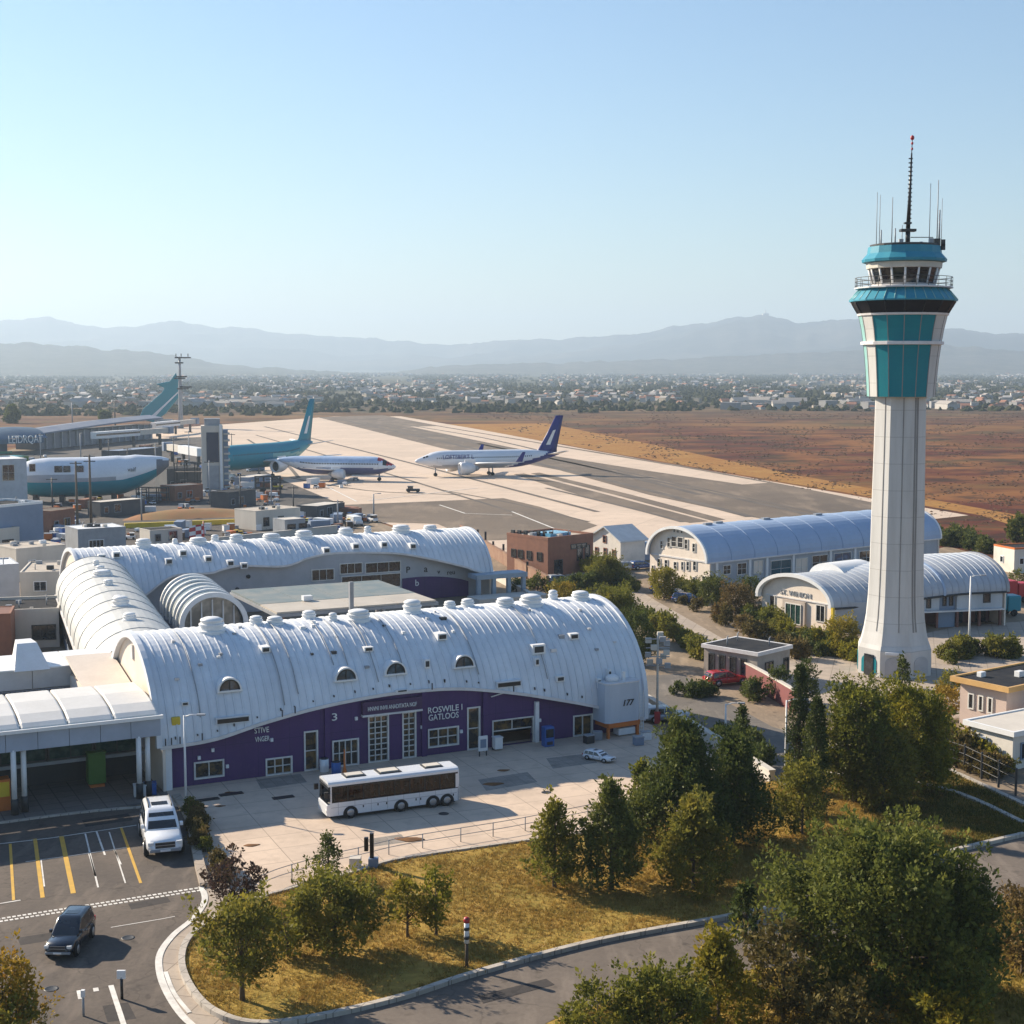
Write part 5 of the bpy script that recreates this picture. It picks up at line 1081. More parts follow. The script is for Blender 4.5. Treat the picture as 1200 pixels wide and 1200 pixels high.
# ground equipment scattered in the yard: each a thing
def crate(m): t=thing('freight_crate','small freight crate lying in the cluttered equipment yard','crate'); MB().box(-1,1,-.8,.8,.15,1.7).build('body',m,t,bevel=.05); MB().box(-1.05,1.05,-.85,.85,1.702,1.85).build('lid',M_grey,t); MB().box(-.9,.9,-.7,.7,0,.148).build('pallet',M_wood,t); return t
def cart(m):
    t=thing('baggage_cart','low baggage cart with load in the cluttered equipment yard','cart'); MB().box(-1.6,1.6,-.8,.8,.5,.7).build('bed',M_grey,t); MB().box(-1.4,1.0,-.7,.7,.7,1.6).build('load',m,t,bevel=.1)
    for x in (-1.1,1.1):
        for y in (-.7,.7): MB().lathe([(.1,-.1),(.3,-.1),(.3,.1),(.1,.1)],12,(x,y,.3),axis='y').build('wheel',M_rubber,t)
    return t
def tug(m):
    t=thing('service_tug','small service tug parked in the cluttered equipment yard','tug'); MB().box(-1.8,1.8,-.9,.9,.4,1.2).build('body',m,t,bevel=.12); MB().box(-1.4,.0,-.8,.8,1.2,2.1).build('cab',M_glass,t,bevel=.1); MB().box(-1.5,.1,-.85,.85,2.1,2.2).build('cab_roof',m,t)
    for x in (-1.2,1.2):
        for y in (-.85,.85): MB().lathe([(.1,-.12),(.42,-.12),(.42,.12),(.1,.12)],12,(x,y,.42),axis='y').build('wheel',M_rubber,t)
    return t
def contn(m):
    t=thing('steel_container','ribbed steel container standing in the cluttered equipment yard','container'); b=MB().box(-3,3,-1.2,1.2,.1,2.6)
    for k in range(14): b.box(-2.9+k*.43,-2.7+k*.43,-1.26,1.26,.2,2.5)
    b.build('body',m,t); MB().box(2.96,3.06,-1.1,1.1,.2,2.5).build('door',m,t); return t
protos=[]
for fn,cols in ((crate,[('orange',M_orange),('blue',M_blue),('pale',M_white),('brown',M_wood)]),(cart,[('orange',M_orange),('white',M_white),('grey',M_grey)]),(tug,[('yellow',M_yellow),('white',M_white),('blue',M_blue)]),(contn,[('blue',M_bluegrey),('rust red',M_brick),('white',M_white)])):
    for cn,m_ in cols:
        t=fn(m_); t['label']=f"{cn} {t['label']}"; t['group']=f"{cn} {t['category']}s in the equipment yard"; protos.append([t,False])
# jet bridges, dark sheds and light masts of the gate area
def bridge(px0,px1,label,h=5.0):
    a=Vector(G(*px0)); b=Vector(G(*px1)); u=(b-a); L=u.length; t=thing('jet_bridge',label,'jet bridge',(*a,.06),math.atan2(u.y,u.x))
    MB().box(0,L*.55,-1.5,1.5,h,h+2.9).build('rear_tunnel',M_white,t); MB().box(L*.55,L*.94,-1.2,1.2,h+.25,h+2.6).build('front_tunnel',M_conc,t)
    MB().box(L*.94,L,-2,2,h-.2,h+3.2).build('cab',M_bluegrey,t,bevel=.2)
    for x in (L*.08,L*.5,L*.85): MB().box(x-.5,x+.5,-.5,.5,0,h).build('leg',M_dark,t)
    MB().box(0,L*.55,-1.54,-1.5,h+1.2,h+2.0).build('window_strip',M_glass,t)
bridge((110,528),(200,520),'long white jet bridge in front of the swept concourse'); bridge((236,548),(196,540),'short white jet bridge reaching left from the gate tower',4); bridge((180,512),(230,506),'hazy jet bridge left of the radar mast foot',4.5)
MDK=mat('soot_dark_cladding',(.06,.065,.075),.7,col2=(.11,.11,.11),vs=.3)
for (l,r_,h,d_,m1,m2,lb) in (((196,574),(236,572),6,9,MDK,M_roofdark,'dark flat shed just left of the gate tower'),((205,588),(238,585),4,6,M_brick,MDK,'low rust coloured shed below the dark gate shed'),((118,606),(170,601),3.4,5,MDK,M_conc,'low dark shed with pale roof beside the rust earth mound'),((268,596),(300,592),4,6,MDK,M_roofdark,'dark shed on the shaded yard right of the gate tower'),((292,572),(318,568),3,5,M_bluegrey,M_conc,'small blue grey hut under the teal airplane tail'),((60,624),(88,620),4.5,6,M_brick,M_wood,'brown brick hut behind the timber poles'),((140,543),(190,538),4.5,8,MDK,M_bluegrey,'dark shed between the concourse and the stored fuselage'),((176,640),(214,637),3,5,M_conc,M_roofdark,'low pale store right of the ribbed shed'),((372,610),(404,605),3.2,6,MDK,M_conc,'dark low store at the right end of the pale wall'),((0,550),(34,548),4,10,M_green,M_teal,'green fronted shed below the far terminal')):
    building('yard_shed',lb,'shed',l,r_,h,d_,m1,m2,.2,[('F',1,.8,1.4,1.6,1,1),('F',4,.8,2,2,2,1)],mf=M_grey)
for k,(px,py,pt) in enumerate(((222,560,505),(204,556,512),(183,570,520),(150,560,525),(246,590,540),(282,606,556),(318,596,560),(344,606,570),(166,610,572),(62,610,560),(48,545,508),(128,548,514),(396,618,586),(272,552,508))):
    pole('light_mast','slim grey light mast standing in the cluttered equipment yard',(px,py),pt,.2,m=M_dark if k%2 else M_grey,arms=1,group='light masts of the equipment yard')
def scaffold(px,py,w_,h_,lb):
    t=thing('scaffold_tower',lb,'scaffold',(*G(px,py),.06),R.uniform(-.3,.3)); m=MB()
    for x in np.linspace(0,w_,4):
        for y in (0,3): m.box(x-.12,x+.12,y-.12,y+.12,0,h_)
    for z in np.linspace(h_*.33,h_,3):
        for y in (0,3): m.box(-.1,w_+.1,y-.1,y+.1,z-.1,z+.1)
    m.build('tube_grid',M_dark,t); MB().box(0,w_,0,3,h_*.66,h_*.66+.15).build('deck',M_wood,t)
scaffold(205,575,9,8,'dark open steel frame between the stored fuselage and the gate tower'); scaffold(160,590,8,4,'low open steel frame under the belly of the stored fuselage'); scaffold(300,580,7,5,'open steel frame beside the teal airplane belly')
spots=[]
for (x0,x1,y0,y1,n) in ((130,300,528,556,40),(270,330,560,598,20),(60,240,584,600,26),(300,420,600,622,40),(55,100,612,650,24),(150,300,618,634,18),(200,300,560,582,30),(0,60,536,548,8),(350,430,562,575,6),(395,440,606,620,10)):
    for _ in range(int(n*1.5)): spots.append((R.uniform(x0,x1),R.uniform(y0,y1)))
for px,py in spots:
    k=R.choice((0,1,2,3,4,5,6,7,8,9,0,1,2,3,4,5,6,10,11,12)); p=protos[k]; loc_=(*G(px,py),.06); rz=R.uniform(0,6.28)
    if not p[1]: p[0].location=loc_; p[0].rotation_euler.z=rz; p[1]=True
    else: dup(p[0],loc_,rz,R.uniform(.4,.9))
for p,u in protos:
    if not u: p.location=(*G(260,566),.06)
# lone dark tractor on the apron
x,y=G(484,577); t=tug(M_black); t['label']='lone dark tug standing on the pale apron before the blue tailed airplane'; t.location=(x,y,.08); t.rotation_euler.z=.1; t.scale=(1.1,1.1,.8); t.name='apron_tug'
# ================================================================== vehicles
def rrect(hx0,hx1,hy,z,rc=.18,n=4):
    P=[]
    for cx,cy,a0 in ((hx1-rc,hy-rc,0),(hx0+rc,hy-rc,PI/2),(hx0+rc,-hy+rc,PI),(hx1-rc,-hy+rc,1.5*PI)):
        for k in range(n+1): a=a0+PI/2*k/n; P.append((cx+rc*math.cos(a),cy+rc*math.sin(a),z))
    return P
def suv(name,label,cat,paint,loc_,ang,scale=1.0,group=None,rails=True,vz=1.0):
    t=thing(name,label,cat,loc_,ang,group); rings=[]
    for x,hw,zb,zt in ((-2.47,.74,.55,.90),(-2.43,.86,.44,1.0),(-2.25,.93,.36,1.06),(-1.6,.96,.33,1.07),(-.4,.97,.32,1.06),(.9,.97,.32,1.05),(1.25,.96,.33,1.03),(1.8,.94,.34,.99),(2.2,.90,.37,.93),(2.38,.82,.42,.84),(2.47,.68,.48,.72)):
        rings.append([(x,y,z) for y,z in ((-hw+.08,zb),(hw-.08,zb),(hw,zb+.14),(hw,(zb+zt)/2+.05),(hw-.03,zt-.12),(hw-.16,zt),(-hw+.16,zt),(-hw+.03,zt-.12),(-hw,(zb+zt)/2+.05),(-hw,zb+.14))])
    MB().loft(rings).build('body',paint,t)
    cz=[(.98,-2.36,1.22,.90),(1.12,-2.33,1.03,.885),(1.45,-2.22,.58,.82),(1.70,-2.08,.20,.75),(1.77,-1.95,.05,.68),(1.80,-1.7,-.15,.55)]
    MB().loft([rrect(a,b,h,z,.16) for z,a,b,h in cz]).build('cabin',paint,t)
    def cab(z): zz=[q[0] for q in cz]; return [float(np.interp(z,zz,[q[i] for q in cz])) for i in (1,2,3)]
    g=MB(); z0,z1=1.09,1.64; a0,b0,h0=cab(z0); a1,b1,h1=cab(z1); e=.015
    g.add([(b0+e,-h0+.14,z0),(b0+e,h0-.14,z0),(b1+e,h1-.14,z1),(b1+e,-h1+.14,z1)],[(0,1,2,3)]); g.build('windscreen',M_glass,t)
    g=MB().add([(a0-e,-h0+.14,z0+.08),(a0-e,h0-.14,z0+.08),(a1-e,h1-.14,z1),(a1-e,-h1+.14,z1)],[(3,2,1,0)]); g.build('rear_window',M_glass,t)
    for sg in (1,-1):
        for xa,xb,xc,xd in ((-2.1,-1.42,-1.42,-1.92),(-1.34,-.5,-.5,-1.34),(-.42,.72,.02,-.42)):
            MB().add([(xa,sg*(h0+e),z0),(xb,sg*(h0+e),z0),(xc,sg*(h1+e),z1),(xd,sg*(h1+e),z1)],[(0,1,2,3)]).build('side_window',M_glass,t)
        MB().box(.62,.82,sg*1.0-.09,sg*1.0+.09,1.06,1.24).build('mirror',paint,t,bevel=.03)
        MB().box(2.2,2.44,sg*.72-.15,sg*.72+.15,.70,.86).build('headlight',mat('lamp_lens',(.8,.8,.78),.1),t,bevel=.03)
        MB().box(-2.49,-2.3,sg*.78-.1,sg*.78+.1,.75,1.02).build('tail_light',M_red,t)
        if rails: MB().tube([(-1.9,sg*.6,1.79),(-1.7,sg*.6,1.87),(-.3,sg*.6,1.87),(-.1,sg*.6,1.79)],.03,6).build('roof_rail',M_dark,t)
        sm_=MB()
        for x in (-1.38,-.46,.78): sm_.box(x-.012,x+.012,sg*.972-.01,sg*.972+.006,.42,1.0)
        sm_.build('door_seam',M_black,t)
        for x in (-.3,-1.2): MB().box(x-.1,x+.1,sg*.98-.02,sg*.98+.015,.88,.92).build('door_handle',M_grey,t)
        for x in (1.52,-1.5):
            MB().lathe([(.02,-.02),(.44,-.02),(.44,.02),(.02,.02)],20,(x,sg*.965,.42),axis='y').build('wheel_arch',M_black,t)
            w_=MB().lathe([(.2,-.13),(.36,-.13),(.39,-.09),(.39,.09),(.36,.13),(.2,.13)],20,(x,sg*.9,.39),axis='y').build('wheel',M_rubber,t)
            MB().lathe([(.02,-.02),(.25,-.02),(.25,.02),(.02,.03)],14,(x,sg*1.02,.39),axis='y').build('rim',M_rim,w_)
    MB().box(2.40,2.475,-.5,.5,.58,.84).build('grille',M_dark,t); MB().box(2.3,2.52,-.8,.8,.40,.54).build('bumper',M_grey,t,bevel=.04); MB().box(-2.52,-2.3,-.8,.8,.42,.58).build('bumper',M_grey,t,bevel=.04)
    MB().box(2.47,2.5,-.52,.52,.70,.73).build('grille_bar',M_rim,t)
    MB().box(2.515,2.53,-.26,.26,.43,.53).build('number_plate',M_white,t); MB().box(-.9,-.35,-.42,.42,1.79,1.815).build('sunroof',M_glass,t)
    t.scale=(scale,scale,scale*vz); return t
M_carw=mat('car_white',(.75,.77,.8),.25,amt=.1,coat=.6); M_cark=mat('car_black_blue',(.006,.009,.018),.2,amt=.1,coat=.8)
c_=Vector(G(183,1000)); suv('white_suv','white SUV parked at the kerb in the shaded car park','car',M_carw,(c_.x-.1,c_.y+2.0,.07),rad(-72),1.42,vz=1.12).scale.x=1.6
c_=Vector(G(82,1108)); suv('black_suv','dark blue black SUV driving on the sunlit road','car',M_cark,(-27.5,88.9,.07),rad(-92),.96,rails=False,vz=1.15)
def smallcar(px,py,ang,paint,label,group=None,s=1.0):
    return suv('parked_car',label,'car',paint,(*G(px,py),.06),ang,s,group,rails=False,vz=.86)
M_carb=mat('car_blue',(.02,.06,.2),.25,coat=.5); M_carr=mat('car_red',(.4,.015,.02),.25,coat=.5); M_carg=mat('car_silver',(.4,.42,.45),.3,metal=.3)
smallcar(752,667,.5,M_carb,'dark blue car parked before the white gabled house'); smallcar(735,668,.5,M_carg,'silver car parked left of the blue car by the gabled house')
smallcar(780,696,-.6,M_carb,'blue car at the upper end of the row on the access road'); smallcar(792,701,-.6,M_carw,'white car in the middle of the row on the access road'); smallcar(806,707,-.6,M_carb,'blue car at the lower end of the row on the access road')
smallcar(851,802,.4,M_carr,'bright red car parked left of the guardhouse',s=1.05)
smallcar(760,842,.2,M_carw,'white car beside the lane, left of the lamp post'); smallcar(781,845,.2,M_carg,'silver car beside the lane, right of the lamp post')
smallcar(690,683,.3,M_carb,'dark blue car in the shade of the brick building'); smallcar(657,684,.4,M_carg,'silver car by the long brown wall')
t=suv('white_buggy','small white open buggy parked on the plaza in shade','buggy',M_carw,(*G(702,892),.11),rad(-38),.62,rails=False,vz=.8)
def truck(px,py,ang,pc,pb,label):
    t=thing('lorry',label,'lorry',(*G(px,py),.06),ang)
    MB().box(-4.2,1.6,-1.2,1.2,1.0,3.4).build('box_body',pb,t,bevel=.05); MB().box(1.8,3.9,-1.15,1.15,.7,3.0).build('cab',pc,t,bevel=.2); MB().box(3.88,3.93,-1.0,1.0,1.8,2.7).build('windscreen',M_glass,t); MB().box(-4,3.6,-.5,.5,.6,.98).build('chassis',M_dark,t)
    for x in (2.8,-1.6,-3.2):
        for y in (-1.05,1.05): MB().lathe([(.2,-.15),(.5,-.15),(.5,.15),(.2,.15)],16,(x,y,.5),axis='y').build('wheel',M_rubber,t)
truck(1163,722,.2,M_teal,M_teal,'teal lorry parked beside the near hall at right'); truck(1176,706,.2,M_red,M_red,'red lorry parked behind the teal lorry at right')
# ---- bus
nf=Vector(G(384,964)); nr=Vector(G(538,944)); hd=(nf-nr).normalized(); LB_=(nf-nr).length; ang=math.atan2(hd.y,hd.x); lf=Vector((-hd.y,hd.x)); c_=(nf+nr)/2-lf*1.28
BU=thing('city_bus','long white bus with dark windows standing on the plaza','bus',(c_.x,c_.y,.11),ang); h=LB_/2; wv=1.27
def busglass():
    m,nt,b,v=newmat('bus_glass'); t_=_n(nt,'ShaderNodeBsdfTransparent'); t_.inputs[0].default_value=(.13,.12,.115,1); gl=_n(nt,'ShaderNodeBsdfGlossy'); gl.inputs[0].default_value=(.5,.5,.5,1); gl.inputs['Roughness'].default_value=.03
    fr=_n(nt,'ShaderNodeFresnel'); fr.inputs[0].default_value=1.5; mx=_n(nt,'ShaderNodeMixShader'); nt.links.new(fr.outputs[0],mx.inputs[0]); nt.links.new(t_.outputs[0],mx.inputs[1]); nt.links.new(gl.outputs[0],mx.inputs[2]); nt.links.new(mx.outputs[0],nt.nodes['Material Output'].inputs[0]); return m
M_bg=busglass()
b=MB(); prof=[(-wv,.34),(-wv,1.42),(-wv+.06,1.42),(-wv+.06,.95),(wv-.06,.95),(wv-.06,1.42),(wv,1.42),(wv,.34)]
b.loft([[(x,y,z) for y,z in prof] for x in (-h,h-.2)],sm=False); b.box(-h-.02,-h+.12,-wv,wv,.34,1.5); b.build('body',M_carw,BU)
fr_=MB(); fr_.loft([[(h-.2,y,z) for y,z in ((-wv,.34),(wv,.34),(wv,1.3),(-wv,1.3))],[(h+.02,y,z) for y,z in ((-wv+.1,.38),(wv-.1,.38),(wv-.1,1.22),(-wv+.1,1.22))]],sm=False); fr_.build('front_panel',M_carw,BU)
rg=[]
for x,k in ((-h,.96),(-h+.25,1),(h-.35,1),(h-.1,.95)): rg.append([(x,y*k,z) for y,z in ((-wv,2.72),(wv,2.72),(wv,2.92),(wv-.12,3.06),(wv-.4,3.13),(-wv+.4,3.13),(-wv+.12,3.06),(-wv,2.92))])
MB().loft(rg,sm=False).build('roof',M_carw,BU)
for sg in (1,-1):
    g=MB().add([(-h+.3,sg*(wv-.03),1.4),(h-.35,sg*(wv-.03),1.4),(h-.35,sg*(wv-.03),2.75),(-h+.3,sg*(wv-.03),2.75)],[(0,1,2,3)]).build('side_window_band',M_bg,BU)
    p=MB()
    for k in range(9):
        x=h-.4-(LB_-.75)*k/8; p.box(x-.05,x+.05,sg*wv-.05,sg*wv+.004,1.4,2.74)
    p.box(-h+.1,h-.3,sg*wv-.05,sg*wv+.006,1.4,1.46); p.box(-h+.1,h-.3,sg*wv-.05,sg*wv+.006,2.62,2.74); p.build('window_pillars',M_black,BU)
    MB().box(-h,-h+.32,sg*wv-.06,sg*wv,1.42,2.74).build('rear_pillar',M_carw,BU); MB().box(h-.36,h-.26,sg*wv-.06,sg*wv+.01,1.3,2.8).build('front_pillar',M_carw,BU)
    for f_ in (.17,.55,.795,.905):
        x=h-f_*LB_; a=MB(); P=[(x+.62*math.cos(PI*k/14),.4+.62*math.sin(PI*k/14)) for k in range(15)]; P=[(x+.62,.30)]+P+[(x-.62,.30)]; n=len(P)
        a.add([(px_,sg*(wv+o),pz) for o in (-.05,.012) for px_,pz in P],[tuple(range(n,2*n)),tuple(range(n-1,-1,-1))]+[(i,(i+1)%n,n+(i+1)%n,n+i) for i in range(n)]); a.build('wheel_arch',M_black,BU)
        w_=MB().lathe([(.26,-.16),(.48,-.16),(.52,-.11),(.52,.11),(.48,.16),(.26,.16)],22,(x,sg*(wv-.1),.5),axis='y').build('wheel',M_rubber,BU); MB().lathe([(.02,-.03),(.3,-.03),(.3,.02),(.18,.04),(.02,.05)],16,(x,sg*(wv+.045),.5),axis='y').build('rim',M_rim,w_)
    for f_ in (.265,.375,.44,.665,.70,.955): MB().box(h-f_*LB_-.05,h-f_*LB_+.05,sg*wv-.02,sg*(wv)+.02,.78,.96).build('marker_light',M_dark,BU)
    MB().box(h-.05,h+.3,sg*(wv+.14)-.1,sg*(wv+.14)+.1,1.9,2.4).build('mirror',M_black,BU,bevel=.04)
    MB().box(h-.08,h+.05,sg*.9-.2,sg*.9+.2,.62,.82).build('headlight',mat('lamp_lens',(.8,.8,.78),.1),BU)
MB().add([(h-.06,-wv+.12,1.28),(h-.06,wv-.12,1.28),(h-.14,wv-.14,2.86),(h-.14,-wv+.14,2.86)],[(0,1,2,3)]).build('windscreen',M_bg,BU); MB().box(h-.2,h-.1,-wv+.1,wv-.1,2.5,2.9).build('destination_box',M_black,BU)
MB().add([(-h+.05,-wv+.2,1.5),(-h+.05,wv-.2,1.5),(-h+.05,wv-.2,2.7),(-h+.05,-wv+.2,2.7)],[(0,1,2,3)]).build('rear_window',M_glass,BU)
M_seat=mat('orange_seat',(.4,.14,.03),.8,col2=(.12,.08,.05),vs=1.1,amt=1); stt=MB()
for k in range(11):
    x=h-1.6-k*(LB_-2.6)/10
    for y in (-.8,.8):
        stt.box(x-.25,x+.25,y-.4,y+.4,.95,1.35); stt.box(x-.3,x-.2,y-.4,y+.4,1.35,2.05 if k%3 else 2.2)
stt.build('seat_row',M_seat,BU)
for x,l_,w_ in ((h-2.6,.85,.62),(h-5.5,.95,.7),(h-9.3,.8,.6)):
    o=MB().box(x-l_,x+l_,-w_,w_,3.1,3.2).build('roof_hatch',M_dark,BU); MB().box(x-l_*.8,x+l_*.8,-w_*.7,w_*.7,3.2,3.27).build('hatch_cover',M_conc,o)
MB().box(-h+.3,h-.3,-1.1,1.1,.2,.36).build('chassis',M_black,BU)
for k in range(8):
    x=h-.9-(LB_-1.6)*k/7; MB().box(x-.012,x+.012,wv-.01,wv+.006,.4,1.4).build('panel_seam',M_grey,BU)
MB().box(-h+.2,h-.3,wv-.01,wv+.005,1.0,1.03).build('trim_strip',M_grey,BU); MB().box(h-.18,h-.06,-.35,.35,.5,.62).build('grille',M_dark,BU)
MB().tube([(h-.15,.1,1.2),(h-.15,.5,2.0),(h-.15,.8,2.2)],.02,5).build('wiper',M_black,BU)
# ================================================================== street furniture
def lamp(px,py,ptop,label,two=False,m=None,r_=.12):
    x,y=G(px,py); t=thing('street_lamp',label,'street lamp',(x,y,.1)); z=D(px,ptop,y)[2]
    MB().tube([(0,0,0),(0,0,z)],[r_,r_*.6],8).build('post',m or M_white,t); MB().lathe([(r_*2.2,0),(r_*2.2,.35),(r_,.5)],10,(0,0,0)).build('base',M_conc,t)
    for sg in ((-1,1) if two else (1,)):
        a=MB().tube([(0,0,z-.1),(sg*.6,-.1,z+.1),(sg*1.3,-.2,z+.12)],.05,6).build('arm',m or M_white,t); MB().box(min(sg*1.1,sg*1.8),max(sg*1.1,sg*1.8),-.38,-.05,z+.05,z+.2).build('lamp_head',M_grey,a,bevel=.04)
lamp(1135,768,676,'pale lamp post between the tower and the near hall forecourt',r_=.16); lamp(920,926,822,'white lamp post with a red band beside the shaded lane')
lamp(218,943,840,'slim lamp post at the left corner of the purple wall'); lamp(850,868,826,'short grey lamp post at the bend of the shaded lane')
x,y=G(770,848); t=thing('signal_mast','cluttered signal mast with many white heads beside the lane','mast',(x,y,.05)); z=D(770,742,y)[2]
MB().tube([(0,0,0),(0,0,z)],[.14,.1],8).build('post',M_conc,t)
for k in range(12):
    a=k*2.4; MB().box(math.cos(a)*1.0-.3,math.cos(a)*1.0+.3,math.sin(a)*.6-.2,math.sin(a)*.6+.2,z-3.6+k*.28,z-3.1+k*.28).build('signal_head',M_conc if k%2 else M_grey,t)
for k in range(4): MB().box(-1.2,1.2,-.06,.06,z-3.4+k*.9,z-3.3+k*.9).build('cross_bar',M_grey,t)
MB().box(-.3,.3,-.3,.3,0,1.2).build('cabinet',M_red,t)
x,y=G(547,1136); t=thing('marker_post','white marker post with a red cap and dark bands on the lawn','post',(x,y,.14)); z=D(547,1079,y)[2]
MB().tube([(0,0,0),(0,0,z*.5)],.11,10).build('foot',M_wood,t); MB().tube([(0,0,z*.5),(0,0,z-.2)],.16,10).build('sleeve',M_white,t); MB().lathe([(.17,z-.25),(.2,z-.1),(.16,z+.05),(.02,z+.1)],12).build('cap',M_red,t)
for k in range(3): MB().lathe([(.165,z*.58+k*.55),(.175,z*.58+k*.55),(.175,z*.58+k*.55+.2),(.165,z*.58+k*.55+.2)],12).build('band',M_dark,t)
x,y=G(436,1018); t=thing('signal_box','black two headed signal with a cabinet at the plaza kerb','signal',(x,y,.12))
MB().box(-.14,.14,-.14,.14,0,2.5).build('post',M_black,t); MB().box(-.55,-.25,-.15,.15,1.2,2.2).build('head',M_black,t,bevel=.04); MB().box(-.25,.45,-.3,.3,0,.7).build('cabinet',M_bluegrey,t,bevel=.04); MB().box(-1.6,-.8,-.4,.4,0,.75).build('concrete_block',M_conc,t)
# railing along the plaza
pp=cat_rom([G(*p) for p in [(306,1046),(330,1036),(385,1020),(420,1012),(470,1000),(540,988),(600,978),(660,966),(700,958)]],8); o=Vector(pp[0]); t=thing('plaza_railing','thin two rail metal railing along the lower edge of the plaza','railing',(o.x,o.y,.1))
q=[(a-o.x,b_-o.y) for a,b_ in pp]
for z in (.55,1.08): MB().tube([(x,y,z) for x,y in q],.03,5).build('rail',M_grey,t)
acc=0; last=None
for i,(x,y) in enumerate(q):
    if last is None or math.dist((x,y),last)>2.6: MB().tube([(x,y,0),(x,y,1.12)],.045,6).build('post',M_grey,t); last=(x,y)
# things standing along the purple wall
def near_wall(px,py): x,y=G(px,py,.1); return (x,y,.1)
t=thing('traffic_cone','tall orange cone standing at the purple wall','cone',near_wall(404,912)); MB().box(-.4,.4,-.4,.4,0,.1).build('base',M_orange,t); MB().lathe([(.32,.1),(.1,1.0),(.06,2.6),(.02,2.62)],14).build('cone',M_orange,t)
for px,py,m_,lb in ((394,908,M_blue,'blue drum next to the orange cone at the purple wall'),(380,904,M_carw,'white drum left of the orange cone at the purple wall')):
    t=thing('drum',lb,'drum',near_wall(px,py)); MB().lathe([(.02,0),(.4,0),(.42,.05),(.42,.5),(.44,.55),(.42,.6),(.42,1.1),(.38,1.15),(.02,1.15)],18).build('body',m_,t); MB().lathe([(.02,1.15),(.36,1.15),(.36,1.22),(.02,1.22)],16).build('lid',M_dark,t)
t=thing('vending_machine','blue drinks machine standing by the garage opening','vending machine',near_wall(642,874),ANG); MB().box(-.5,.5,-.4,.4,0,1.9).build('cabinet',M_blue,t,bevel=.05); MB().box(-.4,.4,-.44,-.38,.9,1.7).build('front_panel',M_glass,t); MB().box(-.3,.3,-.43,-.39,.2,.5).build('tray',M_dark,t)
for px,py,lb in ((566,886,'white notice board on legs left of the garage opening'),(583,879,'white wheeled bin in the garage opening')):
    t=thing('notice_board' if 'board' in lb else 'wheeled_bin',lb,'board' if 'board' in lb else 'bin',near_wall(px,py),ANG)
    if 'board' in lb: MB().box(-.45,.45,-.08,.08,.5,1.9).build('panel',M_white,t); MB().box(-.3,.3,-.1,-.081,.8,1.6).build('poster',M_bluegrey,t); MB().box(-.4,-.32,-.05,.05,0,.5).build('leg',M_dark,t); MB().box(.32,.4,-.05,.05,0,.5).build('leg',M_dark,t)
    else: MB().box(-.4,.4,-.35,.35,.15,1.2).build('body',M_white,t,bevel=.06); MB().box(-.43,.43,-.4,.38,1.2,1.3).build('lid',M_white,t); MB().lathe([(.02,-.4),(.15,-.4),(.15,.4),(.02,.4)],10,(0,.3,.15),axis='x').build('wheel',M_rubber,t)
M_leafp=mat('fallen_leaves',(.2,.09,.03),1,col2=(.1,.05,.02),vs=2,bump=.5)
for px,py,s,lb in ((590,904,.9,'brown leaf pile on the plaza, farthest right near the buggy side'),(578,920,1.3,'brown leaf pile on the plaza right of the bus'),(480,985,1.5,'yellow brown weed clump on the sunlit plaza edge'),(270,930,.7,'small rust coloured leaf pile near the corner window'),(258,946,.6,'small rust coloured leaf pile below the corner window'),(295,992,.9,'rust leaf streak on the sunlit plaza')):
    m_=MB(); rg=[]
    for k in range(7):
        u=k/6; rg.append([(s*(math.sqrt(max(0,1-(2*u-1)**2))*math.cos(a)*(1+.3*math.sin(3*a+px))*.9+ (u-.5)*.01),s*.6*math.sqrt(max(0,1-(2*u-1)**2))*math.sin(a),.16*s*(1-abs(2*u-1))+.002) for a in np.linspace(0,2*PI,13)[:-1]])
    rg=[[(s*.7*q*math.cos(a)*(1+.22*math.sin(2*a+px)+.12*math.sin(7*a)),s*.4*q*math.sin(a)*(1+.2*math.sin(3*a)),.1*s*(1-q)+.008) for a in np.linspace(0,2*PI,15)[:-1]] for q in (1,.8,.6,.35,.1)]
    m_.loft(rg).build('leaf_pile',M_leafp,None,(*G(px,py),.1)); tag(COL.objects[-1] if False else [o for o in COL.objects if o.name.startswith('leaf_pile')][-1],lb,'leaf pile')
for px,py,w_,lb in ((271,931,1.0,'black rubber mat below the corner window'),(332,935,.9,'black rubber mat left of the bus'),(240,938,1.2,'dark drain slot near the corner post')):
    o=MB().box(-w_,w_,-.35,.35,0,.05).build('rubber_mat' if 'mat' in lb else 'drain_slot',M_black,None,(*G(px,py+1),.102),ANG); tag(o,lb,'mat' if 'mat' in lb else 'drain')
# stuff at the porch's right end
for px,py,m_,lb in ((176,932,M_blue,'blue crate by the corner post of the porch'),(164,934,M_white,'white box under the porch by the right columns')):
    t=thing('box',lb,'box',(*G(px,py),.12),.3); MB().box(-.5,.5,-.4,.4,0,.9).build('body',m_,t,bevel=.05); MB().box(-.54,.54,-.44,.44,.9,1.0).build('lid',m_,t)
t=thing('orange_cabinet','orange and yellow cabinet at the far left under the canopy','cabinet',(*G(3,950),.12),ANG); MB().box(-.9,.6,-.6,.6,0,2.6).build('body',M_orange,t,bevel=.06); MB().box(-.5,.5,-.66,-.58,1.2,2.4).build('panel',M_yellow,t)
x,y=G(143,1172); t=thing('bollard','dark bollard with a white head on the road markings','bollard',(x,y,.07)); MB().tube([(0,0,0),(0,0,1.3)],.09,8).build('post',M_black,t); MB().box(-.25,.25,-.08,.08,1.2,1.7).build('head',M_white,t,bevel=.03)
x,y=G(98,1192); t=thing('bollard','slim white topped bollard on the road at left','bollard',(x,y,.07)); MB().tube([(0,0,0),(0,0,1.2)],.07,8).build('post',M_grey,t); MB().box(-.1,.1,-.1,.1,1.1,1.5).build('head',M_white,t)
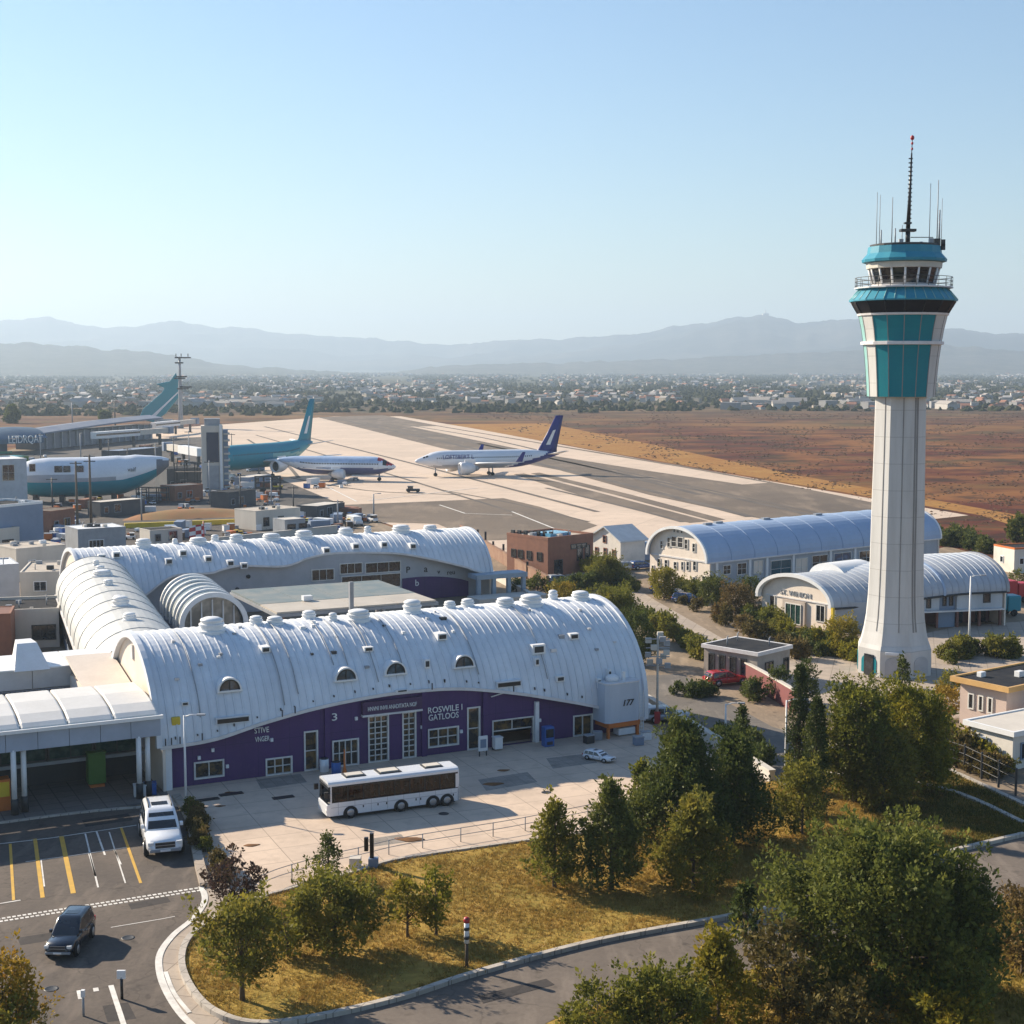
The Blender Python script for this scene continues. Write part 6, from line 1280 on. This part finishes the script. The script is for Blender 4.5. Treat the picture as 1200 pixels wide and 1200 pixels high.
# perimeter posts of the right garden
pp=[(1110,898),(1130,905),(1150,915),(1170,925),(1190,935)]
t=thing('garden_fence','dark garden fence with thin posts before the pink house','fence',(*G(*pp[0]),.16)); o=Vector(G(*pp[0])); q=[(Vector(G(*p))-o) for p in pp]
for v in q: MB().box(v.x-.08,v.x+.08,v.y-.08,v.y+.08,0,2.4).build('post',M_dark,t)
for z in (.8,1.5,2.2): MB().tube([(v.x,v.y,z) for v in q],.04,5).build('rail',M_dark,t)
# roof clutter on the plain blocks and small things around the tank
rc=random.Random(9)
for o in [o for o in COL.objects if o.parent is None and o.name.split('.')[0] in ('flat_roofed_block','beige_block','dark_roofed_block','plain_white_block','utility_block','concrete_bunker','gabled_shed','brick_building','guardhouse','pink_house')]:
    rf_=[c for c in o.children if c.name.startswith('roof') and c.type=='MESH'][0]; bb=[Vector(c) for c in rf_.bound_box]; x0,x1=min(v.x for v in bb),max(v.x for v in bb); y0,y1=min(v.y for v in bb),max(v.y for v in bb); z=max(v.z for v in bb)
    for k in range(7 if 'house' not in o.name else 3):
        x=rc.uniform(x0+1,x1-1.5); y=rc.uniform(y0+1,y1-1.5); w_=rc.uniform(.3,.8)
        if rc.random()<.6: MB().box(x,x+w_*1.4,y,y+w_,z,z+w_*rc.uniform(.6,1.2)).build('air_unit',rc.choice((M_grey,M_white,M_dark,M_conc)),o,bevel=.04)
        else: MB().tube([(x,y,z),(x,y,z+.9),(x+.2,y,z+1.0)],.09,6).build('vent_pipe',M_grey,o)
for px,py,m_,lb in ((700,868,M_grey,'grey box left of the orange tank stand'),(757,868,M_white,'white box on the plaza right of the tank ladder'),(748,874,M_bluegrey,'blue grey box in front of the tank ladder'),(690,872,M_dark,'dark box near the right hand window of the purple wall')):
    t=thing('storage_box',lb,'box',(*G(px,py),.11),rc.uniform(0,1)); MB().box(-.45,.45,-.35,.35,0,.75).build('body',m_,t,bevel=.05); MB().box(-.48,.48,-.38,.38,.752,.83).build('lid',M_grey,t)
# ================================================================== trees
L_ol=leafmat('leaf_olive',(.19,.185,.03),(.11,.12,.022),(.30,.245,.032),.45); L_yel=leafmat('leaf_yellow_green',(0.247,0.215,0.023),(0.143,0.143,0.021),(0.390,0.286,0.026),.42); L_dk=leafmat('leaf_dark_green',(.115,.135,.03),(.06,.08,.02),(.19,.185,.033),.35)
L_cy=leafmat('leaf_cypress',(0.078,0.098,0.021),(0.042,0.058,0.016),(0.130,0.137,0.026),.2); L_br=leafmat('leaf_brown',(.17,.125,.04),(.10,.08,.028),(.23,.15,.04)); L_pur=leafmat('leaf_purple_brown',(0.078,0.046,0.039),(0.046,0.031,0.023),(0.130,0.091,0.039)); L_au=leafmat('leaf_autumn',(0.364,0.247,0.026),(0.221,0.169,0.026),(0.390,0.182,0.026))
L_far=leafmat('leaf_hazy',(.06,.062,.026),(.04,.045,.02),(.09,.08,.03),.15)
SHP={'round':lambda t: np.sqrt(np.clip(1-(2*t-1)**2*.92,0,1)),'dome':lambda t: np.where(t<.3,.7+.3*t/.3,np.sqrt(np.clip(1-((t-.3)/.72)**2,0,1))),'cone':lambda t: np.where(t<.2,.65+.35*t/.2,np.clip(1-((t-.2)/.84)**1.25,.03,1)),'column':lambda t: np.where(t<.12,.6+.4*t/.12,np.clip(1-((t-.12)/.9)**2.2,.05,1)),'open':lambda t: np.where(t<.5,.45+.55*t/.5,np.sqrt(np.clip(1-((t-.5)/.52)**2,0,1)))}
def leaves(rng,C,CR,per,leaf,up,crz):
    n=len(C)*per; c=np.repeat(C,per,0); cr=np.repeat(CR,per)
    d=rng.normal(size=(n,3)); d/=np.linalg.norm(d,axis=1)[:,None]; d[:,2]*=crz
    p=c+d*(cr*rng.uniform(.25,1,n)**.6)[:,None]
    a=d*.8+rng.normal(size=(n,3))*.7; a[:,2]+=up; a/=np.linalg.norm(a,axis=1)[:,None]
    b=np.cross(a,rng.normal(size=(n,3))); b/=np.linalg.norm(b,axis=1)[:,None]+1e-6
    s=(leaf*np.clip(rng.lognormal(-.08,.38,n),.4,2.0))[:,None]
    v=np.empty((n,4,3)); v[:,0]=p; v[:,1]=p+a*s*.5+b*s*.27; v[:,2]=p+a*s; v[:,3]=p+a*s*.5-b*s*.27
    return v.reshape(-1,3)
def mesh_quads(name,v,m):
    n=len(v)//4; me=bpy.data.meshes.new(name); me.vertices.add(len(v)); me.vertices.foreach_set('co',v.astype(np.float32).ravel())
    me.loops.add(4*n); me.loops.foreach_set('vertex_index',np.arange(4*n,dtype=np.int32)); me.polygons.add(n); me.polygons.foreach_set('loop_start',np.arange(0,4*n,4,dtype=np.int32)); me.update(calc_edges=True); me.materials.append(m); return me
def tree(name,label,loc_,H,W_,shape,m,seed,trunk=.18,dens=1.0,leaf=.235,group=None,cat='tree',up=.45,lean=0.0,rough=.28,crz=1.0):
    rng=np.random.default_rng(seed); t=thing(name,label,cat,loc_,rng.uniform(0,6.28),group); Rr=W_/2; z0=H*trunk; hc=H-z0
    ncl=int(max(18,dens*13*(Rr*hc)**.82+8)); T=rng.uniform(.02,1,ncl)**.9; A_=rng.uniform(0,2*PI,ncl); ph=rng.uniform(0,6.28,3)
    pr=SHP[shape](T)*(1+rough*(np.sin(3*A_+ph[0]+4*T)*.6+np.sin(2*A_+ph[1]-6*T)*.5+rng.normal(size=ncl)*.35))
    rr_=Rr*pr*rng.uniform(.3,1,ncl)**.45
    cr=np.clip(Rr*.25*rng.uniform(.55,1.3,ncl),.28,.95 if shape!='column' else .45); C=np.stack([rr_*np.cos(A_)*.88+lean*T,rr_*np.sin(A_)*.88,z0+T*hc*.96],1)
    per=int(max(30,min(230,105*(cr.mean()/leaf/3.0)**2)))
    v=leaves(rng,C,cr,per,leaf,up,crz)
    k=max(4,ncl//3); tip=rng.choice(ncl,k,replace=False); C2=C[tip]+np.stack([np.cos(A_[tip])*cr[tip]*.9,np.sin(A_[tip])*cr[tip]*.9,cr[tip]*(.5+T[tip])],1)
    v=np.concatenate([v,leaves(rng,C2,cr[tip]*.5,per//3,leaf,up+.2,1.1)])
    v[:,2]=np.maximum(v[:,2],.05)
    o=bpy.data.objects.new('crown',mesh_quads('crown',v,m)); COL.objects.link(o); o.parent=t
    tb=MB(); r0=max(.09,H*.022); tb.tube([(0,0,-.1),(rng.normal()*.05,rng.normal()*.05,z0*.6),(lean*.2,0,z0+hc*.35),(lean*.7,0,z0+hc*.8)],[r0*1.35,r0,r0*.7,r0*.2],8)
    for i in rng.choice(ncl,min(ncl,9 if H<8 else 16),replace=False):
        c=Vector(C[i]); zb=z0*.6+min(c.z-z0*.6,hc*.5)*.55; tb.tube([(lean*.1,0,zb),Vector((c.x*.45,c.y*.45,zb+(c.z-zb)*.5)),c],[r0*.5,r0*.3,r0*.1],5)
    tb.build('trunk',M_wood,t); return t
def ptree(name,label,px,py,pt,wpx,shape,m,seed,z=.14,**k):
    x,y=G(px,py,z); H=D(px,pt,y)[2]-z; s=y/F; return tree(name,label,(x,y,z),H*.95,wpx*s*1.08,shape,m,seed,**k)
L_big=leafmat('leaf_deep_olive',(.16,.175,.036),(.085,.105,.025),(.25,.235,.04),.42)
TR=[ # foreground lawn, left to right
 ('leafy_tree','broad olive green tree at the left end of the lawn',284,1172,1050,98,'round',L_ol,1,dict(trunk=.28)),
 ('sparse_shrub','sparse purple brown shrub at the plaza corner beside the planter',275,1068,1012,74,'open',L_pur,2,dict(trunk=.2,dens=.5)),
 ('leafy_tree','wide yellow green tree second from the left on the lawn',392,1118,1022,104,'round',L_ol,3,dict(trunk=.14)),
 ('bushy_tree','small dense bush filling the gap between the two leftmost lawn trees',338,1120,1066,44,'round',L_yel,33,dict(trunk=.1)),
 ('slender_tree','slim yellow green tree, left one of the pair in the middle of the lawn',478,1098,1030,44,'round',L_yel,4,dict(trunk=.16)),
 ('slender_tree','slim yellow green tree, right one of the pair in the middle of the lawn',511,1096,1018,40,'round',L_yel,5,dict(trunk=.16)),
 ('young_tree','small dark green tree standing at the plaza railing',385,1032,978,40,'cone',L_dk,6,dict(trunk=.2,leaf=.18)),
 ('conifer','bushy light green conifer, leftmost of the group on the lawn',650,1040,936,70,'cone',L_ol,7,dict(trunk=.1)),
 ('conifer','dark green conifer second from the left in the group',716,1042,912,84,'cone',L_dk,8,dict(trunk=.08)),
 ('conifer','broad dark conifer with a lit yellow green top in the front of the group',812,1042,936,96,'cone',L_ol,9,dict(trunk=.06)),
 ('conifer','tall broad conifer at the back of the group beside the plaza',800,1002,840,120,'cone',L_dk,10,dict(trunk=.1)),
 ('conifer','dark wide conifer at the right end of the group',858,988,858,96,'cone',L_dk,12,dict(trunk=.08)),
 ('conifer','small conifer at the back left of the group by the plaza',752,985,888,52,'cone',L_ol,13,dict(trunk=.1)),
 ('cypress','single pointed cypress rising from the right end of the conifer group',868,940,820,30,'column',L_cy,14,dict(trunk=.02,leaf=.17,dens=2.6,rough=.1)),
 ('conifer','narrow dark conifer at the road kerb right of the lawn',873,1118,1032,48,'cone',L_dk,15,dict(trunk=.08)),
 ('spreading_tree','very large dark green spreading tree in the right foreground',1035,1178,968,236,'dome',L_big,16,dict(trunk=.1,dens=.9,rough=.34)),
 ('spreading_tree','dark, shade coloured tree merged with the right side of the very large tree',1122,1172,1012,104,'dome',L_dk,17,dict(trunk=.1)),  # darker leaf colour paints in the shaded right side of the big crown
 ('autumn_tree','yellow topped tree in front of the narrow dark conifer',842,1206,1090,96,'cone',L_yel,18,dict(trunk=.08)),
 ('leafy_tree','low green tree cut by the bottom edge left of the yellow topped tree',775,1232,1135,110,'round',L_ol,19,dict(trunk=.08)),
 ('leafy_tree','lowest olive green bush cut by the bottom edge of the photo',700,1240,1152,96,'round',L_ol,20,dict(trunk=.06)),
 ('brown_shrub','brown twiggy shrub between the yellow topped tree and the very large tree',918,1196,1076,92,'open',L_br,21,dict(trunk=.08,dens=.8)),
 ('autumn_tree','yellow tree cut by the left edge at the bottom',6,1250,1112,92,'round',L_au,22,dict(trunk=.08)),
 ('autumn_tree','dark green bush at the bottom left corner below the yellow tree',22,1262,1160,60,'round',L_ol,23,dict(trunk=.08)),
 ('autumn_tree','orange brown tree cut by the right edge at the bottom',1198,1142,1030,66,'round',L_br,24,dict(trunk=.1)),
 ('autumn_shrub','low yellow green shrub under the very large tree at bottom right',1110,1225,1150,110,'dome',L_yel,25,dict(trunk=.04)),
 ('autumn_shrub','low reddish shrub at the foot of the very large tree, bottom centre',985,1232,1160,90,'dome',L_br,26,dict(trunk=.04)),
 # right middle
 ('cypress','tall pointed cypress, left one of the pair beside the lamp post',935,925,768,32,'column',L_cy,30,dict(trunk=.02,leaf=.17,dens=2.6,rough=.1)),
 ('cypress','tall pointed cypress, right one of the pair beside the lamp post',955,958,806,34,'column',L_cy,31,dict(trunk=.02,leaf=.17,dens=2.6,rough=.1)),
 ('bushy_tree','bushy green tree at the foot of the two cypresses',940,978,892,66,'dome',L_ol,32,dict(trunk=.06)),
 ('leafy_tree','round green tree right of the two cypresses',1003,940,800,88,'round',L_ol,34,dict(trunk=.1)),
 ('leafy_tree','yellow green round tree in front of the control tower',1068,925,802,98,'dome',L_yel,35,dict(trunk=.1)),
 ('leafy_tree','low dark tree under the two round trees before the control tower',1036,945,858,76,'round',L_ol,36,dict(trunk=.08)),
 ('young_tree','small upright tree against the base of the control tower',1057,806,768,19,'cone',L_dk,37,dict(trunk=.1)),
 ('young_tree','round bush right of the control tower base',1114,822,783,30,'round',L_ol,38,dict(trunk=.1)),
 ('young_tree','yellow bush in front of the round bush right of the tower',1108,842,803,34,'round',L_au,39,dict(trunk=.1)),
 ('conifer','dark pointed tree just right of the guardhouse',945,826,770,30,'cone',L_dk,40,dict(trunk=.06)),
 ('conifer','dark round tree covering the guardhouse right wall',912,820,780,28,'round',L_dk,41,dict(trunk=.06)),
 ('leafy_tree','yellow green tree in the shrub bed before the near hall gable',985,765,722,40,'round',L_yel,42,dict(trunk=.06)),
 ('leafy_tree','dark tree with red tint between the far hangar and the access road',862,722,684,38,'round',L_br,43,dict(trunk=.06)),
 ('leafy_tree','dark green tree left of the red tinted tree before the far hangar',834,712,676,38,'round',L_dk,44,dict(trunk=.06)),
 ('leafy_tree','yellow bush at the foot of the far hangar gable',778,702,664,34,'round',L_yel,45,dict(trunk=.06)),
 ('leafy_tree','dark tree standing against the far hangar side wall',880,705,676,30,'round',L_dk,46,dict(trunk=.06)),
 ('leafy_tree','green tree beside the gabled house',710,688,652,40,'round',L_ol,47,dict(trunk=.06)),
 ('leafy_tree','yellow tree poking up behind the ridge of the terminal hall',660,715,683,34,'round',L_au,48,dict(trunk=.06)),
 ('leafy_tree','large dark tree behind the right end of the terminal hall',720,750,688,60,'round',L_ol,49,dict(trunk=.06)),
 ('leafy_tree','dark tree directly right of the terminal vault',745,778,715,44,'round',L_dk,50,dict(trunk=.06)),
 ('lone_tree','lone dark tree in the brown field right of the tower',1194,640,604,24,'round',L_dk,51,dict(trunk=.06,leaf=.5)),
 ('lone_tree','lone hazy conical tree beyond the far terminal at left',14,496,476,15,'dome',L_dk,52,dict(trunk=.05,leaf=1.1)),
 ('lone_tree','hazy round tree beyond the concourse roof',123,494,483,12,'round',L_dk,53,dict(trunk=.05,leaf=1.2)),
 ('young_tree','green bush by the field house at the right edge',1192,690,668,18,'round',L_ol,54,dict(trunk=.05)),
]
for nm,lb,px,py,pt,wp,sh,m_,sd_,kw in TR: ptree(nm,lb,px,py,pt,wp,sh,m_,sd_,**{**dict(z=.14 if py>860 else .05),**kw})
# ---- shrubs: three prototypes of each colour, copied
SH={}
def shrub_proto(key,m,n=3):
    SH[key]=[[tree('shrub','x',(0,0,-50),2.0,2.4,'dome',m,100+hash_(key)+i,trunk=.05,dens=1.1,leaf=.28,cat='shrub'),False] for i in range(n)]
def hash_(s): return sum(ord(c)*(i+1) for i,c in enumerate(s))%500
def shrubs(key,label,group,pts,n,jit,smin=.6,smax=1.3,z=.05):
    P=cat_rom(pts,6) if len(pts)>2 else [tuple(pts[0][a]+(pts[1][a]-pts[0][a])*k/10 for a in (0,1)) for k in range(11)]
    for k in range(n):
        i=R.uniform(0,len(P)-1.001); j=int(i); f=i-j; px=P[j][0]+(P[j+1][0]-P[j][0])*f+R.uniform(-jit,jit); py=P[j][1]+(P[j+1][1]-P[j][1])*f+R.uniform(-jit,jit)*.5
        pr=R.choice(SH[key]); s=R.uniform(smin,smax); l=(*G(px,py,z),z-.05); rz=R.uniform(0,6.28); sc3=(s,s*R.uniform(.85,1.15),s*R.uniform(.8,1.25))
        if not pr[1]: o=pr[0]; o.location=l; o.rotation_euler.z=rz; o.scale=sc3; pr[1]=True; o['label']=label; o['group']=group
        else: dup(pr[0],l,rz,sc3,label,group)
for k_,m_ in (('ol',L_ol),('ye',L_yel),('dk',L_dk),('br',L_br)): shrub_proto(k_,m_)
shrubs('ol','green shrub in the hedge below the access road','shrubs of the access road hedge',[(752,728),(790,750),(840,778),(885,798)],34,5,.65,1.15)
shrubs('br','rust brown shrub in the hedge below the access road','brown shrubs of the access road hedge',[(770,735),(830,768),(890,798)],10,5,.5,.9)
shrubs('ye','yellow green shrub in the bed before the near hall gable','shrubs of the near hall bed',[(905,738),(940,752),(985,768),(1008,775)],30,6,.6,1.15)
shrubs('dk','dark shrub in the bed before the near hall gable','dark shrubs of the near hall bed',[(880,728),(940,762),(1000,770)],16,9,.6,1.1)
shrubs('ol','green shrub above the access road before the far hangar','shrubs before the far hangar',[(800,694),(835,704),(890,728),(915,744)],32,8,.55,1.15)
shrubs('br','brown shrub above the access road before the far hangar','brown shrubs before the far hangar',[(800,705),(860,735),(940,775)],16,9,.6,1.2)
shrubs('dk','dark shrub around the brick building and the gabled house','shrubs by the brick building',[(600,690),(650,695),(700,690),(740,690)],26,8,.7,1.3)
shrubs('ye','yellow green shrub around the gabled house','yellow shrubs by the gabled house',[(690,672),(715,668),(730,680)],10,7,.7,1.3)
shrubs('dk','dark bush around the red car and the guardhouse','bushes by the guardhouse',[(800,815),(830,818),(862,812),(880,822)],9,7,.5,.9)
shrubs('ye','yellow green shrub in the garden before the pink house','shrubs of the pink house garden',[(1085,870),(1120,880),(1160,892),(1190,905)],34,9,.6,1.2)
shrubs('br','rust brown shrub in the garden before the pink house','brown shrubs of the pink house garden',[(1080,880),(1120,892),(1170,915)],22,8,.6,1.1)
shrubs('ol','green shrub along the right side of the tower forecourt','shrubs of the tower forecourt',[(1100,775),(1125,770),(1160,768),(1195,772)],16,8,.6,1.1)
shrubs('br','brown shrub in the planter strip beside the white SUV','shrubs of the planter strip',[(226,955),(236,985),(248,1012),(268,1036)],22,6,.35,.7,z=.1)
shrubs('ol','green shrub in the planter strip beside the white SUV','green shrubs of the planter strip',[(224,950),(233,972),(244,1000)],9,5,.35,.6,z=.1)
shrubs('dk','dark bush along the field edge behind the two halls','bushes along the field edge',[(1090,634),(1130,640),(1180,655)],22,7,.8,1.7)
shrubs('dk','dark bush at the tower side of the shaded lane','bushes beside the shaded lane',[(840,862),(870,880),(905,900)],10,6,.5,1.0)
for l_ in SH.values():
    for p,u in l_:
        if not u:
            for c in list(p.children): bpy.data.objects.remove(c)
            bpy.data.objects.remove(p)
# ---- grass tufts (stuff)
def inside(x,y,P):
    c=False; j=len(P)-1
    for i in range(len(P)):
        if (P[i][1]>y)!=(P[j][1]>y) and x<(P[j][0]-P[i][0])*(y-P[i][1])/(P[j][1]-P[i][1])+P[i][0]: c=not c
        j=i
    return c
def tufts(name,poly,n,h,m,seed,z=.14):
    rng=np.random.default_rng(seed); xs=[p[0] for p in poly]; ys=[p[1] for p in poly]; pts=[]
    while len(pts)<n:
        x,y=rng.uniform(min(xs),max(xs)),rng.uniform(min(ys),max(ys))
        if inside(x,y,poly) and mnoise.noise(Vector((x*.25,y*.25,seed)))>rng.uniform(-.7,.3): pts.append((x,y,z))
    p=np.repeat(np.array(pts),4,0)+rng.normal(size=(n*4,3))*np.array([.09,.09,0]); N=n*4
    a=rng.normal(size=(N,3))*.45; a[:,2]=1; b=np.cross(a,rng.normal(size=(N,3))); b/=np.linalg.norm(b,axis=1)[:,None]; s=(h*rng.uniform(.5,1.4,N))[:,None]
    v=np.empty((N,4,3)); v[:,0]=p-b*s*.16; v[:,1]=p+b*s*.16; v[:,2]=p+a*s+b*s*.04; v[:,3]=p+a*s-b*s*.04
    o=bpy.data.objects.new(name,mesh_quads(name,v.reshape(-1,3),m)); COL.objects.link(o); o['kind']='stuff'; return o
tufts('dry_grass',lawn_poly,34000,.15,leafmat('grass_blade_dry',(.38,.25,.06),(.24,.185,.04),(.3,.17,.04),.3),5)
tufts('short_green_grass',Gs([(985,925),(1060,895),(1110,905),(1200,950),(1215,975),(1110,998),(1040,975)]),6000,.2,leafmat('grass_blade_green',(.13,.12,.02),(.09,.09,.018),(.2,.13,.025),.25),6,.16)
tufts('bank_grass',Gs([(1250,1030),(1180,1062),(1060,1106),(930,1136),(800,1156),(660,1196),(600,1240),(1250,1240)]),9000,.25,leafmat('grass_blade_dry',(.2,.1,.03),(.12,.08,.02),(.2,.08,.02),.25),8,.12)
# ---- field scrub, distant woodland and town
def blobs(name,n,fn,m,seed,lab=None):
    rng=np.random.default_rng(seed); base=[]; fs=[]
    import itertools
    P=[(0,0,1),(.85,0,.45),(.26,.81,.45),(-.69,.5,.45),(-.69,-.5,.45),(.26,-.81,.45),(.95,.3,0),(0,1,0),(-.9,.35,0),(-.55,-.8,0),(.6,-.8,0)]
    FS=[(0,1,2),(0,2,3),(0,3,4),(0,4,5),(0,5,1),(1,6,2),(2,7,3),(3,8,4),(4,9,5),(5,10,1),(6,7,2),(7,8,3),(8,9,4),(9,10,5),(10,6,1)]
    V=[];Fc=[]
    for i in range(n):
        x,y,s,h=fn(rng); o=len(V); a=rng.uniform(0,6.28); c_,s_=math.cos(a),math.sin(a)
        for p in P:
            q=1+rng.normal()*.22; V.append((x+(p[0]*c_-p[1]*s_)*s*q,y+(p[0]*s_+p[1]*c_)*s*q,p[2]*h*q-.1))
        Fc+= [(a_+o,b_+o,c2_+o) for a_,b_,c2_ in FS]
    ob=MB(); ob.v=V; ob.f=Fc; ob.m=[0]*len(Fc); ob.s=[False]*len(Fc)
    me=bpy.data.meshes.new(name); me.from_pydata(V,[],Fc); me.materials.append(m); me.update(); q=bpy.data.objects.new(name,me); COL.objects.link(q); q['kind']='stuff'; return q
def pxs(rng,x0,x1,y0,y1,pw=1.0):
    return G(rng.uniform(x0,x1),y0+(y1-y0)*rng.uniform(0,1)**pw)
def scrubf(rng):
    while True:
        px=rng.uniform(560,1260); py=rng.uniform(478,640)
        if py<497+max(0,(px-560))*.20 and mnoise.noise(Vector((px*.02,py*.12,2)))>rng.uniform(-.15,.3): break
    x,y=G(px,py); return x,y,rng.uniform(.25,.95)*(y/600)**.5,rng.uniform(.2,.5)*(y/600)**.5
blobs('field_scrub',5200,scrubf,leafmat('scrub_leaf',(.12,.06,.03),(.08,.05,.025),(.13,.1,.035),.15),21)
def woodf(rng):
    while True:
        px=rng.uniform(-160,1360); py=437.5+50*rng.uniform(0,1)**1.5
        lim=497 if px<340 else (484 if px<700 else 482)
        if py<lim and mnoise.noise(Vector((px*.012,py*.09,5)))+.35>rng.uniform(-.1,.55)*(1 if py<466 else 2.3) and (py<466 or rng.uniform()<.55): break
    x,y=G(px,py); return x,y,rng.uniform(2.2,5.2)*(y/2000)**.35,rng.uniform(2.5,5.5)*(y/2000)**.3
blobs('distant_woodland',21000,woodf,mat('far_foliage',(.042,.048,.025),1,col2=(.07,.065,.032),vs=.02,spec=0),22)
WM=[mat('town_white',(.48,.46,.43),.9),mat('town_cream',(.4,.34,.27),.9),mat('town_grey',(.3,.3,.3),.9),mat('town_pink',(.5,.34,.26),.8)]; RMs=[mat('town_tile_roof',(.33,.15,.09),.8),mat('town_grey_roof',(.36,.35,.35),.7),mat('town_pale_roof',(.36,.33,.3),.9)]
def house_mesh(w_,d_,h_,flat,mw,mr):
    b=MB().box(-w_/2,w_/2,-d_/2,d_/2,-.5,h_,0)
    if flat: b.box(-w_/2-.2,w_/2+.2,-d_/2-.2,d_/2+.2,h_,h_+.4,1)
    else: b.add([(-w_/2-.4,-d_/2-.4,h_),(w_/2+.4,-d_/2-.4,h_),(w_/2+.4,d_/2+.4,h_),(-w_/2-.4,d_/2+.4,h_),(-w_/2-.4,0,h_+d_*.3),(w_/2+.4,0,h_+d_*.3)],[(0,1,5,4),(2,3,4,5),(0,4,3),(1,2,5),(0,3,2,1)],1)
    return b
KINDS_=[('white flat roofed',0,1,1,(11,9,6)),('white red roofed',0,0,0,(12,9,4)),('cream red roofed',1,0,0,(14,9,4.5)),('grey flat roofed',2,1,1,(18,12,7)),('pink red roofed',3,0,0,(10,9,4)),('cream pale roofed',1,2,1,(13,10,5)),('long white',0,2,0,(30,12,6))]
pr=[]
for nm,wi,ri,fl,(a,b_,c) in KINDS_:
    o=house_mesh(a,b_,c,fl,0,0).build('town_house',[WM[wi],RMs[ri]]); tag(o,f'tiny {nm} house in the hazy distant town','house',f'{nm} houses of the distant town'); pr.append([o,False])
def townpos(rng):
    while True:
        px=rng.uniform(-60,1260); py=439+44*rng.uniform(0,1)**1.3
        if px<340 and py>478: continue
        if px>340 and py>474+(px>850)*6: continue
        if px>700 and 452<py<462 and px<1000 and rng.uniform()<.6: continue
        if mnoise.noise(Vector((px*.014,py*.08,9)))+.3>rng.uniform(-.1,.6): return px,py
rng=np.random.default_rng(77); cand=sorted((townpos(rng) for _ in range(2600)),key=lambda p:-p[1])
for px,py in cand[:280]:
    q=pr[int(rng.integers(0,7))]; x,y=G(px,py); rz=rng.uniform(0,6.28); s=rng.uniform(.42,.85)
    if not q[1]: o=q[0]; q[1]=True
    else: o=q[0].copy(); COL.objects.link(o)
    o.location=(x,y,0); o.rotation_euler.z=rz; o.scale=(s,s,s)
for wi,ri in ((0,0),(1,2),(2,1)):
    mb=MB()
    for px,py in cand[280+wi::3]:
        x,y=G(px,py); h=house_mesh(rng.uniform(9,18),rng.uniform(8,12),rng.uniform(4,9),rng.uniform()<.5,0,0); a=rng.uniform(0,6.28); c_,s_=math.cos(a),math.sin(a); k=.62*(y/2000)**.3
        mb.add([(x+(p[0]*c_-p[1]*s_)*k,y+(p[0]*s_+p[1]*c_)*k,p[2]*k) for p in h.v],h.f,h.m)
    o=mb.build('distant_town',[WM[wi],RMs[ri]]); o['kind']='stuff'
